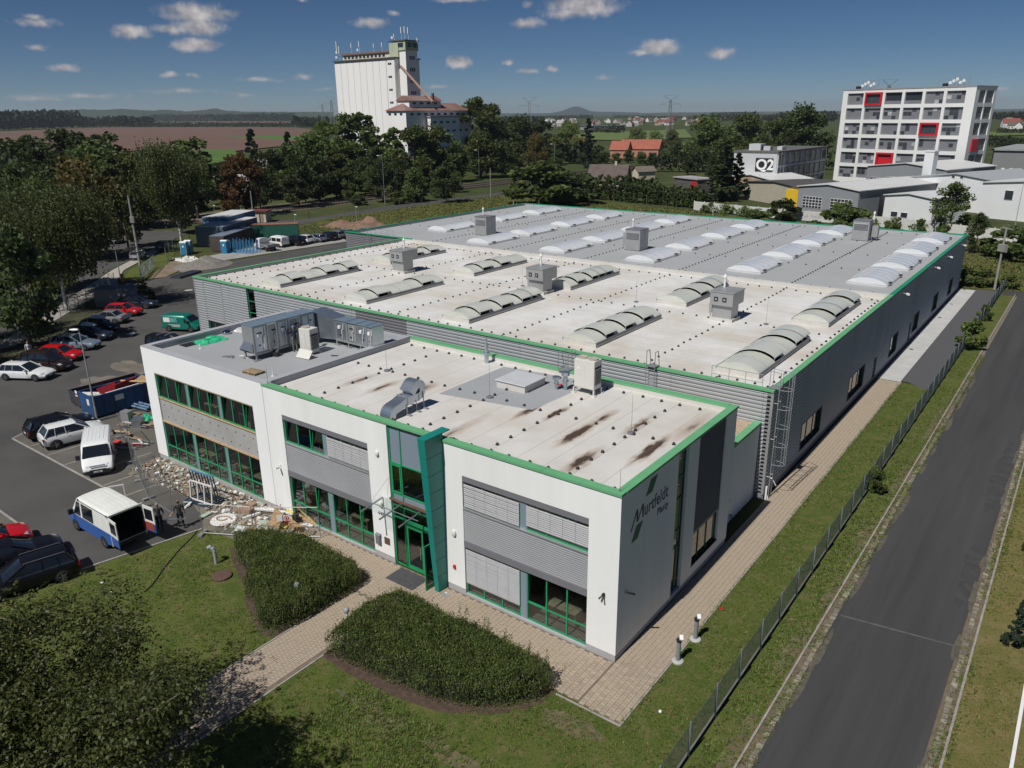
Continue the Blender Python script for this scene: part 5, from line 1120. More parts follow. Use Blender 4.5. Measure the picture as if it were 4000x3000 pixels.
def car(kind, name, label, col, loc, hd, extra=(), group='parked cars', rails=None):
 L_, w, h, stn, gh = CARK[kind]; hw = w/2
 t = thing(name, label, 'car', (loc[0], loc[1], .012), rad(hd), group)
 secs = []
 for f, zb, zt in stn:
  x = (f-.5)*L_; k = 1-.1*(abs(f-.5)*2)**5; H_ = hw*k
  secs.append((x, [(0, zb), (H_*.86, zb), (H_*.97, zb+.1), (H_, (zb+zt)*.5), (H_*.985, zt-.13), (H_*.93, zt-.03), (H_*.6, zt+.015), (0, zt+.03)]))
 shade_mod(loft(secs).build('body', col, t), 38)
 xr0, xr1, xf1, xf0 = [(f-.5)*L_ for f in gh]; zb = stn[3][2]-.04; zt = h-.05; wb, wt = hw*.93, hw*.72
 g = MB(); N_ = 6
 def prof(z): k = (z-zb)/(zt-zb); k2 = k**.9; return xr0+(xr1-xr0)*k2, xf0+(xf1-xf0)*k2, wb+(wt-wb)*k**1.2
 vs = []; fs = []
 zs = [zb+(zt-zb)*i/N_ for i in range(N_+1)]
 for z in zs:
  a, b, y = prof(z); vs += [(a, -y*.92, z), (a+.08, -y, z), (b-.12, -y, z), (b, -y*.86, z), (b+.03, 0, z), (b, y*.86, z), (b-.12, y, z), (a+.08, y, z), (a, y*.92, z), (a-.02, 0, z)]
 for i in range(N_):
  for j in range(10): fs.append((i*10+j, i*10+(j+1) % 10, (i+1)*10+(j+1) % 10, (i+1)*10+j))
 g.add(vs, fs); shade_mod(g.build('windows', carglass, t), 35)
 a, b, y = prof(zt); rf = MB(); vs = []; fs = []
 nx, ny = 8, 6
 for i in range(nx+1):
  for j in range(ny+1):
   u, v = i/nx, j/ny*2-1; x = a-.05+(b-a+.06)*u
   vs.append((x, y*1.02*v*(1-.06*(2*u-1)**4), zt+.06*(1-v*v)*(1-(2*u-1)**4*.6)-.02*(abs(v) > .99)+.0))
 for i in range(nx):
  for j in range(ny): q = i*(ny+1)+j; fs.append((q, q+ny+1, q+ny+2, q+1))
 rf.add(vs, fs); shade_mod(rf.build('roof', col, t), 60)
 pl = MB()
 for s_ in (-1, 1):
  for k0, off in ((0, .02), (1, -.02)):
   za, zc = zb, zt+.0
   A = prof(za); B = prof(zc); xa = A[0]+.06 if k0 == 0 else A[1]-.1; xb = B[0]+.06 if k0 == 0 else B[1]-.1
   pl.bar((xa, s_*A[2]*.985, za), (xb, s_*B[2]*1.0, zc), .05, .11 if k0 else .16)
  A = prof(zb); B = prof(zt); xm = (A[0]+A[1])*.5-.1; pl.bar((xm, s_*(A[2]+.004), zb), (xm-.03, s_*(B[2]+.004), zt), .02, .09)
  if kind in ('wagon', 'suv', 'mpv'): xm2 = A[0]+(A[1]-A[0])*.24; pl.bar((xm2, s_*(A[2]+.003), zb), (xm2+.06, s_*(B[2]+.003), zt), .02, .1)
 pl.each('pillar', col, t)
 wr = .33 if kind != 'suv' else .36; wx = (-.315*L_, .305*L_)
 ar = MB()
 for x in wx:
  for s_ in (-1, 1):
   n = 14; vs = [(x+(wr+.07)*math.cos(2*math.pi*i/n), s_*(hw+.004), wr+(wr+.07)*math.sin(2*math.pi*i/n)) for i in range(n)]
   vs = [(a, b, max(.2, c)) for a, b, c in vs]; ar.add(vs, [tuple(range(n)) if s_ < 0 else tuple(range(n-1, -1, -1))])
 ar.each('wheel_arch', trim, t)
 wheels(t, wx, hw-.085, wr)
 for s_ in (-1, 1):
  zt_ = stn[-3][2]-.06; x = .5*L_
  MB().add([(x-.09, s_*hw*.62, zt_-.13), (x-.2, s_*hw*.95, zt_-.1), (x-.42, s_*hw*.985, zt_+.02), (x-.22, s_*hw*.72, zt_+.05)], [(0, 1, 2, 3) if s_ > 0 else (3, 2, 1, 0)]).build('headlight', hl, t)
  MB().box(-x-.012+.02, -x+.1, s_*hw*.86-.09, s_*hw*.86+.09, stn[1][2]-.3, stn[1][2]-.08).build('tail_light', tl, t)
  xm = xf0-.42; MB().cbox((xm, s_*(hw+.1), zb+.1), (.14, .2, .14)).build('mirror', col, t)
  if rails: MB().tube((xr1+.1, s_*wt*.9, h+.035), (xf1-.05, s_*wt*.9, h+.035), .018).tube((xr1+.1, s_*wt*.9, h-.03), (xr1+.1, s_*wt*.9, h+.035), .018).tube((xf1-.05, s_*wt*.9, h-.03), (xf1-.05, s_*wt*.9, h+.035), .018).build('roof_rail', rails, t)
 MB().box(.5*L_-.03, .5*L_+.012, -hw*.62, hw*.62, .3, .5).box(-.5*L_-.012, -.5*L_+.05, -hw*.8, hw*.8, .34, .52).each('bumper_trim', trim, t)
 MB().box(.5*L_+.012, .5*L_+.02, -.26, .26, .4, .51).box(-.5*L_-.02, -.5*L_-.012, -.26, .26, .6, .71).build('number_plate', plate, t)
 hd_ = MB()
 for s_ in (-1, 1):
  for f in (.36, .56): hd_.box((f-.5)*L_, (f-.5)*L_+.16, s_*(hw+.004)-.008, s_*(hw+.004)+.008, zb-.15, zb-.12)
 hd_.build('door_handles', col, t)
 if 'box' in extra:
  bx = MB(); secs = [(-.75, [(0, h+.1), (.2, h+.1), (.22, h+.2), (.15, h+.26), (0, h+.27)]), (-.6, [(0, h+.06), (.3, h+.06), (.36, h+.2), (.28, h+.36), (0, h+.38)]), (.5, [(0, h+.06), (.3, h+.06), (.36, h+.2), (.26, h+.34), (0, h+.36)]), (.95, [(0, h+.1), (.14, h+.1), (.18, h+.14), (.1, h+.17), (0, h+.18)])]
  shade_mod(loft(secs).build('roof_box', M('roof_box_white', (.7, .69, .66), .4, .04), t), 50)
  MB().bar((-.5, -.62, h+.03), (-.5, .62, h+.03), .05).bar((.4, -.62, h+.03), (.4, .62, h+.03), .05).build('roof_bars', trim, t)
 if 'bars' in extra: MB().bar((-.7, -.66, h+.06), (-.7, .66, h+.06), .06).bar((.2, -.66, h+.06), (.2, .66, h+.06), .06).build('roof_bars', alu_r, t)
 return t
P = {'white': paint('white_car_paint', (.74, .745, .74), 0), 'black': M('black_car_paint', (.006, .006, .008), .3, .04, 3, spec=.35, coat=.15), 'red': paint('red_car_paint', (.55, .008, .012), .1), 'dblue': paint('dark_blue_paint', (.03, .04, .065), .4), 'lblue': paint('light_blue_paint', (.3, .37, .45), .5),
  'silver': paint('silver_car_paint', (.42, .43, .44), .6), 'grey': paint('grey_car_paint', (.15, .155, .16), .5), 'yellow': paint('yellow_car_paint', (.5, .42, .02), .1), 'green': paint('green_van_paint', (.004, .17, .12), .1), 'dgreen': paint('dark_green_paint', (.02, .05, .045), .3), 'blue': paint('blue_van_paint', (.02, .11, .4), .1), 'brown': paint('dark_brown_paint', (.035, .02, .018), .3)}
car('suv', 'parked_car', 'white crossover parked beside the black estate car in the paved bays', P['white'], (-44.75, -2.15), 80)
car('wagon', 'parked_car', 'black estate car parked left of the white crossover', P['black'], (-47.35, -1.95), 82)
car('wagon', 'parked_car', 'black estate with silver roof rails parked at the edge of the front lawn', P['black'], (-27.35, -12.6), -104, rails=rimm)
car('wagon', 'parked_car', 'black car parked between the red car and the estate by the lawn', P['black'], (-29.95, -12.2), 77)
car('hatch', 'parked_car', 'bright red car in the bottom left bays, bonnet facing the yard', P['red'], (-32.75, -12.35), 77)
car('wagon', 'parked_car', 'white estate car at the left edge beside the dark van', P['white'], (-63.45, 2.3), 30)
car('mpv', 'parked_car', 'very dark people carrier beside the white estate at the left edge', P['brown'], (-64.6, 4.6), 28)
car('hatch', 'parked_car', 'red car half hidden behind the dark people carrier', P['red'], (-66.9, 6.9), 30)
car('wagon', 'parked_car', 'pale blue estate car under the trees by the lamp post', P['lblue'], (-69.7, 9.6), 33)
car('wagon', 'parked_car', 'slate blue estate with a white roof box under the trees', P['dblue'], (-72.0, 12.2), 30, ('box',))
car('hatch', 'parked_car', 'black and yellow car with a white roof box under the trees', P['black'], (-74.6, 14.5), 30, ('box',))
car('sedan', 'parked_car', 'silver saloon parked beside the red car under the birch', P['silver'], (-77.7, 17.0), 210)
car('hatch', 'parked_car', 'red car parked behind the silver saloon', P['red'], (-79.6, 20.0), 30)
car('wagon', 'parked_car', 'dark car at the far end of the row by the booth', P['dblue'], (-82.0, 23.0), 35)
car('wagon', 'parked_car', 'dark estate standing on the street under the left trees', P['brown'], (-88.9, 13.6), 137)
car('suv', 'parked_car', 'grey off-roader on the street behind the lamp', P['grey'], (-137.2, 48.8), 140)
car('hatch', 'parked_car', 'silver hatchback on the street beside the utility pole', P['silver'], (-116.3, 41.7), 135)
car('suv', 'parked_car', 'dark green off-roader on the pavement beyond the gate', P['dgreen'], (-122.3, 49.7), 136)
rb = pz(655, 1318, 1.5)
car('mpv', 'parked_car', 'dark car with silver roof bars hidden behind the white left wing', P['black'], (rb.x, rb.y), 25, ('bars',))
for (x, y, k, c, lab) in ((-105.8, 66.2, 'mpv', 'black', 'black van with coloured stickers in the far row before the green container'), (-106.2, 68.6, 'suv', 'white', 'white car between the black van and the blue car in the far row'), (-105.9, 71.2, 'wagon', 'lblue', 'pale blue and white car in the far row'), (-105.4, 73.6, 'suv', 'black', 'black car with a red light in the far row'), (-106.1, 76.0, 'wagon', 'silver', 'silver estate near the hall end of the far row'), (-106.3, 78.4, 'wagon', 'lblue', 'pale car last but one in the far row'), (-103.8, 81.0, 'wagon', 'dblue', 'dark car last in the far row beside the earth heap'), (-102.0, 86.0, 'wagon', 'black', 'black car beyond the hall corner near the earth heap')):
 car(k, 'parked_car', lab, P[c], (x, y), 182 if x < -104.5 else 200, group='cars in the far row')
# ---- vans
def van(name, label, loc, hd, L_, w, h, upper, lower, nose=.2, wind=True, sidewin=(), low_z=.0, rear_open=False, group='parked vans', two=None, belt=1.02):
 hw = w/2; t = thing(name, label, 'van', (loc[0], loc[1], .012), rad(hd), group)
 X = lambda f: (f-.5)*L_
 hb = belt-.02
 stn = [(0, .42, h-.12, .96), (.012, .34, h-.03, .99), (.1, .26, h, 1), (.62, .24, h, 1), (1-nose-.12, .24, h-.04, 1), (1-nose-.08, .24, h-.1, .99), (1-nose+.06, .24, hb+.14, .985), (.94, .28, hb-.05, .96), (.985, .34, hb-.3, .9), (1, .42, hb-.42, .86)]
 secs = []
 for f, zb, zt, k in stn:
  H_ = hw*k; tall = zt > belt+.3
  top = .82 if tall else .9
  secs.append((X(f), [(0, zb), (H_*.88, zb), (H_, zb+.12), (H_, min(belt, zt-.08)), (H_*(.93 if tall else .97), zt-.14 if tall else zt-.05), (H_*top, zt-.03), (H_*.5, zt+.01), (0, zt+.02)]))
 b = loft(secs)
 if rear_open: b.f = [f for i, f in enumerate(b.f) if i != len(b.f)-2]; b.m = b.m[:-1]
 b.m = [1 if (sum(b.v[i][2] for i in f)/len(f) < belt-.02 and max(b.v[i][2] for i in f) <= belt+.02) else 0 for f in b.f]
 shade_mod(b.build('body', [upper, lower], t), 35)
 # windscreen and side glass, set slightly proud
 f0, f1 = 1-nose-.07, 1-nose+.05; z0, z1 = hb+.16, h-.14
 xa, xb = X(f0), X(f1)
 MB().add([(xb+.03, -hw*.9, z0+.03), (xb+.03, hw*.9, z0+.03), (xa+.03, hw*.78, z1+.02), (xa+.03, -hw*.78, z1+.02)], [(0, 1, 2, 3)]).build('windscreen', carglass, t)
 for s_ in (-1, 1):
  yb, yt = s_*(hw+.006), s_*(hw*.945+.012)
  zt_ = h-.26; zk = belt+.02
  def lerp_y(z): return yb+(yt-yb)*(z-belt)/(h-.14-belt)
  def pane(a, c, a2, c2, nm='side_window'):
   vs = [(a, lerp_y(zk+.03), zk+.03), (c, lerp_y(zk+.03), zk+.03), (c2, lerp_y(zt_), zt_), (a2, lerp_y(zt_), zt_)]
   MB().add(vs, [(0, 1, 2, 3) if s_ < 0 else (3, 2, 1, 0)]).build(nm, carglass, t)
  pane(X(.64), X(1-nose-.01), X(.64), X(1-nose-.1))
  for (fa, fb, side) in sidewin:
   if side in (0, s_): pane(X(fa), X(fb), X(fa), X(fb))
  MB().cbox((X(1-nose-.0), s_*(hw+.16), belt+.18), (.16, .26, .3)).build('mirror', trim, t)
  x = L_/2
  MB().add([(x-.06, s_*hw*.55, hb-.3), (x-.16, s_*hw*.88, hb-.27), (x-.34, s_*hw*.945, hb-.13), (x-.16, s_*hw*.62, hb-.16)], [(0, 1, 2, 3) if s_ > 0 else (3, 2, 1, 0)]).build('headlight', hl, t)
  MB().box(-x-.015, -x+.06, s_*hw*.93-.06, s_*hw*.93+.05, .8, 1.3).build('tail_light', tl, t)
 MB().box(L_/2-.05, L_/2+.03, -hw*.78, hw*.78, .26, .5).box(-L_/2-.06, -L_/2+.03, -hw*.9, hw*.9, .32, .52).build('bumper', trim, t)
 MB().box(L_/2-.01, L_/2+.02, -hw*.5, hw*.5, .52, .58).build('grille', trim, t)
 MB().box(L_/2+.03, L_/2+.038, -.26, .26, .36, .47).build('number_plate', plate, t)
 ar = MB(); wr = .34
 wx = (X(.19), X(.81))
 for x in wx:
  for s_ in (-1, 1):
   n = 14; vs = [(x+(wr+.07)*math.cos(2*math.pi*i/n), s_*(hw+.004), max(.22, wr+(wr+.07)*math.sin(2*math.pi*i/n))) for i in range(n)]; ar.add(vs, [tuple(range(n)) if s_ < 0 else tuple(range(n-1, -1, -1))])
 ar.each('wheel_arch', trim, t); wheels(t, wx, hw-.09, wr)
 rr = MB()
 for k in range(5): rr.bar((X(.08), -hw*.5+k*hw*.25, h+.014), (X(.6), -hw*.5+k*hw*.25, h+.014), .05, .02)
 rr.build('roof_ribs', upper, t)
 return t
vt = van('delivery_van', 'white delivery van facing the camera in the paved bays', (-39.25, -3.0), -28, 4.95, 1.92, 1.92, P['white'], P['white'], .2)
MB().add([(2.44, -.5, .86), (2.44, .5, .86), (2.49, .48, .78), (2.49, -.48, .78)], [(0, 1, 2, 3)]).build('grille_strip', rimm, vt)
text('plate_number', '5L7 8486', .1, Matrix(((0,0,1,2.516),(1,0,0,-.23),(0,1,0,.375),(0,0,0,1))), blk, vt, ext=.002)
va = van('work_van', 'old white and blue work van with its rear doors open', (-29.35, -7.45), 180, 5.3, 1.97, 2.35, M('chalky_white_paint', (.7, .7, .66), .5, .05, 2, coat=.2), P['blue'], .2, sidewin=((.36, .6, 0),), rear_open=True, belt=1.15)
MB().box(-2.6, 1.0, -.9, .9, .5, .52).box(.98, 1.0, -.9, .9, .52, 2.2).box(-2.6, 1.0, -.92, -.9, .52, 2.2).box(-2.6, 1.0, .9, .92, .52, 2.2).box(-2.6, 1.0, -.9, .9, 2.2, 2.22).build('load_bay', M('dark_load_bay', (.03, .03, .032), .9, .3, 3), va)
MB().box(-2.66, -2.6, -.98, .98, .42, .54).box(-2.66, -2.6, -.98, .98, 2.2, 2.3).box(-2.66, -2.6, -.985, -.93, .54, 2.2).box(-2.66, -2.6, .93, .985, .54, 2.2).build('door_surround', MATS['chalky_white_paint'], va)
def vdoor(hy, ang, sgn):
 o = link('rear_door', MB().box(0, .05, 0, .93*sgn, .62, 1.15).box(0, .05, .0, .93*sgn, 1.15, 2.2).mesh('rear_door', [MATS['chalky_white_paint'], P['blue']]), va, (-2.64, hy, 0), rad(ang))
 for p in o.data.polygons: p.material_index = 1 if p.center.z < 1.1 else 0
 MB().box(-.01, .06, .12*sgn, .8*sgn, 1.35, 2.02).build('door_glass', carglass, o)
 MB().box(.05, .07, .12*sgn, .8*sgn, .7, 1.2).build('inner_trim', M('red_brown_trim', (.28, .05, .03), .7, .1) if sgn > 0 else trim, o)
vdoor(.985, -94, -1); vdoor(-.985, 97, 1)
# front passenger door ajar on the far side
o = link('front_door', MB().box(-1.0, 0, 0, .06, .5, 1.15).box(-1.0, -.93, 0, .06, 1.15, 2.0).box(-.93, -.15, 0, .06, 1.93, 2.0).box(-.15, 0, 0, .06, 1.15, 1.4).mesh('front_door', MATS['chalky_white_paint']), va, (1.65, -1.0, 0), rad(60))
gv = van('small_van', 'green delivery van with a printed side at the left end of the hall', (-67.0, 20.3), 25, 4.4, 1.8, 1.85, P['green'], P['green'], .24)
MB().box(-1.9, -1.1, -.925, -.912, 1.1, 1.62).build('white_sign', whm, gv); MB().box(-1.05, -.2, -.925, -.912, 1.1, 1.6).build('picture_sign', M('picture_print', (.1, .3, .35), .6, .8, 6, col2=(.15, .4, .12)), gv)
MB().box(-1.3, .1, -.922, -.914, .8, .84).box(-1.0, .1, -.922, -.914, .7, .74).box(-.8, .1, -.922, -.914, .6, .64).build('lettering_lines', whm, gv)
van('small_van', 'white minibus with red rear lights in the far row', (-107.2, 63.4), 182, 4.6, 1.85, 1.95, P['white'], P['white'], .22, sidewin=((.05, .3, 0), (.34, .6, 0)))
# flatbed pickup
t = thing('pickup_truck', 'white and red flatbed truck with an open grey bed in the far row', 'truck', (-105.6, 59.6, .012), rad(172))
secs = [(.3, [(0, .5), (.85, .5), (.92, .65), (.92, 1.15), (.86, 2.0), (.7, 2.1), (0, 2.12)]), (1.5, [(0, .5), (.85, .5), (.92, .65), (.92, 1.15), (.84, 1.95), (.68, 2.06), (0, 2.1)]), (2.05, [(0, .45), (.85, .45), (.92, .6), (.9, 1.05), (.86, 1.18), (.7, 1.24), (0, 1.26)]), (2.6, [(0, .42), (.8, .42), (.86, .55), (.85, .85), (.8, .95), (.6, 1.0), (0, 1.02)]), (2.72, [(0, .5), (.7, .5), (.75, .6), (.74, .75), (.7, .8), (.5, .85), (0, .86)])]
shade_mod(loft(secs).build('cab', P['white'], t), 35)
for s_ in (-1, 1):
 MB().add([(.95, s_*.93, .62), (1.75, s_*.93, .62), (1.6, s_*.93, 1.15), (.95, s_*.93, 1.15)], [(0, 1, 2, 3) if s_ < 0 else (3, 2, 1, 0)]).build('red_door', P['red'], t)
 MB().add([(.95, s_*.935, 1.2), (1.72, s_*.93, 1.2), (1.5, s_*.885, 1.85), (.95, s_*.885, 1.85)], [(0, 1, 2, 3) if s_ < 0 else (3, 2, 1, 0)]).build('side_window', carglass, t)
 MB().box(-2.72, -2.66, s_*.8-.08, s_*.8+.08, .7, .85).build('tail_light', tl, t)
MB().add([(2.06, -.8, 1.24), (2.06, .8, 1.24), (1.56, .7, 2.0), (1.56, -.7, 2.0)], [(0, 1, 2, 3)]).build('windscreen', carglass, t)
bd = MB().box(-2.65, .22, -.98, .98, .82, .9).box(-2.65, .22, -.98, -.94, .9, 1.3).box(-2.65, .22, .94, .98, .9, 1.3).box(-2.65, -2.61, -.94, .94, .9, 1.3).box(.18, .22, -.94, .94, .9, 1.45); bd.build('flat_bed', galv_d, t)
MB().box(-2.6, 1.6, -.4, .4, .5, .82).build('chassis', trim, t); wheels(t, (-1.7, 1.75), .8, .35)
# ---- skip containers
skb = M('blue_skip_paint', (.02, .075, .2), .55, .15, 2, col2=(.03, .06, .12)); skd = M('dark_skip_paint', (.025, .035, .06), .7, .3, 2, col2=(.08, .05, .035))
def skip(label, loc, rz, L_, w, h, mat):
 t = thing('skip_container', label, 'skip', loc, rz); hw = w/2
 MB().box(-L_/2, L_/2, -hw, hw, .12, .18).build('floor', mat, t)
 for s_ in (-1, 1): MB().box(-L_/2, L_/2, s_*hw-.03, s_*hw+.03, .18, h).build('side_panel', mat, t)
 for s_ in (-1, 1): MB().box(s_*L_/2-.03, s_*L_/2+.03, -hw+.03, hw-.03, .18, h).build('end_panel', mat, t)
 MB().box(-L_/2-.06, L_/2+.06, -hw-.07, -hw+.05, h, h+.1).box(-L_/2-.06, L_/2+.06, hw-.05, hw+.07, h, h+.1).box(-L_/2-.06, -L_/2+.05, -hw+.05, hw-.05, h, h+.1).box(L_/2-.05, L_/2+.06, -hw+.05, hw-.05, h, h+.1).build('rim', mat, t)
 n = int(L_/.75)
 for s_ in (-1, 1):
  for k in range(n+1): x = -L_/2+.05+k*(L_-.1)/n; MB().box(x-.04, x+.04, s_*(hw+.03)-.04 if s_ < 0 else hw+.03, -hw-.03 if s_ < 0 else hw+.09, .15, h).build('rib', mat, t)
 MB().box(-L_/2, L_/2, -.5, -.35, 0, .12).box(-L_/2, L_/2, .35, .5, 0, .12).build('runner', mat, t)
 MB().box(-L_/2-.045, -L_/2-.031, -.6, -.2, 1.0, 1.5).build('sign_plate', whm, t)
 return t
sk = skip('big blue roll-off skip heaped with planks and red boards', (-48.95, 3.9, 0.01), rad(88), 5.9, 2.3, 1.75, skb)
MB().box(-1.2, -.5, -1.2, -1.181, 1.05, 1.5).build('label_sheet', whm, sk)
skip('lower dark skip half full of earth behind the blue skip', (-51.9, 4.2, 0.01), rad(88), 5.6, 2.2, 1.15, skd)
crumple('earth_fill', 'earth and sand filling the lower dark skip', 'earth', -51.9, 4.2, .45, 1.0, 2.6, .5, earth, 5.5)
wood_n = M('new_wood', (.5, .34, .17), .75, .2, 4, objvar=.25); wood_o = M('grey_wood', (.3, .25, .19), .85, .25, 4, objvar=.3); whb = M('white_board', (.68, .67, .65), .7, .08, 3); cardb = M('cardboard', (.36, .25, .14), .9, .15, 3, objvar=.15); pinkred = M('dark_red_board', (.3, .02, .03), .6, .15, 2)
insul = M('yellow_insulation', (.62, .48, .1), .95, .15, 8); greenb = M('pale_green_board', (.34, .42, .34), .8, .1, 3); brickm = M('old_brick', (.3, .2, .14), .9, .3, 5)
def piece(name, label, cat, loc, d, rz, rx=0, ry=0, mat=None, group=None):
 o = link(name, MB().cbox((0, 0, 0), d).mesh(name, mat), None, loc); o.rotation_euler = (rx, ry, rz)
 return tag(o, label, cat, group)
fm = MB().box(-50.0, -47.9, 1.1, 6.7, .2, 1.15); tag(fm.build('rubble_fill', sand), 'pale rubble filling the blue skip under the planks', 'rubble', None, 'stuff')
for (nm, lab, cat, loc, d, rz, rx, ry, mt_) in (
 ('board', 'dark red board standing up in the blue skip', 'board', (-49.2, 4.3, 1.65), (.06, 1.9, .9), .1, .1, .35, pinkred), ('board', 'second dark red board leaning in the blue skip', 'board', (-49.6, 3.0, 1.55), (.06, 1.5, .8), -.1, .15, -.45, pinkred),
 ('board', 'tan chipboard sheet on top of the blue skip', 'board', (-48.6, 5.6, 1.85), (1.2, 1.1, .04), .4, .2, .2, cardb), ('cardboard_sheet', 'crumpled cardboard at the far end of the blue skip', 'cardboard', (-48.4, 6.4, 1.9), (.9, .7, .04), .9, -.3, .3, cardb),
 ('plank', 'pale plank lying across the rim of the blue skip', 'plank', (-48.8, 4.9, 1.9), (2.2, .2, .05), .7, .05, .08, wood_n), ('plank', 'long white strip along the blue skip load', 'plank', (-48.3, 3.6, 1.75), (.12, 2.6, .04), -.25, .1, 0, whb),
 ('plank', 'short grey plank at the near end of the blue skip', 'plank', (-49.3, 1.8, 1.5), (1.4, .15, .05), .3, .1, .2, wood_o), ('plank', 'white broken board at the near end of the blue skip', 'board', (-49.5, 1.6, 1.6), (1.2, .5, .04), 1.2, .3, .2, whb), ('plank', 'white slat beside the broken board in the blue skip', 'plank', (-48.7, 1.9, 1.65), (1.3, .1, .04), .8, .2, .3, whb)):
 piece(nm, lab, cat, loc, d, rz, rx, ry, mt_, 'load of the blue skip')
# ---- building rubble before the left wing
dust = M('dust_grey', (.3, .27, .22), .95, .3, 5)
cols_ = [whb, wood_o, wood_o, brickm, greenb, dust, conc, whb, sand, wood_n, cardb, dust, dust, whb]
mb = MB()
for k in range(4600):
 u = R.random()
 if u < .55: x = R.uniform(-36.6, -23.2); y = -R.betavariate(1.2, 2.2)*2.6-.05
 else: x = R.gauss(-22.3, 1.7); y = -R.betavariate(1.5, 2)*3.4-.05
 if x > -18.6 or (x > -21 and y < -2.2) or x < -37: continue
 s_ = R.choice((.03, .03, .04, .04, .05, .06, .08, .12, .17)); mb.mi = R.randrange(len(cols_))
 mb.cbox((x, y, .015+s_*.2+R.random()*.04), (s_*R.uniform(.6, 2), s_*R.uniform(.5, 1.2), s_*R.uniform(.2, .7)), R.uniform(0, 3), R.uniform(-.4, .4), R.uniform(-.4, .4))
tag(mb.build('rubble', cols_), 'scattered building rubble along the foot of the left wing', 'rubble', None, 'stuff')
def z1g(x, y, z=0): return pz(500+x/1.6592, 1200+y/1.6592, z)
def C2(x, y, z=.05): return pz(950+x/5.53, 1850+y/5.53, z)
def between(name, label, cat, a, b, w, h, mat, group='planks and boards in the rubble'):
 a = Vector(a); b = Vector(b); mb = MB(); c = (a+b)/2
 mb.bar(a-c, b-c, w, h); o = mb.build(name, mat); o.location = c; return tag(o, label, cat, group)
def up(v, z): return Vector((v.x, v.y, z))
G_ = 'planks and boards in the rubble'
between('plank', 'long pale plank leaning from the green window down to the paving', 'plank', up(C2(1080, 830), .9), up(C2(1570, 1120), .1), .2, .07, wood_n)
between('plank', 'second long plank under the leaning one by the green window', 'plank', up(C2(1180, 960), .25), up(C2(1560, 1110), .12), .24, .06, wood_n)
between('beam', 'thick hollow timber beam ending in the paving before the hedge', 'beam', up(C2(900, 1060), .35), up(C2(1270, 1280), .18), .3, .3, wood_n)
between('plank', 'white window profile lying across the debris heap', 'profile', up(C2(270, 890), .45), up(C2(930, 940), .4), .12, .1, whb)
between('plank', 'second white profile crossing the debris heap', 'profile', up(C2(380, 850), .35), up(C2(900, 990), .5), .1, .08, whb)
between('plank', 'third white profile in the debris heap', 'profile', up(C2(480, 870), .5), up(C2(1090, 1000), .4), .1, .08, whb)
between('pipe', 'long pinkish white pipe at the left of the debris heap', 'pipe', up(C2(0, 1020), .2), up(C2(380, 910), .25), .12, .12, whm)
between('plank', 'grey metal profile under the white profiles', 'profile', up(C2(560, 1000), .3), up(C2(1080, 1020), .3), .14, .1, galv_d)
between('plank', 'brown plank at the back of the debris heap', 'plank', up(C2(300, 860), .2), up(C2(700, 900), .2), .2, .05, wood_o)
piece('osb_board', 'upright brown chipboard piece in the debris heap', 'board', up(C2(745, 1150), .55), (1.1, .08, 1.0), rad(-12), rad(-25), 0, M('osb', (.36, .24, .13), .9, .4, 12), G_)
for (x, y, d, rz, lab) in ((1000, 930, (.5, .35, .25), .3, 'yellow insulation block beside the white profiles'), (1110, 920, (.15, .7, .1), .8, 'narrow strip of yellow insulation by the plank'), (1010, 1060, (.4, .3, .25), .5, 'yellow insulation lump behind the timber beam'), (940, 1150, (.35, .6, .12), .2, 'yellow insulation piece at the end of the chipboard'), (1300, 780, (.4, .3, .2), .1, 'yellow insulation behind the green window frame'), (740, 1010, (.35, .3, .2), .7, 'small yellow insulation scrap on top of the chipboard')):
 p_ = C2(x, y); piece('insulation_piece', lab, 'insulation', up(p_, d[2]/2+.12), d, rz, .15, .1, insul, 'insulation scraps')
for (x, y, d, rz, mt_, lab) in ((400, 1070, (.7, .5, .05), .5, greenb, 'pale green plasterboard left of the chipboard'), (540, 1090, (.5, .45, .05), 1.0, cardb, 'tan board piece left of the chipboard'), (250, 1060, (.6, .4, .05), .2, cardb, 'tan board flat in the left of the debris heap'), (480, 1160, (.6, .3, .05), .8, greenb, 'second pale green plasterboard near the hedge'), (70, 1220, (1.3, .5, .05), .5, whb, 'white panel at the left front of the debris heap'), (140, 1270, (.9, .3, .05), .7, whb, 'second white panel near the hedge'), (230, 1210, (.7, .5, .05), .1, cardb, 'tan board lying at the hedge edge'), (1150, 1060, (.3, .3, .55), .2, trim, 'dark grey crumpled bag beside the insulation'), (1390, 1110, (.7, .3, .03), .5, whb, 'white curved sheet on the paving by the planks'), (1340, 1330, (.5, .2, .06), .4, wood_n, 'short board on the paving beyond the beam end'), (1450, 1300, (.5, .25, .05), .3, sand, 'pale flat scrap on the paving'), (920, 790, (.45, .4, .45), .3, brickm, 'broken brick lump against the white wall pier'), (190, 770, (.5, .4, .4), .2, brickm, 'brick block at the rear left of the heap'), (80, 860, (.9, .5, .35), .25, brickm, 'stack of old bricks beside the fence foot')):
 p_ = C2(x, y); piece('debris_piece', lab, 'debris', up(p_, .06+d[2]/2), d, rz, R.uniform(-.08, .08), R.uniform(-.08, .08), mt_, G_)
for (a, b, lab) in (((1130, 1145), (1235, 1105), 'brown timber batten crossing the bay by the fence foot'), ((1280, 1200), (1370, 1155), 'brown timber batten on the asphalt below the frame rack')):
 between('batten', lab, 'batten', up(z1g(*a), .07), up(z1g(*b), .07), .14, .1, M('brown_batten', (.3, .19, .1), .85, .2, 4))
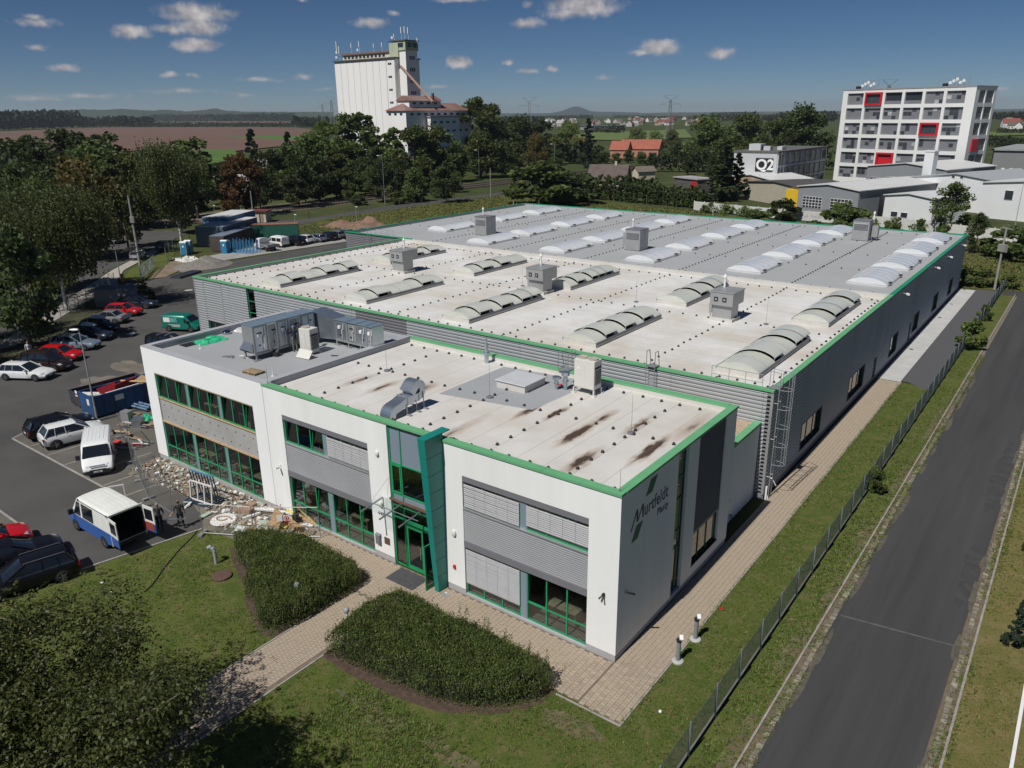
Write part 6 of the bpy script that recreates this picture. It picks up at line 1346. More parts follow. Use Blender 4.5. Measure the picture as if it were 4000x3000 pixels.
for (x, y, d, rz, lab) in ((1400, 1490, (.9, .2, .05), .5, 'board lying at the end of the fence near the door'), (1340, 1470, (.8, .25, .05), .4, 'second board flat on the paving before the window')):
 p_ = z1g(x, y); piece('plank', lab, 'plank', up(p_, .05), d, rz, 0, 0, wood_n, G_)
for k in range(26):
 x = R.uniform(-29.5, -23.3); y = R.uniform(-3.4, -1.0)
 piece('debris_piece', 'loose scrap of board strewn on the rubble before the left wing', 'debris', (x, y, .07+R.random()*.05), (R.uniform(.2, .8), R.uniform(.06, .3), .03), R.uniform(0, 3), R.uniform(-.15, .15), R.uniform(-.2, .2), R.choice(cols_), 'loose scraps in the rubble')
# white spiral panel (old round sign) on the ground
t = thing('round_sign', 'round white sign with grey curved mark lying on the rubble', 'sign', (-25.0, -2.75, .06), .3)
MB().lathe((0, 0, 0), [(.72, 0), (.75, .04), (.72, .08)], 26).build('disc', whb, t)
for (r_, a0, a1, cx_) in ((.5, 20, 200, .05), (.32, 180, 380, -.12)):
 mb = MB(); pts = [(cx_+r_*math.cos(rad(a)), r_*.6*math.sin(rad(a)), .09) for a in range(a0, a1, 15)]; mb.chain(pts, .05, 6); mb.build('curved_mark', M('sign_brown', (.3, .22, .15), .8, .2), t)
# ---- steel rack with old window frames
t = thing('frame_rack', 'dark blue steel rack leaning window frames beside the rubble', 'rack', (-28.1, -2.0, .02), rad(8))
rk = M('rack_blue', (.02, .04, .09), .5, .1)
MB().box(-1.1, 1.1, -.6, -.52, .05, .15).box(-1.1, 1.1, .52, .6, .05, .15).build('base_beam', rk, t)
for k in range(9): x = -1.05+k*.26; MB().bar((x, -.55, .12), (x, .55, .12), .06, .06).build('base_bar', rk, t)
for k in range(9):
 x = -1.05+k*.26; MB().bar((x, .25, .1), (x, .02, 1.95), .045, .06).build('upright', rk, t)
MB().bar((-1.1, .02, 1.97), (1.1, .02, 1.97), .1, .06).build('top_rail', M('rack_top_blue', (.06, .22, .36), .5, .1), t)
t = thing('window_frame_stack', 'white old window frame standing on the blue steel rack', 'window frame', (-27.95, -2.3, .2), rad(8))
fr = MB()
for (a, b) in (((-.95, 0, 0), (.95, 0, 0)), ((-.95, .12, 1.2), (.95, .12, 1.2)), ((-.95, 0, 0), (-.95, .12, 1.2)), ((.95, 0, 0), (.95, .12, 1.2)), ((-.3, 0, 0), (-.3, .12, 1.2)), ((.3, 0, 0), (.3, .12, 1.2))): fr.bar(a, b, .07, .08)
fr.build('frame', whb, t); MB().add([(.33, .0, .05), (.92, .0, .05), (.92, .08, .75), (.33, .08, .75)], [(0, 1, 2, 3)]).build('pane', gl, t)
# ---- temporary mesh fence
mesh_m = M('fence_zinc', (.3, .31, .31), .5, .1, 3, metal=.6)
def mesh_panel(label, a, b, h=2.0, z0=.12, lean=0.0, sign=False, group='temporary fence panels'):
 a = Vector((*a, 0)); b = Vector((*b, 0)); d = b-a; L_ = d.length
 t = thing('fence_panel', label, 'fence', a, math.atan2(d.y, d.x), group)
 MB().tube((0, 0, 0.02), (0, lean, h), .021).tube((L_, 0, .02), (L_, lean, h), .021).tube((0, lean, h-.02), (L_, lean, h-.02), .021).tube((0, 0, z0), (L_, 0, z0), .021).build('frame', mesh_m, t)
 mb = MB(); n = int(L_/.16)
 for k in range(1, n): mb.bar((k*L_/n, 0, z0), (k*L_/n, lean, h), .006)
 for k in range(1, 9): mb.bar((0, lean*k/9, z0+(h-z0)*k/9), (L_, lean*k/9, z0+(h-z0)*k/9), .006)
 mb.build('wire_mesh', mesh_m, t)
 fb = M('fence_foot', (.2, .2, .2), .9, .2, 4)
 MB().cbox((-.02, 0, .07), (.24, .72, .14)).build('foot', fb, t)
 if sign:
  MB().box(L_*.35, L_*.35+.3, -.03, -.02, 1.1, 1.5).build('white_notice', whb, t)
  o = MB().box(L_*.35+.36, L_*.35+.72, -.03, -.02, 1.05, 1.5).build('warning_sign', whb, t)
  MB().box(L_*.35+.36, L_*.35+.72, -.034, -.031, 1.05, 1.15).build('red_band', redm, o)
  c = L_*.35+.54; q = MB(); q.lathe((0, 0, 0), [(.13, 0), (.15, .004)], 14); q.v = [(c+x, -.034-z, 1.32+y) for x, y, z in q.v]; q.build('red_ring', redm, o)
  q = MB(); q.lathe((0, 0, 0), [(.1, 0), (.1, .003)], 14); q.v = [(c+x, -.04-z, 1.32+y) for x, y, z in q.v]; q.build('ring_centre', whb, o); MB().box(c-.045, c+.045, -.046, -.044, 1.25, 1.38).build('hand_mark', blk, o)
 return t
mesh_panel('mesh fence panel nearest the skips with its foot on the paving', (-42.5, .2), (-39.6, -.6))
mesh_panel('mesh fence panel beside the white van', (-37.4, -1.7), (-34.3, -2.75))
mesh_panel('mesh fence panel behind the two workers', (-34.2, -2.85), (-31.4, -3.85))
mesh_panel('mesh fence panel across the asphalt behind the frame rack', (-31.3, -3.9), (-28.4, -4.1), lean=.25)
mesh_panel('mesh fence panel at the corner of the lawn', (-24.6, -4.35), (-21.85, -2.85), sign=False)
mesh_panel('mesh fence panel with warning signs before the debris heap', (-21.7, -2.75), (-18.75, -.65), sign=True)
# cables and loose bits around
cb2 = MB(); a = z1g(450, 1440); b = pz(560, 2320); cb2.chain([up(a.lerp(b, k/10)+Vector((math.sin(k)*.12, math.cos(k*1.3)*.1, 0)), .04) for k in range(11)], .025, 5); tag(cb2.build('cable', blk), 'dark cable running from the rubble across the front lawn', 'cable')
# scrap heap by the skip
for k, (nm, lab, x, y, d, rz, mt_) in enumerate((('tarpaulin_heap', 'green tarpaulin heap', 0, 0, 0, 0, 0),)):
 p_ = Lp(940, 560); crumple('tarpaulin', 'green tarpaulin heap beside the corner of the left wing', 'tarpaulin', p_.x, p_.y, .05, .6, .6, .5, tarp, 12.2)
p_ = Lp(900, 500);
for k in range(5): tag(MB().tube((p_.x-1.2, p_.y+.2*k-.2, .25+.12*(k % 2)), (p_.x+1.2, p_.y+.2*k+.1, .25+.12*(k % 2)), .09).build('foil_roll', M('blue_grey_roll', (.12, .2, .3), .5, .2, 3)), 'blue grey foil roll in the pile between skip and white corner', 'roll', 'rolls beside the skip')
p_ = Lp(860, 560); pallet('broken pallet leaning in the pile beside the blue skip', (p_.x, p_.y, .3), .4)
p_ = Lp(970, 600); pallet('pallet flat in the pile by the white corner', (p_.x, p_.y, .02), .9)
p_ = Lp(830, 570); piece('steel_bin', 'grey steel bin in the pile beside the blue skip', 'bin', up(p_, .45), (.8, .6, .8), .3, 0, 0, galv_d)
p_ = Lp(900, 610); piece('steel_duct_piece', 'loose galvanised duct piece by the white corner', 'duct', up(p_, .4), (.7, .7, .7), .6, .2, .1, galv)
for k in range(18):
 p_ = Lp(R.uniform(770, 1000), R.uniform(590, 760)); piece('plank', 'loose batten or profile in the pile at the foot of the white corner', 'plank', up(p_, .1+R.random()*.25), (R.uniform(.8, 2.4), .09, .06), R.uniform(-.3, .7), 0, R.uniform(-.1, .1), R.choice((galv_d, wood_o, whb, wood_n, pinkred)), 'pile beside the skip')
p_ = Lp(740, 715); piece('traffic_board', 'red and white striped barrier board lying by the white van', 'barrier', up(p_, .12), (.9, .5, .12), .3, 0, 0, M('red_white_stripes', (.6, .06, .05), .6, .1), None)
# grey downpipe elbow, manhole, path lights on the lawns
t = thing('vent_pipe', 'grey curved vent pipe standing in the lawn by the left hedge', 'pipe', (-21.25, -5.7, 0)); MB().tube((0, 0, 0), (0, 0, .75), .09, .09, 12).build('riser', M('grey_pvc', (.3, .33, .34), .5, .05), t)
MB().chain([(0, 0, .75), (-.04, -.02, .9), (-.14, -.06, 1.0), (-.26, -.1, 1.0), (-.34, -.14, .92)], .1, 12).build('elbow', MATS['grey_pvc'], t)
tag(MB().lathe((-19.9, -6.25, 0), [(.5, 0), (.5, .1), (.42, .12), (.05, .13)], 18).build('manhole_cover', M('rusty_cover', (.1, .06, .045), .85, .3, 8)), 'round brown manhole cover in the lawn left of the hedge', 'manhole')
for (x, y, lab) in ((-14.55, -5.5, 'left of the path'), (-11.05, -5.45, 'right of the path'), (-5.75, -2.9, 'inside the right hedge')):
 t = thing('globe_light', 'small garden light with a grey globe rising from the hedge '+lab, 'lamp', (x, y, 0)); MB().tube((0, 0, 0), (0, 0, 1.05), .05, .05, 10).build('post', whm, t); ell((0, 0, 1.2), (.14, .14, .16)).build('globe', M('smoky_globe', (.3, .31, .32), .2, .05, coat=.6), t, True)
for (x, y, lab) in ((2.17, 1.69, 'nearer'), (2.17, 3.52, 'farther')):
 t = thing('bollard_light', lab+' grey bollard light with a white spotlight head beside the side path', 'lamp', (x, y, 0), group='bollard lights')
 MB().lathe((0, 0, 0), [(.26, 0), (.26, .06), (.2, .09), (.1, .1)], 16).build('base_ring', conc, t); MB().tube((0, 0, .08), (0, 0, 1.05), .1, .1, 14).build('post', M('bollard_grey', (.22, .23, .24), .5, .06), t)
 MB().tube((0, 0, 1.05), (0, 0, 1.15), .12, .12, 12).build('collar', blk, t); MB().cbox((.06, .08, 1.2), (.16, .24, .12), .5, .35).build('head', whm, t); MB().bar((-.06, -.02, 1.1), (-.04, .06, 1.2), .04).build('bracket', blk, t)
tag(MB().box(-16.9, -16.5, -5.2, -4.9, .0, 1.0).add([(-16.95, -5.25, 1.0), (-16.45, -5.25, 1.0), (-16.45, -4.85, 1.06), (-16.95, -4.85, 1.06)], [(0, 1, 2, 3)]).build('electric_box', M('grey_cabinet', (.32, .35, .37), .6, .05)), 'grey electric cabinet standing inside the left hedge', 'cabinet')
for (x, y, s_, lab) in ((2.95, -1.55, .07, 'white ball in the grass beside the side path'),): tag(ell((x, y, s_), (s_, s_, s_)).build('ball', whm, None, True), lab, 'ball')
p_ = pz(2817, 2378); tag(MB().cbox((p_.x, p_.y, .04), (.2, .08, .06), .3).build('red_scrap', redm), 'small red scrap on the grass between path and fence', 'scrap')
for (x, y, lab) in ((398, 2277, 'upper'), (436, 2313, 'lower')): p_ = pz(x, y); tag(MB().cbox((p_.x, p_.y, .02), (.14, .1, .03), .4).build('paper_scrap', whb), lab+' scrap of white paper on the front lawn', 'paper')
tag(MB().box(-.05, .05, 18.6, 18.68, 0, .9).tube((.02, 18.75, .25), (.1, 18.75, .05), .04).build('downpipe', whm), 'short white downpipe at the foot of the hall corner', 'pipe')
tag(MB().tube((.1, 19.25, 1.2), (.3, 19.45, .7), .035).tube((-.08, 19.25, 1.25), (.1, 19.25, 1.2), .03).build('drain_spout', whm), 'white drain spout on the hall wall by the ladder', 'pipe')
tag(MB().tube((-.72, 14.6, .5), (-.6, 14.6, .5), .05).tube((-.6, 14.6, .5), (-.58, 14.6, .25), .05).build('overflow_pipe', cardb), 'brown pipe stub under the meter box', 'pipe')
# ================================================================== fences, lamps, poles
fpost = M('fence_post_zinc', (.24, .27, .3), .5, .08, 3, metal=.4); fwire = M('fence_wire', (.16, .2, .2), .5, .1, 3, metal=.4)
t = thing('wire_fence', 'long wire mesh fence on grey posts along the grass beside the road', 'fence', (4.82, -8.0, 0))
n_p = 42; step = 2.5
wm = MB()
for k in range(15):
 z = .1+k*.1
 wm.bar((0, 0, z), (0, step, z), .008)
for k in range(1, 50): wm.bar((0, step*k/50, .1), (0, step*k/50, 1.55), .005)
wme = wm.mesh('wire_panel', fwire); pme2 = MB().box(-.03, .03, -.03, .03, 0, 1.68).mesh('post', fpost); bme = MB().box(-.03, .03, 0, step, -.03, .1).mesh('base_board', conc_d)
for k in range(n_p):
 link('post', pme2, t, (0, k*step, 0), rot=(R.uniform(-.012, .012), R.uniform(-.015, .015), 0)); link('wire_panel', wme, t, (-.035, k*step, 0)); link('base_board', bme, t, (-.07, k*step, 0))
t = thing('barrier_rail', 'white rail with a red mark on low posts at the right edge of the picture', 'barrier', (14.45, -6, 0))
MB().bar((0, 0, .75), (0, 16, .75), .12, .1).build('rail', whm, t); MB().box(.061, .075, 9.0, 9.5, .72, .8).build('red_mark', redm, t)
for y in range(0, 17, 4): MB().box(.01, .07, y-.03, y+.03, 0, .7).build('post', galv_d, t)
lampm = M('lamp_column', (.36, .38, .38), .5, .08, 2, metal=.4)
def streetlamp(label, loc, h, arm=.9, az=0.0, head='flat'):
 t = thing('street_lamp', label, 'street lamp', loc, az, 'street lamps')
 MB().tube((0, 0, 0), (0, 0, 1.2), .09, .085, 10).tube((0, 0, 1.2), (0, 0, h), .065, .045, 10).build('column', lampm, t)
 if arm > .3: MB().chain([(0, 0, h), (.08, 0, h+.18), (.3, 0, h+.28), (arm, 0, h+.26)], .03, 8).build('arm', lampm, t)
 z = h+.22 if arm > .3 else h
 shade_mod(loft([(arm-.3, [(0, z-.06), (.08, z-.05), (.12, z), (.06, z+.05), (0, z+.06)]), (arm, [(0, z-.1), (.14, z-.08), (.19, z), (.1, z+.08), (0, z+.1)]), (arm+.35, [(0, z-.05), (.07, z-.04), (.1, z), (.05, z+.04), (0, z+.05)])]).build('head', whm, t), 60)
 return t
def lampat(label, x, y, topy, az=0, arm=.25, H_=None):
 b = pz(x, y); D = math.hypot(b.x-CAM.x, b.y-CAM.y); z = H_ or max(2.5, pd(x, topy, D).z); return streetlamp(label, (b.x, b.y, 0), z, arm, az)
streetlamp('tall grey lamp post with a flat head between the skips and the white crossover', (-47.3, .75, .0), 7.3, .35, rad(215))
lampat('lamp post with a small white head on the verge by the street', 470, 1086, 938)
lampat('lamp post standing behind the blue portable toilet', 930, 947, 866)
lampat('lamp post between the cars and the green container', 1159, 924, 838)
lampat('lamp post by the far street, left of the pole', 845, 884, 802)
lampat('lamp post next to the earth heap behind the hall', 1395, 888, 808)
lampat('lamp post under the large left trees', 58, 903, 820)
lampat('tall street lamp with a curved arm in front of the silo trees', 1504, 799, 611, rad(200), 1.2)
lampat('tall street lamp beside the railway, middle', 1872, 705, 588, rad(200), 1.2)
lampat('tall street lamp beside the railway, right, before the red roof', 2164, 699, 565, rad(200), 1.2)
lampat('street lamp beyond the left trees near the white house', 212, 742, 660, rad(180), 1.0)
lampat('street lamp in front of the orange tree', 1041, 735, 640, rad(180), .5)
lampat('thin lamp post before the white wall of the sheds', 3075, 790, 715, rad(180), .25)
lampat('tall lamp post by the white building at the right edge', 3963, 890, 700, 0, .6)
wpole = M('grey_pole', (.28, .27, .25), .8, .15, 2)
def polething(label, x, y, topy, r=.14, cross=1, box=False):
 b = pz(x, y); D = math.hypot(b.x-CAM.x, b.y-CAM.y); z = pd(x, topy, D).z
 t = thing('utility_pole', label, 'pole', (b.x, b.y, 0), rad(-37), 'utility poles'); MB().tube((0, 0, 0), (0, 0, z), r, r*.7, 8).build('pole', wpole, t)
 if cross:
  MB().bar((-.9, 0, z-.15), (.9, 0, z-.15), .08, .1).build('crossarm', wpole, t)
  for u in (-.8, 0, .8): MB().lathe((u, 0, z-.1), [(.05, 0), (.07, .1), (.04, .2)], 8).build('insulator', M('brown_insulator', (.1, .05, .03), .3, .1), t)
 if box: MB().box(-.5, .5, -.3, .3, z*.62, z*.62+.9).bar((-.7, 0, z*.62), (.7, 0, z*.62), .1).build('transformer', wpole, t)
 return t
polething('tall lattice-headed utility pole with a transformer by the sliding gate', 547, 1037, 760, .2, 1, True)
polething('concrete utility pole behind the blue container', 993, 872, 745, .16, 0)
polething('utility pole with crossarm in the meadow behind the grey roof', 2006, 801, 752, .14)
polething('plain grey pole beside the back road', 1917, 772, 655, .13, 0)
polething('utility pole with a coil at the right behind the hall', 3884, 1132, 885, .16, 1, True)
polething('short utility pole before the white wall', 2785, 842, 805, .14, 1)
# wires to the pole behind the roof
wr_ = MB(); a_ = Vector((-111, 141.4, 9.0)); b_ = Vector((-62, 140, 7.6))
wr_.chain([a_.lerp(b_, k/12)-Vector((0, 0, 2.2*math.sin(math.pi*k/12))) for k in range(13)], .035, 4); tag(wr_.build('overhead_wire', blk), 'sagging dark overhead wire behind the grey roof', 'wire')
# sliding gate, booth, barrier by the entrance
t = thing('sliding_gate', 'grey steel sliding gate with diagonal bracing at the yard entrance', 'gate', (-98.3, 32.6, 0), math.atan2(12.6, -15.5))
gm_ = M('gate_steel', (.26, .3, .31), .5, .1, 2, metal=.4); Lg = 10.0
MB().bar((0, 0, .35), (Lg, 0, .35), .14, .14).bar((0, 0, 2.0), (Lg, 0, 2.0), .08, .08).bar((0, 0, .4), (0, 0, 2.0), .08).bar((Lg, 0, .4), (Lg, 0, 2.0), .08).bar((Lg/2, 0, .4), (Lg/2, 0, 2), .07).bar((0, 0, .4), (Lg/4, 0, 2), .06).bar((Lg/4, 0, 2), (Lg/2, 0, .4), .06).bar((Lg/2, 0, .4), (Lg*.75, 0, 2), .06).bar((Lg*.75, 0, 2), (Lg, 0, .4), .06).build('gate_frame', gm_, t)
mb = MB()
for k in range(80): mb.bar((k*Lg/80, .04, .42), (k*Lg/80, .04, 1.98), .012)
mb.build('gate_mesh', gm_, t)
MB().bar((-.6, .1, 0), (-.6, .1, 2.3), .16).bar((-.1, -.15, 0), (-.1, -.15, 2.3), .14).build('gate_post', gm_, t)
t = thing('ticket_barrier', 'orange barrier post beside the grass patch at the entrance', 'barrier', (-99.6, 30.2, 0.02)); MB().box(-.2, .2, -.15, .15, 0, 1.05).build('housing', M('orange_paint', (.75, .25, .02), .5, .05), t); MB().box(-.22, .22, -.17, .17, 1.05, 1.15).build('cap', wood_o, t)
t = thing('gate_booth', 'small dark shed with a pale end wall under the birch', 'shed', (-85.6, 22.2, 0), rad(35)); MB().box(-2.2, 2.2, -1.2, 1.2, 0, 2.2).build('wall', M('booth_grey', (.2, .21, .22), .8, .1), t); MB().box(-2.4, 2.4, -1.4, 1.4, 2.2, 2.32).build('roof', M('booth_roof', (.14, .16, .17), .6, .1), t); MB().box(2.2, 2.23, -.9, .9, .05, 2.0).build('end_panel', M('booth_blue', (.25, .29, .33), .7, .05), t)
fence_g = M('dark_fence_mesh', (.08, .1, .1), .6, .1, 2, metal=.3)
def postfence(label, pts, h, step=2.5, name='boundary_fence'):
 t = thing(name, label, 'fence', (*pts[0], 0)); o0 = Vector((*pts[0], 0))
 for a, b in zip(pts, pts[1:]):
  a = Vector((*a, 0))-o0; b = Vector((*b, 0))-o0; n = max(1, round((b-a).length/step))
  for k in range(n+1):
   p = a.lerp(b, k/n); MB().box(p.x-.03, p.x+.03, p.y-.03, p.y+.03, 0, h+.1).build('post', fpost, t)
  mb = MB()
  for z in (.1, .5, .9, 1.3, h): mb.bar(a+Vector((0, 0, z)), b+Vector((0, 0, z)), .012)
  m_ = int((b-a).length/.25)
  for k in range(m_): p = a.lerp(b, k/m_); mb.bar(p+Vector((0, 0, .1)), p+Vector((0, 0, h)), .008)
  mb.build('wire_mesh', fence_g, t)
postfence('dark mesh fence under the left trees along the pavement', [(-76, 5.5), (-82.2, 12.6), (-90, 20.5), (-98.3, 28.4)], 1.7)
postfence('mesh fence along the back road beyond the meadow', [(-143, 80), (-139, 86), (-134, 92.5), (-131, 130), (-129, 160)], 1.7)
postfence('mesh fence at the far end of the gate', [(-107, 41.5), (-114, 45.3), (-120, 51), (-126, 60)], 2.0)
t = thing('garden_gate', 'silver mesh gate at the lower left edge of the lawn', 'gate', (-24.6, -16.5, 0), rad(-62))
MB().bar((0, 0, .1), (4, 0, .1), .06).bar((0, 0, 1.5), (4, 0, 1.5), .06).bar((0, 0, 0), (0, 0, 1.6), .08).bar((4, 0, 0), (4, 0, 1.6), .08).bar((2, 0, .1), (2, 0, 1.5), .05).bar((0, 0, .1), (2, 0, 1.5), .04).build('frame', mesh_m, t)
mb = MB()
for k in range(40): mb.bar((k*.1, 0, .1), (k*.1, 0, 1.5), .01)
mb.build('mesh', mesh_m, t)
# ================================================================== vegetation
def leafquad(mb, c, s, d=None, asp=.5):
 """one small folded leaf at c"""
 d = d or Vector((R.gauss(0, 1), R.gauss(0, 1), R.gauss(0, .7)));
 if d.length < 1e-3: d = Vector((0, 0, 1))
 d = d.normalized(); a = d.orthogonal().normalized(); a = (Matrix.Rotation(R.uniform(0, 6.28), 3, d) @ a)*s*asp; d = d*s
 o = len(mb.v); mb.v += [tuple(c-d*.5), tuple(c+a), tuple(c+d*.6), tuple(c-a)]; mb.f.append((o, o+1, o+2, o+3)); mb.m.append(mb.mi)
def limbs(mb, base, h, r, n, spread, top, seed):
 q = random.Random(seed); pts = []
 p = Vector(base); k = 7; prev = p; rr = r
 for i in range(1, k+1):
  z = h*i/k; c = Vector((base[0]+q.gauss(0, .03)*z, base[1]+q.gauss(0, .03)*z, base[2]+z)); r2 = r*(1-.75*i/k); mb.tube(prev, c, rr, r2, 7, False); pts.append((c, r2)); prev = c; rr = r2
 for i in range(n):
  b, r0 = pts[q.randrange(1, k-1)] if k > 2 else pts[0]; a = q.uniform(0, 6.28); L_ = spread*q.uniform(.5, 1)
  m_ = b+Vector((math.cos(a)*L_*.45, math.sin(a)*L_*.45, L_*.35)); e = b+Vector((math.cos(a)*L_, math.sin(a)*L_, L_*q.uniform(.5, 1.0)))
  mb.tube(b, m_, r0*.55, r0*.35, 5, False).tube(m_, e, r0*.35, r0*.1, 5, False)
def crown(seed, h, rw, z0, nblob, nleaf, s, kind='round'):
 """leaf faces gathered in clumps; the clumps fill an uneven crown"""
 q = random.Random(seed); mb = MB(); blobs = []
 for i in range(nblob):
  u = q.random(); z = z0+(h-z0)*(i+.5)/nblob+q.gauss(0, .3)
  f = (z-z0)/(h-z0); f = min(1, max(0, f))
  if kind == 'round': w = rw*math.sin(math.pi*min(1, .16+f*.8))**.8
  elif kind == 'tall': w = rw*(math.sin(math.pi*min(1, .12+f*.84))**.6)
  elif kind == 'cone': w = rw*(1.02-f)
  elif kind == 'column': w = rw*(1-.75*f**3)
  else: w = rw*math.sin(math.pi*min(1, .2+f*.75))
  a = q.uniform(0, 6.28); rr = w*math.sqrt(q.random())*q.uniform(.75, 1.12)
  br = max(.35, (rw*.42 if kind != 'cone' else rw*.3)*q.uniform(.4, 1.1)*(1 if kind != 'cone' else (1.1-f)))
  blobs.append((Vector((rr*math.cos(a), rr*math.sin(a), z)), br))
 R.seed(seed)
 for i in range(nleaf):
  c, br = blobs[q.randrange(nblob)]
  d = Vector((q.gauss(0, 1), q.gauss(0, 1), q.gauss(0, .8))).normalized()
  rr = br*(q.random()**.35)*(1+.25*noise.noise(d*2.2+c))
  pnt = c+Vector((d.x*rr, d.y*rr, d.z*rr*.8))
  if kind == 'weep':
   for k in range(3): leafquad(mb, pnt-Vector((0, 0, .28*k*s*3)), s*q.uniform(.7, 1.2), Vector((d.x*.3, d.y*.3, -1)))
  else: leafquad(mb, pnt, s*q.uniform(.6, 1.3), d+Vector((q.gauss(0, .7), q.gauss(0, .7), q.gauss(0, .6))), .6)
 return mb
lg = {'mid': leafmat('leaf_green', (0.098, 0.13, 0.04)), 'dark': leafmat('leaf_dark', (0.066, 0.09, 0.032)), 'olive': leafmat('leaf_olive', (0.109, 0.136, 0.040)), 'rust': leafmat('leaf_rust', (0.125, 0.07, 0.03), .4, .35, .1), 'gold': leafmat('leaf_gold', (0.125, 0.1, 0.03), .4, .35, .1), 'light': leafmat('leaf_light', (0.136, 0.190, 0.051)), 'fir': leafmat('needle_dark', (0.034, 0.055, 0.03), .3, .15), 'hedge': leafmat('hedge_leaf', (0.1, 0.14, 0.036), .45, .3, 0, .5, 1.5), 'hedge2': leafmat('hedge_leaf_dark', (0.062, 0.095, 0.026), .45, .3, 0, .5, 1.5), 'hedge3': leafmat('hedge_leaf_light', (0.15, 0.165, 0.055), .4, .3, 0, .5, 1.5), 'walnut': leafmat('walnut_leaf', (0.085, 0.1, 0.028), .5, .35, 0, .5, 2.0), 'walnut2': leafmat('walnut_leaf_dark', (0.055, 0.07, 0.021), .5, .35, 0, .5, 2.0), 'weed': leafmat('weed_leaf', (0.115, 0.17, 0.028), .4, .35, 0, .5, 3.0), 'grassb': leafmat('grass_blade', (0.089, 0.149, 0.026), .5, .3, 0, .6, 3.0), 'dryb': leafmat('dry_blade', (0.223, 0.178, 0.075), .4, .3, 0, .7, 3.0)}
bark = M('bark', (.1, .075, .055), .95, .3, 3, .6, 12); birchb = M('birch_bark', (.55, .53, .48), .8, .35, 5)
TV = {}
def variant(key, seed, h, rw, z0, nb, nl, s, kind, tr, nlimb):
 tb = MB(); limbs(tb, (0, 0, 0), h*.82 if kind != 'cone' else h*.95, tr, nlimb, rw*.8, h, seed)
 TV[key] = (crown(seed, h, rw, z0, nb, nl, s, kind).mesh('crown', lg['mid']), tb.mesh('trunk', bark), h, rw)
variant('r1', 21, 12, 4.6, 2.2, 34, 5200, .42, 'round', .28, 10); variant('r2', 22, 12, 5.2, 1.8, 40, 5600, .45, 'round', .3, 12); variant('r3', 23, 12, 4.2, 1.5, 30, 4600, .42, 'round', .25, 9)
variant('t1', 24, 12, 3.0, 1.2, 34, 4600, .38, 'tall', .22, 9); variant('t2', 25, 12, 2.6, 1.0, 30, 4200, .38, 'tall', .2, 8); variant('c1', 26, 12, 2.9, .6, 46, 5200, .36, 'cone', .2, 4); variant('w1', 27, 12, 4.6, 1.5, 30, 2600, .34, 'weep', .3, 10)
variant('b1', 28, 3, 2.0, .2, 16, 2200, .26, 'round', .08, 6); variant('col', 29, 6, 1.25, .1, 30, 2600, .24, 'column', .12, 3)
_vm = {}
def tree(key, mat, loc, h, wid=1.0, label='', cat='tree', group=None, name=None, trunk_mat=None):
 cm, tm, H_, rw = TV[key]; k = (key, mat)
 if k not in _vm: m2 = cm.copy(); m2.materials[0] = lg[mat]; _vm[k] = m2
 s_ = h/H_; t = thing(name or ('fir_tree' if key == 'c1' else 'shrub' if key == 'b1' else 'tree'), label, cat, (loc[0], loc[1], loc[2] if len(loc) > 2 else 0), R.uniform(0, 6.28), group)
 link('crown', _vm[k], t, scale=(s_*wid, s_*wid, s_))
 if key != 'b1' or 1: link('trunk', tm, t, scale=(s_*min(wid, 1.1), s_*min(wid, 1.1), s_))
 return t
def tree_px(key, mat, x, top, D, wid, label, group):
 """tree whose crown shows at column x with its top at row top (photograph pixels), standing on the ground D metres away"""
 p_ = pd(x, top, D); return tree(key, mat, (p_.x, p_.y, 0), max(1.3 if key == 'b1' else 3.0, p_.z), wid, label, 'tree', group)
tx = R.uniform
G1 = 'trees along the street on the left'
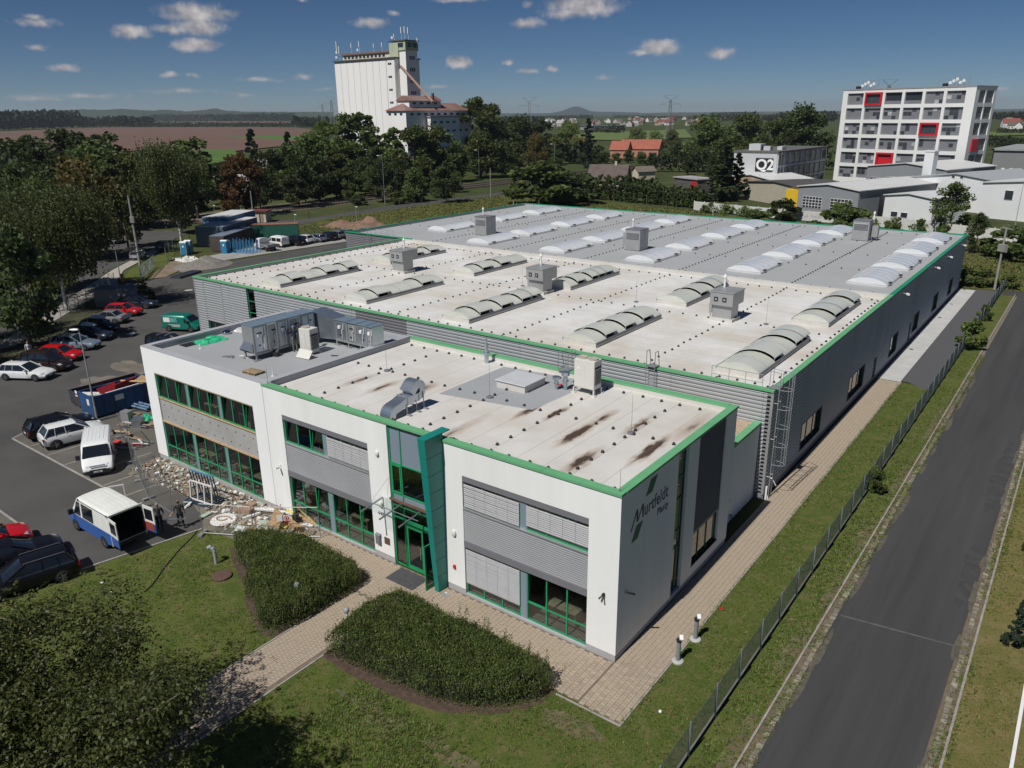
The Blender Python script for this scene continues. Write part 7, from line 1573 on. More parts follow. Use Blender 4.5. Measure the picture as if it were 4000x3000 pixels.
for (k, m_, x, top, D, w_, lab) in (
 ('r2', 'dark', 60, 660, 165, 1.2, 'dark broad tree at the left edge beyond the street'), ('r1', 'dark', 160, 590, 185, 1.2, 'tall dark tree behind the orange tree, left'), ('w1', 'olive', 120, 720, 122, 1.0, 'loose olive tree at the left edge in front of the white house'),
 ('r3', 'dark', 250, 520, 230, 1.3, 'dark tree against the ploughed field, far left'), ('r1', 'dark', 90, 540, 240, 1.3, 'dark tree rising over the field at the left edge'), ('t1', 'dark', 300, 525, 235, 1.3, 'slender dark tree against the ploughed field'), ('r2', 'mid', 360, 580, 200, 1.2, 'round green tree behind the large birch'), ('t1', 'dark', 395, 530, 245, 1.3, 'narrow tree before the field, right of the slender one'),
 ('r2', 'gold', 290, 645, 150, .95, 'golden brown tree above the birch crown'), ('r1', 'mid', 430, 620, 190, 1.0, 'green tree right of the golden tree'), ('w1', 'olive', 510, 610, 190, 1.1, 'olive tree left of the second birch'), ('r1', 'dark', 570, 600, 225, 1.2, 'dark tree behind the street cars'), ('r2', 'dark', 640, 590, 215, 1.1, 'dark tree behind the utility pole'),
 ('t1', 'mid', 730, 552, 200, 1.5, 'tall green tree behind the second birch'), ('r1', 'rust', 935, 605, 200, .9, 'rusty brown chestnut tree left of the street lamp'), ('t1', 'rust', 895, 640, 195, 1.0, 'second rusty brown tree beside the chestnut'), ('c1', 'fir', 976, 508, 265, 1.2, 'dark pointed fir against the ploughed field'), ('c1', 'fir', 1120, 518, 300, 1.2, 'second dark fir near the green field'),
 ('r1', 'dark', 1050, 590, 240, 1.2, 'dark tree behind the street lamp'), ('r3', 'mid', 1120, 570, 260, 1.2, 'green tree below the second fir'), ('r2', 'dark', 850, 650, 230, 1.1, 'dark tree behind the blue container'), ('r1', 'mid', 680, 700, 175, .8, 'low green tree by the street under the second birch'), ('r3', 'dark', 530, 720, 185, .9, 'dark low tree behind the grey off-roader'), ('r2', 'dark', 1000, 660, 215, .9, 'low dark tree beyond the lamp post'),
 ('r3', 'mid', 455, 700, 160, .8, 'small tree by the street, right of the large birch'), ('t1', 'dark', 25, 760, 125, 1.2, 'dark tree at the very left by the lamp'), ('r1', 'dark', 20, 900, 92, .8, 'dark low tree at the left edge over the dark estate')):
 tree_px(k, m_, x, top, D, w_, lab, G1)
G2 = 'trees around the white silo'
for (k, m_, x, top, D, w_, lab) in (
 ('r2', 'mid', 1215, 540, 255, 1.3, 'broad tree left of the silo foot'), ('r1', 'light', 1270, 480, 330, 1.4, 'pale green tree against the silo edge'), ('t1', 'light', 1347, 452, 300, 1.2, 'tall poplar in front of the silo, left'), ('t2', 'mid', 1405, 448, 300, 1.5, 'tall poplar in front of the silo, middle'), ('t1', 'mid', 1440, 500, 295, 1.3, 'poplar at the silo corner'),
 ('r1', 'dark', 1490, 560, 280, 1.1, 'dark tree below the silo corner'), ('t2', 'light', 1541, 505, 275, 1.4, 'pale poplar before the mill, left'), ('r1', 'mid', 1611, 498, 270, 1.1, 'round tree before the mill, middle'), ('r2', 'mid', 1700, 505, 280, 1.0, 'round tree before the mill, right'), ('t1', 'mid', 1655, 520, 275, 1.2, 'narrow tree between the two round ones before the mill'),
 ('r2', 'mid', 1780, 560, 285, .9, 'tree at the right corner of the mill'), ('r1', 'mid', 1876, 392, 360, 1.15, 'very tall tree right behind the mill'), ('r2', 'mid', 1876, 522, 300, 1.2, 'broad tree in front of the tall one by the mill'), ('t2', 'olive', 1300, 590, 235, 1.7, 'loose tree beside the back road'), ('t1', 'olive', 1640, 635, 245, 1.5, 'loose light tree by the railway'), ('r3', 'dark', 1420, 640, 245, 1.0, 'dark tree by the railway below the silo'),
 ('r2', 'dark', 1540, 640, 262, .9, 'dark tree by the railway, middle'), ('r1', 'dark', 1740, 600, 280, .9, 'dark tree by the railway, right of the mill trees'), ('r2', 'dark', 1960, 560, 300, 1.0, 'dark tree left of the yellow tree'), ('r3', 'dark', 1180, 640, 225, 1.0, 'dark tree by the back road, left'), ('t1', 'mid', 1230, 620, 230, 1.2, 'green tree by the back road, left'), ('b1', 'mid', 1545, 755, 215, 1.6, 'round bush before the railway, left'), ('b1', 'dark', 1400, 765, 215, 1.6, 'dark bush by the back road'), ('b1', 'mid', 1720, 735, 230, 2.0, 'low bush between road and railway'), ('b1', 'olive', 1620, 745, 222, 2.0, 'olive bush beside the railway lamp'), *[(q_[0], q_[1], 1150+i_*42, 610+(i_*37) % 70, 214+(i_*29) % 45, 1.0, ordn(i_)+' tree from the left in the lower dense belt by the back road') for i_, q_ in enumerate((('r3', 'dark'), ('t1', 'mid'), ('r1', 'dark'), ('r2', 'mid'))*4)]):
 tree_px(k, m_, x, top, D, w_, lab, G2)
G3 = 'trees beyond the railway'
for (k, m_, x, top, D, w_, lab) in (
 ('r1', 'dark', 1950, 470, 420, 1.3, 'dark tree right of the tall mill tree'), ('r2', 'dark', 2029, 463, 430, 1.3, 'dark round tree below the first pylon'), ('r1', 'dark', 2117, 475, 440, 1.2, 'second dark round tree, right of the pylon'), ('w1', 'light', 2223, 482, 430, 1.5, 'pale willow-like tree left of the village'), ('c1', 'fir', 2300, 465, 440, 1.4, 'dark narrow tree left of the village'), ('w1', 'gold', 2093, 528, 330, 1.0, 'yellowish tree left of the dark red roof'),
 ('r3', 'olive', 2010, 560, 320, 1.2, 'olive tree left of the yellow tree'), ('r2', 'mid', 2150, 620, 300, .8, 'low tree beside the right railway lamp'), ('c1', 'fir', 2300, 520, 350, 1.1, 'dark conifer between the two red roofs'), ('r1', 'dark', 2340, 570, 350, .9, 'dark tree right of the conifer'), ('r3', 'mid', 2240, 560, 390, 1.0, 'green tree behind the dark red roof'),
 ('w1', 'olive', 2487, 504, 520, 1.6, 'large olive willow before the green field'), ('w1', 'light', 2560, 515, 520, 1.5, 'second large willow before the green field'), ('w1', 'olive', 2625, 511, 500, 1.5, 'third large willow right of the green field'), ('r2', 'mid', 2600, 600, 360, .9, 'green tree right of the orange roof'), ('r1', 'dark', 2560, 630, 330, .7, 'dark low tree beside the orange roof'), ('r2', 'dark', 2650, 560, 380, 1.0, 'dark tree behind the pale hut'),
 ('r2', 'mid', 2762, 465, 380, 1.5, 'broad high tree right of the second pylon'), ('r1', 'mid', 2850, 520, 330, 1.2, 'tree left of the building marked Q2'), ('r2', 'mid', 2921, 458, 400, 1.3, 'high tree behind the building marked Q2'), ('r1', 'mid', 3029, 472, 380, 1.2, 'tree above the roof of the building marked Q2'), ('r2', 'dark', 3145, 426, 380, 1.2, 'tallest dark tree beside the white tower block'), ('r1', 'dark', 3195, 450, 380, 1.0, 'dark tree at the left edge of the white tower block'), ('r3', 'mid', 2720, 570, 330, 1.0, 'green tree below the broad high tree'), ('r1', 'dark', 2690, 610, 310, .8, 'dark tree over the pale hut'), ('r2', 'dark', 2790, 600, 290, .8, 'dark tree left of the pine'), ('r3', 'dark', 2990, 530, 350, 1.0, 'dark tree just behind the Q2 roof'), ('r1', 'dark', 3090, 520, 370, 1.0, 'dark tree right of the Q2 rooftop boxes'),
 *[('r2', 'mid' if i_ % 2 else 'dark', 2180+i_*46, 590+(i_*5) % 15, 368+(i_*13) % 20, 1.3, ordn(i_)+' low tree from the left before the red and orange roofs') for i_ in range(10)],
 ('c1', 'fir', 2845, 570, 222, 1.8, 'wide dark pine before the building marked Q2'), ('c1', 'fir', 2890, 600, 226, 1.5, 'second dark pine touching the Q2 sign'), ('c1', 'dark', 2815, 610, 218, 1.8, 'dark bushy conifer left of the pines')):
 tree_px(k, m_, x, top, D, w_, lab, G3)
G4 = 'bushes behind the hall'
for (k, m_, x, top, D, w_, lab) in (
 ('r3', 'mid', 3738, 722, 172, 1.15, 'loose green tree before the white sheds on the right'), ('r3', 'dark', 3835, 838, 150, .8, 'dark bush by the white wall on the right'), ('b1', 'mid', 2105, 660, 205, 1.8, 'round tree at the road fork behind the hall'), ('t1', 'mid', 2108, 655, 206, .9, 'round headed tree at the road fork'), ('b1', 'dark', 2220, 690, 210, 2.0, 'dark bush left of the clipped hedge'), ('b1', 'mid', 3965, 905, 146, 1.5, 'bush at the right edge by the utility pole'), ('b1', 'dark', 3775, 1058, 121, 1.5, 'shrub behind the far right corner of the hall'), ('b1', 'mid', 3845, 1062, 121, 1.5, 'second shrub behind the hall corner near the pole'), ('b1', 'olive', 3945, 1082, 121, 1.3, 'low shrub at the end of the access road'), ('b1', 'mid', 3310, 820, 150, 1.4, 'low bush before the grey shed'), ('b1', 'mid', 2960, 830, 165, 1.8, 'bush before the white wall, left'), ('b1', 'dark', 3060, 790, 180, 1.6, 'bush beside the yellow wall')):
 tree_px(k, m_, x, top, D, w_, lab, G4)
for (x, y, h, w_, m_, lab) in ((5.25, 61.8, 2.6, .8, 'light', 'leafy bush growing through the roadside fence far along'), (5.2, 23.5, 1.5, .7, 'mid', 'small bush on the roadside fence half way along'), (4.9, 75, 1.6, .8, 'mid', 'low bush on the fence near the road end'), (13.8, 11.4, 2.4, .7, 'fir', 'dark little conifer at the right edge beside the road'), (13.9, 20.8, 2.6, .8, 'fir', 'second dark conifer at the right edge beside the road'), (-84, 26, 1.1, .9, 'olive', 'low hedge bush behind the booth'), (-89, 27.5, 1.2, 1.1, 'mid', 'low hedge bush by the yard entrance'), (-92.5, 29.2, 1.1, 1.1, 'mid', 'second low hedge bush by the yard entrance'), (-57.5, -6, 1.6, .8, 'mid', 'bush at the left edge beside the white estate')):
 tree('b1' if m_ != 'fir' else 'c1', m_, (x, y, 0), h, w_*(1 if m_ != 'fir' else 1.3), lab, 'shrub', 'small bushes')
# ivy mounds along the white wall
for k, (x, y, w_) in enumerate(((-61, 152, 4), (-57, 151, 4), (-52, 150.5, 4), (-30, 146.8, 4), (-25, 146.5, 5), (-19, 146.0, 4), (-14.5, 145, 3.5), (-10, 144, 3.5))):
 mb = crown(300+k, 1.9, w_*.55, .1, 12, 1300, .24, 'round'); o = mb.build('ivy_mound', lg['light'], None, loc=(x, y, 0)); tag(o, 'mound of ivy against the white concrete wall, number '+('one', 'two', 'three', 'four', 'five', 'six', 'seven', 'eight')[k]+' counted from the left', 'ivy', 'ivy mounds along the white wall')
# clipped conifer hedge behind the hall
for k in range(22):
 f = k/21; a = Vector((-110, 167, 0)); b = Vector((-80, 161.5, 0)); c = a.lerp(b, f) if f < 1 else b
 tree('col', 'hedge2', (c.x, c.y+R.uniform(-.4, .4), 0), R.uniform(5.6, 6.6), 1.0, ordn(k)+' conifer from the left in the dense hedge beyond the meadow', 'hedge plant', 'conifer hedge beyond the meadow', 'conifer')
for k in range(14):
 c = Vector((-80, 161.5, 0)).lerp(Vector((-66, 158.5, 0)), k/13); tree('col', 'hedge2', (c.x, c.y+R.uniform(-.4, .4), 0), R.uniform(4.2, 5.4), 1.0, ordn(22+k)+' conifer from the left in the dense hedge beyond the meadow', 'hedge plant', 'conifer hedge beyond the meadow', 'conifer')
# the two near birches
def birch(label, loc, h, rw, seed, nl, s):
 q = random.Random(seed); t = thing('birch_tree', label, 'tree', loc, 0, 'birches by the street'); tb = MB(); tips = []
 tb.tube((0, 0, 0), (0, 0, h*.2), .22, .18, 9, False); base = Vector((0, 0, h*.2))
 for i in range(9):
  a = q.uniform(0, 6.28); e = base+Vector((math.cos(a)*rw*.2, math.sin(a)*rw*.2, h*.25)); f = base+Vector((math.cos(a)*rw*q.uniform(.25, .6), math.sin(a)*rw*q.uniform(.25, .6), h*q.uniform(.45, .72)))
  tb.tube(base, e, .15, .11, 6, False).tube(e, f, .11, .03, 6, False); tips += [e, f, e.lerp(f, .5)]
  for k in range(3):
   b = e.lerp(f, q.uniform(.2, .9)); a2 = a+q.uniform(-1.2, 1.2); g_ = b+Vector((math.cos(a2)*rw*.4, math.sin(a2)*rw*.4, h*.08)); tb.tube(b, g_, .05, .015, 5, False); tips.append(g_)
 tb.build('trunk', birchb, t)
 mb = MB(); R.seed(seed)
 for i in range(nl):
  c = tips[q.randrange(len(tips))]+Vector((q.gauss(0, rw*.2), q.gauss(0, rw*.2), q.gauss(.3, h*.05)))
  L_ = q.uniform(.5, 4.0)
  for k in range(5): leafquad(mb, c-Vector((q.gauss(0, .06), q.gauss(0, .06), min(L_*k/5, c.z-.6))), s*q.uniform(.6, 1.2), Vector((q.gauss(0, .5), q.gauss(0, .5), -1)), .55)
 mb.build('crown', leafmat('birch_leaf', (0.085, 0.105, 0.034), .45, .35, 0), t); return t
birch('large birch with white limbs and drooping foliage by the pavement', (-88.0, 17.0, 0), 15.5, 6.8, 41, 7500, .23)
birch('second birch with pale stems behind the sliding gate', (-120.5, 52.3, 0), 18.5, 5.2, 42, 5600, .28)
birch('tree at the left edge shading the parked cars', (-81.5, 4.2, 0), 11, 3.4, 45, 2600, .22)
birch('second tree at the left edge shading the parked cars', (-77.0, -.5, 0), 11, 3.2, 46, 2600, .22)
birch('third tree at the left edge shading the parked cars', (-72.5, -4.2, 0), 10, 3.2, 47, 2400, .22)
birch('drooping tree at the far left beside the dark estate', (-96, 10.5, 0), 12.0, 4.6, 44, 3000, .24)
# clipped hedges before the office: leaves over a rounded volume
def hedge(label, poly, h, seed, nl, s=.085, spikes=()):
 q = random.Random(seed); t = thing('hedge', label, 'hedge', (sum(p[0] for p in poly)/len(poly), sum(p[1] for p in poly)/len(poly), 0)); o0 = t.location.copy()
 def inside(x, y):
  r = False; n = len(poly); j = n-1
  for i in range(n):
   (xi, yi), (xj, yj) = poly[i], poly[j]
   if (yi > y) != (yj > y) and x < (xj-xi)*(y-yi)/(yj-yi)+xi: r = not r
   j = i
  return r
 def edge(x, y):
  d = 9
  for (a, b), (c, e) in zip(poly, poly[1:]+poly[:1]):
   vx, vy = c-a, e-b; k = max(0, min(1, ((x-a)*vx+(y-b)*vy)/(vx*vx+vy*vy))); d = min(d, math.hypot(x-a-vx*k, y-b-vy*k))
  return d
 mb = MB(); x0, x1 = min(p[0] for p in poly), max(p[0] for p in poly); y0, y1 = min(p[1] for p in poly), max(p[1] for p in poly); R.seed(seed); k = 0
 while k < nl:
  x, y = q.uniform(x0, x1), q.uniform(y0, y1)
  if not inside(x, y): continue
  e = edge(x, y); lump = noise.noise(Vector((x*.55, y*.55, seed)))*.3+noise.noise(Vector((x*1.9, y*1.9, seed)))*.2
  top = (h+lump)*min(1, (e/.5+.35)**.5)
  if e < .4 and q.random() < .8: z = top*q.random()
  else: z = top-abs(q.gauss(0, .09))+ (q.expovariate(9) if q.random() < .25 else 0)
  mb.mi = 0 if q.random() < .5 else (1 if q.random() < .6 else 2)
  leafquad(mb, Vector((x-o0.x, y-o0.y, max(.04, z))), s*q.uniform(.6, 1.3), Vector((q.gauss(0, .5), q.gauss(0, .5), q.gauss(.9, .4))), .27); k += 1
 n0 = 0
 while n0 < 3400:
  x, y = q.uniform(x0, x1), q.uniform(y0, y1)
  if not inside(x, y): continue
  n0 += 1; e = edge(x, y); z = h*min(1, (e/.5+.35)**.5)*.85; dx, dy = q.gauss(0, .16), q.gauss(0, .16); mb.mi = q.choice((0, 2)); l = q.uniform(.15, .5)
  for k in range(9): f = k/9*l; leafquad(mb, Vector((x-o0.x+dx*f+q.gauss(0, .02), y-o0.y+dy*f+q.gauss(0, .02), z+f)), s*.7, Vector((dx+q.gauss(0, .6), dy+q.gauss(0, .6), .9)), .3)
 for (x, y, sh) in spikes:
  for k in range(34):
   z = h*.7+sh*q.random(); mb.mi = 2; leafquad(mb, Vector((x-o0.x+q.gauss(0, .05), y-o0.y+q.gauss(0, .05), z)), s*.8, None, .5)
 mb.build('foliage', [lg['hedge'], lg['hedge2'], lg['hedge3']], t)
 # solid dark core stands in for the shade between the leaves
 ib = MB(); ip = [(o0.x+(x-o0.x)*.86, o0.y+(y-o0.y)*.84) for x, y in poly]; ib.prism([(x-o0.x, y-o0.y) for x, y in ip], .02, h*.68); ib.build('dark_core', M('hedge_core_dark', (.02, .022, .012), .95, .4, 6), t)
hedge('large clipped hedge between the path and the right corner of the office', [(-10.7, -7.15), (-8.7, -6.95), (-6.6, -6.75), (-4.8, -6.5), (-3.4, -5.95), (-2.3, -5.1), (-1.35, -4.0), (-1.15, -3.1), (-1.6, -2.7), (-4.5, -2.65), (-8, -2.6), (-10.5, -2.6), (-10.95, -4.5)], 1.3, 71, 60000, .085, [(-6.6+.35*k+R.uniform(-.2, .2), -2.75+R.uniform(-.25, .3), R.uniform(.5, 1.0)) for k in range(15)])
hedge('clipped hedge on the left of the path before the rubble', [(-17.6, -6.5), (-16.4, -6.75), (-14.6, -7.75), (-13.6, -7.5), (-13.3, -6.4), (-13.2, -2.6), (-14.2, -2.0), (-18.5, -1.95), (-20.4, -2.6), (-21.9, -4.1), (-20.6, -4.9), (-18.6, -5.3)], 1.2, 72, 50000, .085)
# walnut tree in the lower left corner
def walnut():
 t = thing('walnut_tree', 'large walnut tree with hanging leaves in the lower left corner', 'tree', (-10.7, -17.4, 0)); tb = MB(); q = random.Random(5); tips = []
 tb.tube((0, 0, 0), (0, 0, 2.2), .24, .2, 9, False); b = Vector((0, 0, 2.2))
 for i in range(11):
  a = i*.571+q.uniform(-.2, .2); r_ = q.uniform(2.2, 4.2); m_ = b+Vector((math.cos(a)*r_*.5, math.sin(a)*r_*.45, q.uniform(.8, 1.6))); e = b+Vector((math.cos(a)*r_*1.15, math.sin(a)*r_*.95, q.uniform(1.6, 4.2)))
  tb.tube(b, m_, .12, .08, 6, False).tube(m_, e, .08, .025, 6, False); tips += [m_.lerp(e, .4), m_.lerp(e, .75), e]
  for k in range(5):
   c = m_.lerp(e, q.random()); g_ = c+Vector((q.gauss(0, 1.1), q.gauss(0, .9), q.gauss(.4, .5))); tb.tube(c, g_, .03, .01, 5, False); tips += [g_, c.lerp(g_, .6)]
 tb.build('trunk', M('walnut_bark', (.2, .165, .12), .9, .3, 5), t)
 mb = MB(); R.seed(9)
 for i in range(9000):
  c = tips[q.randrange(len(tips))]+Vector((q.gauss(0, .55), q.gauss(0, .5), q.gauss(.1, .42))); a = q.uniform(0, 6.28)
  d = Vector((math.cos(a), math.sin(a), q.uniform(-.9, .1))).normalized(); sd_ = Vector((-d.y, d.x, 0)).normalized(); mb.mi = 0 if q.random() < .6 else 1
  for k in range(3):
   pc = c+d*.13*k-Vector((0, 0, .015*k*k))
   for s_ in (-1, 1): leafquad(mb, pc+sd_*s_*.05, .125*q.uniform(.7, 1.25), (sd_*s_+d*.6+Vector((0, 0, -.35))), .32)
  leafquad(mb, c+d*.42-Vector((0, 0, .1)), .14, d+Vector((0, 0, -.5)), .34)
 mb.build('crown', [lg['walnut'], lg['walnut2']], t)
walnut()
# tufts of grass and weeds: geometry over the near lawns
def tufts(name, label, areas, n, hgt, mats, seed, blades=4):
 q = random.Random(seed); mb = MB(); tot = [abs((a[1]-a[0])*(a[3]-a[2])) for a in areas]
 for i in range(n):
  a = q.choices(areas, tot)[0]; x, y = q.uniform(a[0], a[1]), q.uniform(a[2], a[3])
  if len(a) > 4 and not a[4](x, y): continue
  den = noise.noise(Vector((x*.35, y*.35, seed)));
  if den < q.uniform(-.5, .5): continue
  mb.mi = q.randrange(len(mats))
  for k in range(blades):
   an = q.uniform(0, 6.28); l = hgt*q.uniform(.5, 1.4); w = hgt*.22; dx, dy = math.cos(an), math.sin(an); o = len(mb.v)
   bx, by = x+q.gauss(0, .03), y+q.gauss(0, .03)
   mb.v += [(bx-dy*w, by+dx*w, .0), (bx+dy*w, by-dx*w, .0), (bx+dx*l*.7, by+dy*l*.7, l*.75)]; mb.f.append((o, o+1, o+2)); mb.m.append(mb.mi)
 return tag(mb.build(name, mats), label, 'grass', None, 'stuff')
lw = [(-10.6, 4.6, -14, -3.2, lambda x, y: not (-11 < x < 2.0 and y > -3.1) and not (x < -.9 and y > -7.4+max(0, (x+4.5))*1.2)), (2.1, 4.6, -8, 46), (4.95, 6.25, -8, 60), (-26, -13.6, -16, -2.5, lambda x, y: x > -24.7+(-4.1-y)*-.22 and not (x > -22.3 and y > -7.6+(x+22)*-.0 and y > -7.2-.0*x and x > -20))]
tufts('grass_tufts', 'short uneven grass blades over the near lawns', lw, 52000, .085, [lg['grassb'], lg['grassb'], lg['weed'], lg['dryb']], 91)
tufts('weeds', 'bright broad-leaved weeds in the lawn before the hedge', [(-8, 3.5, -14, -7.3), (-8, 1, -10, -7.6), (5.0, 6.2, -6, 30)], 9000, .12, [lg['weed'], lg['weed'], lg['hedge3']], 92, 6)
tufts('edge_grass', 'grass and weeds creeping over the setts beside the road', [(6.25, 6.95, -8, 60), (12.0, 12.7, -2, 50), (1.9, 2.2, -3, 46)], 16000, .1, [lg['grassb'], lg['dryb'], lg['weed']], 95)
tufts('verge_grass', 'dry grass on the verge right of the road', [(12.7, 22, -2, 60)], 16000, .1, [lg['dryb'], lg['grassb'], lg['dryb']], 93)
tufts('meadow_grass', 'tall meadow grass behind the hall', [(-100, 10, 94, 136), (-130, -60, 93, 155), (-125, -103, 78, 95)], 26000, .45, [lg['grassb'], lg['dryb'], lg['hedge3']], 94)
R.seed(1234)
# ================================================================== buildings in the background
silow = M('silo_white', (.8, .785, .76), .85, .04, .08, col2=(.74, .72, .69), mixs=.5, stretch=(1, 1, .15)); roofred = M('rusty_red_roof', (.2, .075, .06), .85, .25, .2, col2=(.3, .24, .22), mixs=.5); roofgrey = M('grey_eternit', (.33, .32, .31), .85, .2, .2); winb = M('dark_window', (.03, .035, .045), .25, .2, 1, spec=.6)
palegreen = M('pale_green_render', (.42, .46, .33), .85, .1, .2); dkroof = M('dark_roof_edge', (.1, .085, .08), .85, .1)
sx0, sx1, sy0, sy1 = -272.4, -234.9, 225.0, 239.6
t = thing('grain_silo', 'huge white grain silo with a stair tower and antennas on its roof', 'silo', (-255, 232, 0)); o0 = Vector((-255, 232, 0))
def LB(mb, x0, x1, y0, y1, z0, z1): return mb.box(x0-o0.x, x1-o0.x, y0-o0.y, y1-o0.y, z0, z1)
LB(MB(), sx0, sx1, sy0, sy1, 0, 45).build('wall', silow, t)
for k in range(8):      # shallow bays between pilaster joints
 x = sx0+.15+k*(sx1-5.2-sx0)/8; LB(MB(), x, x+(sx1-5.2-sx0)/8-.14, sy0-.3, sy0, 0, 44.6).build('bay_panel', silow, t)
LB(MB(), sx1-4.6, sx1-.1, sy0-.35, sy0, 0, 44.8).build('corner_bay', silow, t)
LB(MB(), sx0-.5, sx1+.5, sy0-.9, sy1+.5, 45.0, 45.5).build('roof_edge', dkroof, t)
for k in range(7):
 w = LB(MB(), sx1-3.9, sx1-1.9, sy0-.45, sy0-.34, 38.4-k*5.1+4.2, 38.4-k*5.1+4.95).build('window', winb, t); LB(MB(), sx1-2.95, sx1-2.85, sy0-.5, sy0-.45, 38.4-k*5.1+4.2, 38.4-k*5.1+4.95).build('mullion', silow, w)
g_ = LB(MB(), sx0+3.2, sx1-5, sy0+2, sy1-3, 45.5, 47.6); g_.build('gallery', M('gallery_cream', (.6, .56, .45), .85, .1, .3), t)
LB(MB(), sx0+2.8, sx1-4.6, sy0+1.4, sy1-2.6, 47.6, 48.3).build('gallery_roof', M('gallery_rust', (.2, .12, .1), .85, .15), t)
for k in range(11): LB(MB(), sx0+4.3+k*2.4, sx0+5.7+k*2.4, sy0+1.9, sy0+2.0, 46.1, 47.2).build('gallery_window', winb, t)
LB(MB(), sx1-4.6, sx1+.6, sy0+1.5, sy0+6, 45.5, 51.0).build('tower_annex', palegreen, t)
LB(MB(), sx1, sx1+4.2, sy0+2.2, sy0+9.2, 0, 48.0).build('stair_tower', silow, t)
LB(MB(), sx1-.4, sx1+4.6, sy0+1.8, sy0+9.6, 48.0, 51.6).build('tower_head', palegreen, t)
LB(MB(), sx1-4.9, sx1+4.9, sy0+1.4, sy0+9.9, 51.6, 52.0).build('tower_roof', dkroof, t)
for k in range(8):
 for j in range(3): y = sy0+4.4+j*1.15; LB(MB(), sx1+4.2, sx1+4.28, y, y+.75, 44.5-k*4.6, 45.9-k*4.6).build('tower_window', winb, t)
LB(MB(), sx1+4.6, sx1+4.68, sy0+3.2, sy0+5.4, 49.2, 51.0).build('head_window', winb, t); LB(MB(), sx1+4.6, sx1+4.68, sy0+6.2, sy0+8.6, 49.2, 51.0).build('head_window', winb, t); LB(MB(), sx1+.6, sx1+3.4, sy0+1.72, sy0+1.8, 49.2, 50.9).build('head_window', winb, t)
antw = M('antenna_white', (.7, .7, .7), .5, .05)
for (x, y, z, h) in ((sx1+1.6, sy0+3, 52, 5.0), (sx1+2.6, sy0+4, 52, 5.2), (sx1+3.6, sy0+5, 52, 4.8), (sx1-2.6, sy0+3, 52, 2.6), (sx0+1, sy0+1, 45.5, 8), (sx0+1.8, sy0+1.6, 45.5, 6), (sx0+9, sy0+2.4, 48.3, 4.2), (sx0+14, sy0+2.4, 48.3, 4.6), (sx0+23, sy0+2.4, 48.3, 3.2), (sx0+28, sy0+2.4, 48.3, 3.4), (sx1+4.9, sy0+9, 49, 4)):
 a = Vector((x, y, z))-o0; MB().tube(a, a+Vector((0, 0, h)), .09, .09, 6).box(a.x-.2, a.x+.2, a.y-.35, a.y-.12, a.z+h*.5, a.z+h).build('antenna', antw, t)
for (x, y, z) in ((sx0+1.3, sy0+.4, 49), (sx0+1.0, sy0+.4, 47), (sx0+13.2, sy0+2, 49.5), (sx1-3.5, sy0+2.6, 53.2)):
 d_ = MB(); d_.lathe((0, 0, 0), [(.05, 0), (.5, .15), (.55, .2)], 12); d_.v = [(x-o0.x+a, y-o0.y-c, z+b) for a, b, c in d_.v]; d_.build('dish', antw, t)
MB().tube((sx1+1.0-o0.x, sy0+2.2-o0.y, 42), (-215.5-o0.x, 226-o0.y, 27.5), .55, .55, 8).build('conveyor_tube', M('rust_tube', (.3, .2, .16), .8, .2), t)
# the mill before it
mx0, mx1, my0, my1 = -226.5, -215.6, 210.0, 250.5
t = thing('mill_building', 'white mill building with small windows and a rusty red roof before the silo', 'building', (-220, 225, 0)); o0 = Vector((-220, 225, 0))
LB(MB(), mx0, mx1, my0, my1, 0, 24.2).build('wall', silow, t)
LB(MB(), mx1, mx1+2.6, my0+11.5, my0+29.5, 0, 21.6).build('projecting_bay', silow, t); LB(MB(), mx1-.02, mx1+3.0, my0+11.1, my0+29.9, 21.6, 22.0).build('bay_roof', roofgrey, t)
def hip(x0, x1, y0, y1, z0, z1, mat, parent, ins, ov=.7):
 x0 -= ov; x1 += ov; y0 -= ov; y1 += ov; xm = (x0+x1)/2
 return MB().add([(x0-o0.x, y0-o0.y, z0), (x1-o0.x, y0-o0.y, z0), (x1-o0.x, y1-o0.y, z0), (x0-o0.x, y1-o0.y, z0), (xm-o0.x, y0+ins-o0.y, z1), (xm-o0.x, y1-ins-o0.y, z1)], [(0, 1, 4), (1, 2, 5, 4), (2, 3, 5), (3, 0, 4, 5), (3, 2, 1, 0)]).build('roof', mat, parent)
hip(mx0, mx1, my0, my1, 24.2, 27.2, roofred, t, 5)
LB(MB(), mx0+2.5, mx1-1.8, my0+4, my0+23, 25.2, 28.0).build('attic', silow, t)
MB().add([(mx0+1.9-o0.x, my0+3.4-o0.y, 28.0), (mx1-1.2-o0.x, my0+3.4-o0.y, 28.0), ((mx0+mx1)/2+.3-o0.x, my0+3.4-o0.y, 30.0), (mx0+1.9-o0.x, my0+23.6-o0.y, 28.0), (mx1-1.2-o0.x, my0+23.6-o0.y, 28.0), ((mx0+mx1)/2+.3-o0.x, my0+23.6-o0.y, 30.0)], [(0, 1, 2), (5, 4, 3), (1, 4, 5, 2), (0, 2, 5, 3), (0, 3, 4, 1)]).build('attic_roof', roofred, t)
wins = [(mx1, my0+2.5+k*4.0, 22.4) for k in range(10)]+[(mx1+2.6, my0+13+k*4.0, z) for z in (19.2, 15.8, 12.4, 9, 5.6) for k in range(4)]+[(mx1, my0+32+k*4, z) for z in (15.8, 9.0) for k in range(2)]
for (x, y, z) in wins: LB(MB(), x, x+.08, y, y+1.9, z, z+.85).build('window', winb, t)
for k in range(4): LB(MB(), mx1-1.8, mx1-1.72, my0+6+k*4.2, my0+8+k*4.2, 26.6, 27.4).build('attic_window', winb, t)
for k in range(3): LB(MB(), mx0+1.2+k*3.2, mx0+2.6+k*3.2, my0-.08, my0, 22.5, 23.3).build('window', winb, t)
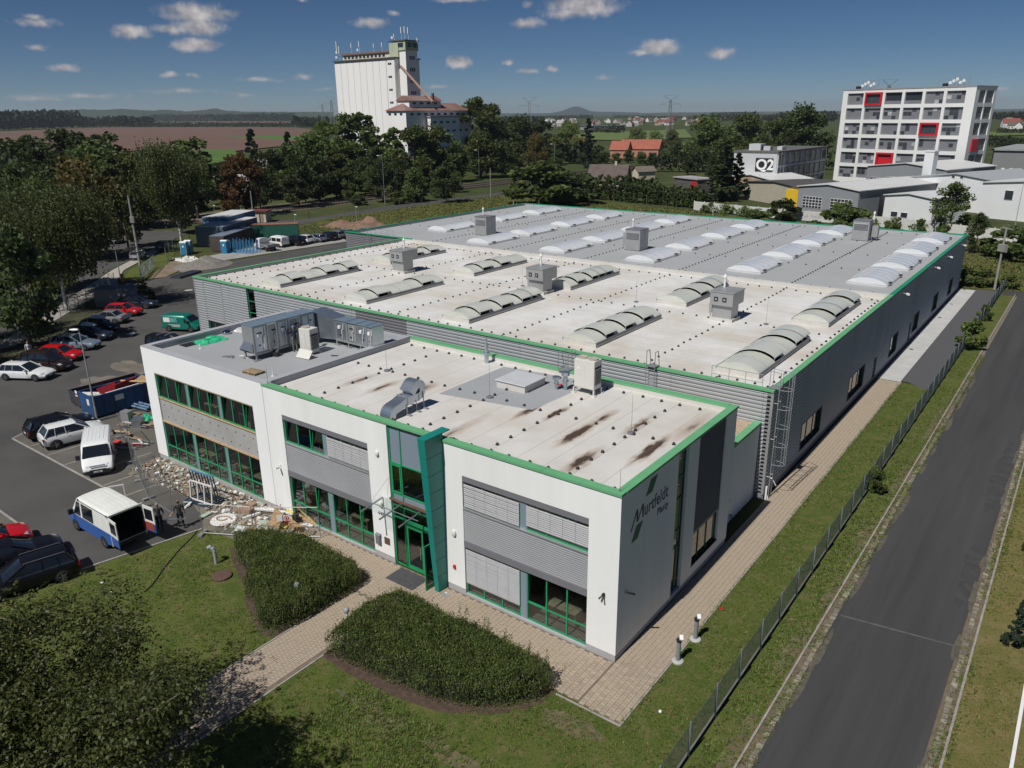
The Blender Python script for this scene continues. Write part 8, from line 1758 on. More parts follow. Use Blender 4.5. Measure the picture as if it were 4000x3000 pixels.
LB(MB(), mx1-2.4, mx1-1.6, my0+18, my0+18.8, 28.5, 31).build('chimney', dkroof, t)
# ------------------------------------------------------------------ white tower block with red window boxes
Q1a = Vector((-20.9, 235.0, 0)); Q1b = Vector((-58.7, 244.6, 0)); qd = (Q1a-Q1b); QL = qd.length; qa = math.atan2(qd.y, qd.x)
t = thing('tower_block', 'white six-row office block with grey infill panels and red window boxes', 'building', Q1b, qa)
qw = M('tower_white', (.7, .7, .68), .8, .03, .1); qg = M('tower_grey_panel', (.17, .175, .19), .6, .1, .3); qwd = M('tower_window', (.045, .05, .06), .2, .3, .4, spec=.7); qwl = M('tower_blind', (.4, .4, .4), .6, .2, .5); qred = M('tower_red', (.5, .015, .025), .5, .05)
QH, QD = 28.4, 14.0; rows = 6; colsn = 6; rh = 4.35; zb0 = 1.9
cwid = (QL-1.2-2.2)/colsn
MB().box(0.3, QL-.3, .9, QD-.3, 0, QH-.3).build('core', qg, t)
fr_ = MB()
for c in range(colsn+1):
 x = 1.2+c*cwid; w = .42
 if c == 0: fr_.box(0, 1.2+w, 0, .9, 0, QH)
 elif c == colsn: fr_.box(x-w, QL, 0, .9, 0, QH)
 else: fr_.box(x-w, x+w, 0, .9, 0, QH)
for r_ in range(rows+1):
 z = zb0+r_*rh
 for c in range(colsn):
  xa = 1.2+c*cwid+.42; xb = 1.2+(c+1)*cwid-.42; fr_.box(xa, xb, .03, .9, z-.5 if r_ else 0, z+.5 if r_ < rows else QH)
fr_.build('front_frame', qw, t)
sf = MB()
for y, w in ((0.9, 1.6), (QD*.5-.3, .6), (QD-1.5, 1.5)): sf.box(QL-.6, QL-.02, y, y+w, 0, QH)
for r_ in range(rows+1): z = zb0+r_*rh; sf.box(QL-.6, QL-.05, 2.5, QD-1.5, z-.5, z+.5 if r_ < rows else QH)
sf.build('side_frame', qw, t); MB().box(-.1, QL+.1, -.1, QD+.1, QH, QH+.35).build('roof_edge', M('roof_edge_grey', (.25, .25, .26), .7, .05), t)
redcells = {(5, 1): 1, (3, 4): 1, (1, 2): 2}
q = random.Random(77)
for r_ in range(rows):
 z0 = zb0+r_*rh+.5; z1 = z0+rh-1.0
 for c in range(colsn):
  x0 = 1.2+c*cwid+.42; x1 = x0+cwid-.84
  if (r_, c) in redcells:
   o = MB().box(x0-.1, x1+.1, -.55, .9, z0-.15, z0+.35).box(x0-.1, x1+.1, -.55, .9, z1-.35, z1+.15).box(x0-.1, x0+.4, -.55, .9, z0+.35, z1-.35).box(x1-.4, x1+.1, -.55, .9, z0+.35, z1-.35).build('red_box', qred, t)
   MB().box(x0+.4, x1-.4, .1, .2, z0+.35, z1-.35).build('pane', qwd if redcells[(r_, c)] == 1 else qred, o)
   continue
  if r_ == 5 and c in (2, 3):
   MB().box(x0, x1, .7, .89, z0, z1).build('loggia', winb, t); MB().box(x0, x1, .3, .36, z0, z0+1.0).build('loggia_rail', qg, t); continue
  o = MB().box(x0, x1, .55, .89, z0, z1).build('infill_panel', qg, t)
  n = 4; cwd = (x1-x0)/n; ch = (z1-z0)/3
  for i in range(n):
   for j in range(3):
    u = q.random()
    if (j == 1 and u < .42) or (j != 1 and u < .22):
     MB().box(x0+i*cwd+.05, x0+(i+1)*cwd-.05, .49, .55, z0+j*ch+.05, z0+(j+1)*ch-.05).build('window', qwd if q.random() < .85 else qwl, o)
 for k in range(2):
  y0 = 2.6+k*(QD*.5-2.4); y1 = y0+QD*.5-4.2+1.4
  if r_ == 2 and k == 0: MB().box(QL-.3, QL+.35, y0, y1, z0, z1).build('red_box', qred, t)
  else:
   MB().box(QL-.35, QL-.28, y0+.3, y0+1.3, z0+.3, z1-.2).box(QL-.35, QL-.28, y0+1.7, y0+2.7, z0+.8, z1-.6).build('window', qwd, t)
MB().box(QL-.4, QL-.36, 2.4, QD-1.4, 1, QH-.6).build('side_infill', qg, t)
for (x, w) in ((5, 4), (QL-8, 4)):
 MB().box(x-2.2, x-1.0, 2, 3, QH+.35, QH+1.2).build('roof_box', blk, t); mb = MB()
 for k in range(6): mb.tube((x+k*.9, 2+.4*(k % 3), QH+.35), (x+k*.9, 2+.4*(k % 3), QH+2.6+.5*(k % 3)), .06)
 mb.bar((x, 2, QH+2.6), (x+5, 2, QH+2.6), .06).build('antenna_frame', galv_d, t)
 for k in range(5):
  d_ = MB(); d_.lathe((0, 0, 0), [(.05, 0), (.4, .12), (.45, .16)], 12); d_.v = [(x+k*.9+a, 1.8-c, QH+1.3+.45*(k % 3)+b) for a, b, c in d_.v]; d_.build('dish', antw, t)
# long grey hall behind the tower
t = thing('warehouse', 'long grey warehouse right behind the white tower block', 'building', (-17, 262, 0), rad(-4)); MB().box(0, 90, 0, 40, 0, 10.5).build('wall', M('warehouse_grey', (.2, .205, .21), .7, .08, .3), t); MB().box(-.5, 90.5, -.5, 40.5, 10.5, 11.0).build('roof', M('warehouse_roof', (.28, .29, .29), .7, .1), t)
for k in range(24): MB().box(3+k*2.2, 3.9+k*2.2, -.1, 0, 3.2, 5.4).build('pillar', qw, t)
# Q2 building
a_ = Vector((-63.3, 202.7, 0)); d_ = Vector((-61.4, 242.6, 0))-a_; t = thing('concrete_building', 'grey concrete building with a black and white Q2 sign', 'building', a_, math.atan2(d_.y, d_.x)-math.pi/2)
q2w = M('q2_grey', (.27, .275, .285), .75, .06, .2); q2l = M('q2_light', (.5, .51, .52), .8, .05, .2)
MB().box(-13, -.05, 0.05, 40, 0, 11.3).build('wall', q2w, t); MB().box(-13, 0, -.25, .05, 0, 11.3).build('end_wall', q2l, t); MB().box(-13.3, .3, -.4, 40.3, 11.3, 11.8).build('roof', M('q2_roof', (.12, .115, .11), .8, .1), t)
for k in range(10): MB().box(-.05, .3, k*4.4, k*4.4+.45, 0, 11.3).build('pilaster', q2l, t)
for z in (3.6, 7.4): MB().box(-.05, .22, .5, 40, z, z+.5).build('band', q2l, t)
for k in range(9):
 for z in (.6, 4.6, 8.4): MB().box(-.05, .06, k*4.4+.9, k*4.4+4.0, z, z+2.3).build('window', winb if (k+int(z)) % 3 else q2w, t)
o = MB().box(-6.2, -1.0, -.4, -.26, 6.2, 9.9).build('sign_board', blk, t); text('sign_letters', 'Q2', 4.0, TXF(-6.0, -.42, 6.75), whm, o, ext=.02, bold=.12)
MB().box(-10, -6.5, 3, 7, 11.8, 13.6).box(-6, -4, 4, 6, 11.8, 13.0).box(-3.5, -2, 8, 11, 11.8, 12.8).each('rooftop_unit', q2l, t)
mb = MB().tube((.35, 2, 0), (.35, 2, 11.5), .05).tube((.35, 2.6, 0), (.35, 2.6, 11.5), .05)
mb.build('ladder', galv_d, t)
# sheds before the tower
shw = M('white_sheet_shed', (.68, .69, .69), .6, .04, .2); shg = M('grey_sheet_shed', (.25, .26, .275), .6, .05, .2); shr = M('pale_shed_roof', (.58, .58, .57), .5, .05, .2); shr_g = M('grey_shed_roof', (.36, .37, .38), .5, .05)
def shed(label, c, rz, w, d, h, rise, wm, rm, name='shed', wins=(), doors=(), mono=False):
 """gabled shed: ridge along local y, gable faces -y"""
 t = thing(name, label, 'shed', (c[0], c[1], 0), rz, 'sheds by the tower block'); hw = w/2
 rise *= .55
 top = [(-hw, h), (0, h+rise), (hw, h)] if not mono else [(-hw, h+rise), (hw, h)]
 pr = [(-hw, 0), (hw, 0)]+[(x, z) for x, z in reversed(top)]
 n = len(pr); mb = MB(); mb.add([(x, 0, z) for x, z in pr]+[(x, d, z) for x, z in pr], [tuple(range(n)), tuple(range(2*n-1, n-1, -1))]+[(i, n+i, n+(i+1) % n, (i+1) % n) for i in range(n)]); mb.build('wall', wm, t)
 ov = .35
 for (xa, za), (xb, zb) in zip(top, top[1:]):
  sl = (zb-za)/(xb-xa); xa2 = xa-ov if xa == -hw else xa; xb2 = xb+ov if xb == hw else xb
  za2 = za+(xa2-xa)*sl; zb2 = zb+(xb2-xb)*sl
  MB().add([(xa2, -ov, za2+.02), (xb2, -ov, zb2+.02), (xb2, d+ov, zb2+.02), (xa2, d+ov, za2+.02), (xa2, -ov, za2+.2), (xb2, -ov, zb2+.2), (xb2, d+ov, zb2+.2), (xa2, d+ov, za2+.2)], [(3,2,1,0),(4,5,6,7),(0,1,5,4),(1,2,6,5),(2,3,7,6),(3,0,4,7)]).build('roof', rm, t)
 for (x0, x1, z0, z1) in wins:
  f = MB().box(x0, x1, -.08, -.01, z0, z1).build('window', whm, t); n = max(1, round((x1-x0)/.9)) if x1-x0 > 2.4 else 1; m_ = max(1, round((z1-z0)/.7)) if n > 1 else 1
  for i in range(n):
   for j in range(m_): MB().box(x0+(x1-x0)*i/n+.06, x0+(x1-x0)*(i+1)/n-.06, -.1, -.081, z0+(z1-z0)*j/m_+.06, z0+(z1-z0)*(j+1)/m_-.06).build('pane', winb, f)
 for (y0, y1, z0, z1) in doors: MB().box(hw+.01, hw+.07, y0, y1, z0, z1).build('side_opening', winb, t)
 return t
shed('grey sheet metal shed with two long white windows behind the white wall', (-37.0, 160.5), rad(-19), 15.5, 34, 6.0, 1.6, shg, shr, wins=((-6.2, -1.2, 1.4, 4.0), (1.0, 6.3, 1.4, 4.0)), doors=((8, 14, 0, 4.5), (18, 24, 1, 3.6)))
shed('long grey shed with small white windows below the white tower block', (-30.5, 207.0), rad(-20), 22, 24, 8.0, 2.2, shg, shr, wins=((-9.8, -7, 3.0, 5.2), (-5, -2, 4.5, 5.6), (-.5, 2.5, 4.5, 5.6), (4, 7.5, 3.4, 5.4)))
shed('plain white shed beside the loose green tree', (-19.8, 158.5), rad(-22), 11, 12, 5.2, 1.2, shw, shr, wins=((-3.6, -2.0, .9, 2.0), (-1.3, .3, .9, 2.0)))
shed('large white gabled shed under the chimney tower', (-15.5, 186.0), rad(-22), 22, 26, 7.0, 2.4, shw, shr_g, wins=((-1, -.2, 7.4, 8.0), (1, 1.8, 7.4, 8.0)))
shed('white building with black windows at the right edge', (1.5, 171.5), rad(-22), 22, 22, 7.4, 1.8, shw, shr, wins=((-6.0, -4.2, 4.2, 6.2), (1.5, 3.3, 4.2, 6.2)))
shed('white low building behind at the right edge', (6.0, 205.0), rad(-20), 34, 18, 7.0, 2.4, shw, shr, wins=((-12, -8, 4, 5), (-4, 0, 4, 5)))
shed('low dark-roofed shed with pale walls beside the yellow wall', (-55.0, 178.0), rad(-36), 26, 16, 4.6, 1.6, M('cream_shed', (.42, .38, .3), .8, .1), M('dark_felt_roof', (.075, .07, .068), .9, .15))
shed('old shed with a rusty front and a white roof left of the dark roof', (-68.0, 196.0), rad(-30), 18, 14, 4.6, 1.8, M('rusty_cream', (.4, .3, .2), .85, .3, .4), shr)
t = thing('yellow_wall', 'bright yellow wall beside the grey shed', 'wall', (-48.9, 172.0, 0), rad(-25)); MB().box(-1.4, 2.4, 0, 6, 0, 4.4).build('wall', M('yellow_paint', (.7, .45, .02), .7, .05), t)
t = thing('chimney_tower', 'slim white square chimney tower in front of the tower block', 'chimney', (*pd(3640, 600, 226)[:2], 0), rad(-15)); zt_ = pd(3640, 592, 226).z; MB().box(-1.15, 1.15, -1.15, 1.15, 0, zt_).build('shaft', shw, t); MB().box(-1.3, 1.3, -1.3, 1.3, zt_, zt_+.3).build('cap', shw, t); MB().tube((.3, 0, zt_+.3), (.3, 0, zt_+1.5), .2).build('flue', galv_d, t)
t = thing('flat_roofed_hut', 'low dark flat-roofed hut with a red door beyond the hedge', 'hut', (-88, 205, 0), rad(-30)); MB().box(-8, 4, -3, 3, 0, 3.2).build('wall', M('dark_hut', (.1, .09, .085), .85, .1), t); MB().box(-8.4, 4.4, -3.4, 3.4, 3.2, 3.5).build('roof', roofgrey, t); MB().box(1.0, 3.6, -3.1, -3.0, 0, 2.8).build('door', qred, t)
# white panel wall with faded lettering
pts = [(-66.5, 155.2), (-43.5, 150.2), (-22.0, 148.0), (-4.5, 141.8), (4, 139.5)]
t = thing('concrete_wall', 'white concrete panel wall with faded blue lettering behind the meadow', 'wall', (*pts[0], 0)); o0 = Vector((*pts[0], 0)); cwm = M('whitewashed_panel', (.58, .58, .55), .85, .12, .4, col2=(.5, .49, .46))
for a, b in zip(pts, pts[1:]):
 a = Vector((*a, 0))-o0; b = Vector((*b, 0))-o0; n = max(1, round((b-a).length/3));
 for k in range(n):
  p_, q_ = a.lerp(b, k/n), a.lerp(b, (k+1)/n)
  for j in range(4): MB().bar(p_+Vector((0, 0, .28+j*.52)), q_+Vector((0, 0, .28+j*.52)), .08, .505).build('panel', cwm, t)
  MB().bar(p_, p_+Vector((0, 0, 2.3)), .18, .18).build('post', cwm, t)
def wtext(s_, f, size, z, col):
 a = Vector((-43.5, 150.2, 0)); b = Vector((-22, 148.0, 0)); a0 = Vector((-66.5, 155.2, 0))
 d = (b-a) if f >= 0 else (a-a0); base = a+d*f if f >= 0 else a0+d*(1+f); d = d.normalized(); n_ = Vector((d.y, -d.x, 0))
 T = Matrix(((d.x, 0, n_.x, base.x+n_.x*.06-o0.x), (d.y, 0, n_.y, base.y+n_.y*.06-o0.y), (0, 1, 0, z), (0, 0, 0, 1))); return text('faded_lettering', s_, size, T, col, t, ext=.01)
fb = M('faded_blue', (.25, .4, .5), .85, .3, 2); fg = M('faded_grey_letters', (.36, .38, .4), .85, .2, 2)
wtext('PŮJČOVNA NÁŘADÍ', .03, 1.1, .75, fg); wtext('EL', -.17, 2.0, .5, fb); wtext('KOVOVÝ', -.42, 1.2, .8, fb)
# low houses beyond the railway
def house(label, c, rz, w, d, h, rise, wm, rm, group='houses beyond the railway', chim=True):
 t = thing('house', label, 'house', (c[0], c[1], 0), rz, group); hw, hd = w/2, d/2
 MB().box(-hw, hw, -hd, hd, 0, h).add([(-hw, -hd, h), (-hw, hd, h), (-hw, 0, h+rise)], [(0, 1, 2)]).add([(hw, -hd, h), (hw, hd, h), (hw, 0, h+rise)], [(2, 1, 0)]).build('wall', wm, t)
 o_ = .5; MB().add([(-hw-o_, -hd-o_, h-.3), (hw+o_, -hd-o_, h-.3), (hw+o_, 0, h+rise+.12), (-hw-o_, 0, h+rise+.12), (-hw-o_, hd+o_, h-.3), (hw+o_, hd+o_, h-.3)], [(0, 1, 2, 3), (3, 2, 5, 4)]).build('roof', rm, t)
 if chim: MB().box(hw*.3, hw*.3+.7, -.4, .4, h+rise*.5, h+rise+1.1).build('chimney', wm, t)
 if w > 7:
  for k in range(int(w/3)): MB().box(-hw+1+k*3, -hw+2.2+k*3, -hd-.05, -hd, 1.0, 2.4).build('window', winb, t)
 return t
rr1 = M('dark_red_tiles', (.17, .04, .035), .8, .15, .5); rr2 = M('orange_tiles', (.3, .095, .06), .8, .15, .5); rr3 = M('brown_tiles', (.11, .085, .075), .85, .2, .6); cream = M('cream_render', (.5, .45, .34), .85, .06); pinkr = M('brick_pink', (.4, .2, .14), .85, .1); whh = M('house_white', (.66, .65, .62), .85, .05)
c = pd(2222, 600, 440); house('house with a dark red roof beyond the railway', (c.x, c.y), rad(12), 17, 11, 5.0, 5.0, pinkr, rr1)
c = pd(2505, 590, 440); house('long house with an orange tiled roof right of the red one', (c.x, c.y), rad(14), 21, 11, 4.4, 4.4, pinkr, rr2); c = pd(2425, 598, 425); house('orange-roofed wing of the long house', (c.x, c.y), rad(14), 9, 9, 4.6, 4.0, pinkr, rr2)
c = pd(2380, 668, 262); house('bungalow with a brown pyramid roof behind the clipped hedge', (c.x, c.y), rad(20), 12, 11, 2.3, 4.4, cream, rr3); c = pd(2515, 668, 290); house('small pale hut by the road beyond the hedge', (c.x, c.y), rad(60), 7, 4, 3.0, 1.4, cream, M('hut_roof', (.16, .13, .11), .9, .1), chim=False)
# left: white modern house, low brick building and tall stack
t = thing('white_house', 'white flat-roofed house behind the left trees', 'house', (-251, 80, 0), rad(55)); MB().box(-9, 6, -5, 5, 0, 7.5).build('wall', whh, t); MB().box(6, 14, -4, 4, 0, 6.2).build('grey_wing', M('grey_wing', (.2, .21, .24), .8, .05), t); MB().box(5.9, 14.3, -4.3, 4.3, 6.2, 6.6).build('wing_roof', qred, t); MB().box(3.2, 4.8, -5.08, -5, 2.2, 4.2).build('window', winb, t); MB().box(8, 10, -4.08, -4, 2.4, 4.2).build('window', winb, t); MB().box(-9.3, 6.1, -5.3, 5.3, 7.5, 7.8).build('roof', whh, t)
c = pd(840, 655, 250); t = thing('low_building', 'low building with a bright white flat roof among the trees', 'building', (c.x, c.y, 0), rad(48)); MB().box(-14, 14, -5, 5, 0, 5.0).build('wall', M('dull_wall', (.25, .22, .18), .85, .1), t); MB().box(-14.5, 14.5, -5.5, 5.5, 5.0, 6.2).build('roof', shr, t); MB().box(-5, -3.6, -1, 1, 6.2, 14.5).build('stack', M('concrete_stack', (.22, .19, .15), .9, .1), t)
c = pd(1030, 592, 330); house('small white house beside the dark fir', (c.x, c.y), rad(30), 9, 8, 5, 3, whh, roofgrey)
# ------------------------------------------------------------------ far yard on the left: containers, toilets, racks
cgrey = M('container_grey_blue', (.14, .18, .23), .7, .12, .4); cgreen = M('container_green', (.02, .12, .09), .7, .1, .4); cbrown = M('container_brown', (.07, .055, .05), .8, .2, .4)
def container(label, loc, rz, L_, w, h, wm, rm, base=0.0, name='container'):
 t = thing(name, label, 'container', loc, rz, 'site containers'); MB().box(-L_/2, L_/2, -w/2, w/2, 0.05, h).build('shell', wm, t)
 rb = MB()
 for s_ in (-1, 1):
  n = int(L_/.28)
  for k in range(n): rb.box(-L_/2+k*.28+.05, -L_/2+k*.28+.18, s_*w/2-.03 if s_ > 0 else -w/2-.035, w/2+.035 if s_ > 0 else -w/2+.03, .15, h-.12)
 o = rb.build('corrugation', wm, t); MB().box(-L_/2-.03, L_/2+.03, -w/2-.05, w/2+.05, h, h+.08).build('roof', rm, t)
 MB().box(-L_/2+.1, L_/2-.1, -w/2+.2, w/2-.2, 0, .05).build('skid', trim, t); return t
c = Np(640, 590); container('dark corrugated container behind the blue frames', (-114.3, 58.8, 0), math.atan2(10.2, -6.0), 12, 2.6, 2.7, cbrown, cgrey)
container('long grey blue site cabin with a white roof', (-121, 62.5, 0), math.atan2(10, -5.5), 14, 5.5, 3.6, cgrey, shr); container('upper white-roofed cabin with a blue edge behind', (-126, 66.5, 0), math.atan2(10, -5.5), 12, 5, 4.4, M('cabin_blue_edge', (.1, .2, .36), .6, .1), shr)
container('dark green container with a rusty roof behind the parked cars', (-117.0, 70.3, 0), math.atan2(9.5, -1.8)-.9, 9, 2.5, 2.6, cgreen, M('rusty_container_roof', (.24, .11, .07), .9, .2))
def toilet(label, x, y, rz):
 t = thing('portable_toilet', label, 'toilet', (x, y, 0), rz, 'portable toilets'); tb_ = M('toilet_blue', (.03, .2, .36), .5, .08)
 bevel(MB().box(-.55, .55, -.55, .55, 0, 2.1).build('cabin', tb_ if 'blue cabin' in label else M('toilet_teal', (.2, .36, .4), .5, .1), t), .04, 2); shade_mod(loft([(-.58, [(0, 2.1), (.5, 2.1), (.55, 2.15), (.35, 2.28), (0, 2.33)]), (.58, [(0, 2.1), (.5, 2.1), (.55, 2.15), (.35, 2.28), (0, 2.33)])]).build('roof', whm, t), 40)
 MB().box(-.42, .42, -.58, -.551, .1, 1.95).build('door', tb_, t); MB().box(-.1, .15, -.6, -.581, 1.3, 1.65).build('notice', whm, t)
toilet('portable toilet with blue cabin and white roof by the blue frames', -108.9, 53.6, rad(30)); toilet('portable toilet in the shade by the gate, left', -113.6, 48.7, rad(35)); toilet('portable toilet in the shade by the gate, right', -114.4, 50.0, rad(35))
t = thing('glass_rack', 'bright blue steel transport frames on the pale paving', 'rack', (-107.0, 56.0, 0), math.atan2(5, -2.0)+1.57); rkb = M('rack_bright_blue', (.05, .22, .42), .5, .1)
for j in range(3):
 for k in range(9): x = -2.6+k*.65; MB().bar((x, -1.2+j*1.2, 0), (x, -1.2+j*1.2, 2.1+.3*(k % 2)), .07).bar((x, -1.2+j*1.2, .08), (x+.3, -1.2+j*1.2, .08), .06).build('upright', rkb, t)
 MB().bar((-2.7, -1.2+j*1.2, .1), (2.7, -1.2+j*1.2, .1), .1).build('base_rail', rkb, t)
def mound(name, label, c, rx, ry, h, mat, seed, cat='heap'):
 mb = MB(); n = 26; vs = []; fs = []
 for j in range(n+1):
  for i in range(n+1):
   u, v = i/n*2-1, j/n*2-1; d = math.hypot(u, v); z = max(0, 1-d)**1.1*h*(1+.5*noise.noise(Vector((u*2+seed, v*2, seed))))+.12*h*noise.noise(Vector((u*7, v*7, seed)))*(d < .9)
   vs.append((c[0]+u*rx, c[1]+v*ry, -.05+max(0, z)))
 for j in range(n):
  for i in range(n): a = j*(n+1)+i; fs.append((a, a+1, a+n+2, a+n+1))
 mb.add(vs, fs); o = mb.build(name, mat, None, True); return tag(o, label, cat)
mound('gravel_heap', 'grey gravel heap on the yard behind the pale roof corner', (-101.5, 44.5), 4.2, 5.0, 1.5, M('grey_gravel', (.19, .175, .155), .95, .3, 3, .6, 8), 2.0)
mound('earth_heap', 'brown earth heap by the lamp post beyond the parked cars', (-112, 90), 6, 5, 2.4, M('brown_soil', (.19, .12, .085), .95, .3, .8, .5, 4), 6.0); mound('earth_heap', 'second lower earth heap left of the brown one', (-119, 89), 4, 4, 1.4, MATS['brown_soil'], 9.0)
c = Up(1510, 655); crumple('rubbish_heap', 'heap of white sheeting and scrap by the sliding gate', 'rubbish', c.x, c.y, .03, 2.2, 1.6, 1.0, M('white_sheeting', (.55, .54, .5), .7, .2, 1), 15.0)
t = thing('pipe_stack', 'stack of dark roof panels on the asphalt by the hall corner', 'stack', (-96.2, 38.2, .02), math.atan2(6, -2.5))
for k in range(7): MB().box(-2.6, 2.6, -.9+k*.26, -.9+k*.26+.2, 0, .3+.05*(k % 2)).build('panel', M('dark_panel', (.06, .07, .09), .5, .1), t)
for k, (x, y) in enumerate(((1530, 900), (1060, 1255))): c = Up(x, y); tag(MB().lathe((c.x, c.y, .004), [(.55, 0), (.55, .02), (.4, .025), (.05, .025)], 18).build('manhole_cover', conc), ('pale manhole cover on the asphalt left of the hall', 'pale manhole cover on the asphalt before the parked cars')[k], 'manhole')
c = Np(1040, 250); t = thing('small_kiosk', 'small pale kiosk with a flat brown roof beside the back fence', 'kiosk', (-140, 83.5, 0), rad(30)); MB().box(-2, 2, -1.5, 1.5, 0, 2.4).build('wall', cream, t); MB().box(-2.4, 2.4, -1.9, 1.9, 2.4, 2.6).build('roof', rr1, t); MB().box(.6, 1.4, -1.56, -1.5, 0, 2.0).build('door', wood_o, t)
# ------------------------------------------------------------------ pylons
pyl = M('pylon_steel', (.2, .22, .23), .6, .08)
def pylon(label, c, h, w, rz):
 t = thing('power_pylon', label, 'pylon', c, rz, 'power pylons'); mb = MB(); b = h*.035+.0; prev = None; zs = [0, .18, .34, .48, .6, .72, .82, .91]
 for k, f in enumerate(zs):
  z = h*f; r_ = h*.085*(1-f)**1.3+h*.012; ring_ = [(-r_, -r_, z), (r_, -r_, z), (r_, r_, z), (-r_, r_, z)]
  if prev:
   for i in range(4): mb.bar(prev[i], ring_[i], b*.16); mb.bar(prev[i], ring_[(i+1) % 4], b*.1); mb.bar(ring_[i], ring_[(i+1) % 4], b*.1); mb.bar(prev[(i+1) % 4], ring_[i], b*.1)
  prev = ring_
 mb.build('lattice_body', pyl, t); ar = MB()
 for f, l in ((.6, 1.0), (.82, .62)):
  z = h*f
  for s_ in (-1, 1): ar.bar((0, 0, z+h*.05), (s_*w*l, 0, z), b*.14).bar((0, 0, z), (s_*w*l, 0, z), b*.14).bar((s_*w*l*.5, 0, z), (s_*w*l*.5, 0, z+h*.025), b*.1).bar((s_*w*l, 0, z), (s_*w*l, 0, z-h*.06), b*.12)
 z = h*.91
 for s_ in (-1, 1): ar.bar((0, 0, z), (s_*w*.45, 0, h), b*.14).bar((0, 0, z-h*.03), (s_*w*.45, 0, h), b*.12)
 ar.bar((-w*.45, 0, h), (w*.45, 0, h), b*.12); ar.build('cross_arms', pyl, t); return t
for (x, yt, D, w, lab) in ((2068, 380, 640, 13, 'lattice power pylon over the trees right of the silo'), (2621, 372, 600, 12, 'lattice power pylon left of the white tower block'), (3478, 310, 620, 12, 'lattice pylon top showing above the white tower block'), (1292, 380, 1100, 12, 'distant pylon at the left edge of the silo'), (1257, 398, 1300, 12, 'more distant pylon left of the silo')):
 c = pd(x, yt, D); pylon(lab, (c.x, c.y, 0), c.z, w, rad(37))
# ------------------------------------------------------------------ far woods, village, hills
woodm = [leafmat('wood_far', (.036, .055, .022), .3, .2, 0, .7, .02), leafmat('wood_far_dark', (.02, .034, .016), .3, .2, 0, .7, .02), leafmat('wood_far_olive', (.045, .055, .022), .3, .2, 0, .7, .02)]
def woods(name, label, segs, conv, step, depth, s, seed):
 """mass of tree crowns: foot on the ground row, tops at the top row of the photograph"""
 q = random.Random(seed); mb = MB(); R.seed(seed)
 for (x0, t0, b0, x1, t1, b1) in segs:
  n = max(1, int(abs(x1-x0)/step))
  for i in range(n):
   f = (i+q.random())/n; x, tp, bt = x0+(x1-x0)*f, t0+(t1-t0)*f, b0+(b1-b0)*f
   g_ = conv(x, bt); D0 = math.hypot(g_.x-CAM.x, g_.y-CAM.y)
   top = conv(x, tp, None); zt = CAM.z+(top.z)*D0
   for k in range(depth):
    D = D0*(1+.1*k*q.random()); dr = (Vector((g_.x, g_.y, 0))-Vector((CAM.x, CAM.y, 0))).normalized(); c = Vector((CAM.x, CAM.y, 0))+dr*D; h = max(4, zt*(1+q.uniform(-.16, .06))); rr = h*q.uniform(.26, .42); mb.mi = q.randrange(3)
    for j in range(26):
     u = q.random(); z = h*(.12+.86*u); w = rr*math.sin(math.pi*min(1, .2+.75*u)); a = q.uniform(0, 6.28); leafquad(mb, c+Vector((math.cos(a)*w, math.sin(a)*w, z)), s*h*q.uniform(.7, 1.3), Vector((math.cos(a), math.sin(a), q.uniform(-.2, 1))), .75)
 return tag(mb.build(name, woodm), label, 'wood', None, 'stuff')
def slopez(x, y): d = ray(x, y); return Vector((0, 0, d.z/math.hypot(d.x, d.y)))
Kc = lambda x, y, g=0: slopez(x/1.7015, y/1.7015) if g is None else pz(x/1.7015, y/1.7015)
Tc = lambda x, y, g=0: slopez(1200+x/1.7015, y/1.7015) if g is None else pz(1200+x/1.7015, y/1.7015)
Qc = lambda x, y, g=0: slopez(2400+x/1.3825, 200+y/1.3825) if g is None else pz(2400+x/1.3825, 200+y/1.3825)
woods('far_wood', 'dark wood along the far edge of the ploughed field, left', [(-120, 740, 872, 540, 736, 852), (540, 778, 850, 1010, 770, 846)], Kc, 9, 2, .16, 401)
woods('far_wood', 'dark wood behind the field, middle', [(1000, 762, 812, 1960, 752, 808), (880, 812, 848, 1960, 815, 846)], Kc, 9, 2, .17, 402)
woods('far_wood', 'wooded ridge left of the silo', [(1560, 716, 768, 1720, 708, 766), (1720, 706, 766, 2150, 712, 770), (1960, 775, 850, 2212, 778, 850)], Kc, 8, 2, .17, 403)
woods('far_wood', 'tree belt behind the mill and below the pylons', [(1230, 775, 830, 1560, 770, 830), (1560, 770, 800, 1900, 762, 790), (1240, 812, 870, 1560, 815, 870)], Tc, 9, 2, .17, 404)
woods('far_wood', 'tree belt around the village on the right', [(0, 345, 362, 420, 352, 366), (420, 348, 378, 1190, 338, 380), (520, 330, 360, 760, 328, 355), (880, 330, 372, 1190, 322, 380), (-120, 412, 440, 40, 400, 445)], Qc, 8, 2, .17, 405)
woods('far_wood', 'dark trees beyond the warehouse at the right edge', [(2030, 330, 372, 2260, 325, 372), (2020, 462, 512, 2260, 480, 530), (2060, 420, 445, 2240, 425, 446)], Qc, 8, 2, .17, 406)
woods('near_wood', 'undergrowth between the street trees on the left', [(-30, 1090, 1290, 700, 1090, 1285), (700, 1120, 1290, 1500, 1130, 1290), (0, 980, 1180, 1000, 1000, 1180)], Kc, 16, 1, .13, 407)
woods('near_wood', 'undergrowth along the railway below the silo', [(1500, 1090, 1270, 2300, 1060, 1225), (0, 1040, 1190, 300, 1000, 1170)], lambda x, y, g=0: Kc(x, y, g), 16, 1, .13, 408)
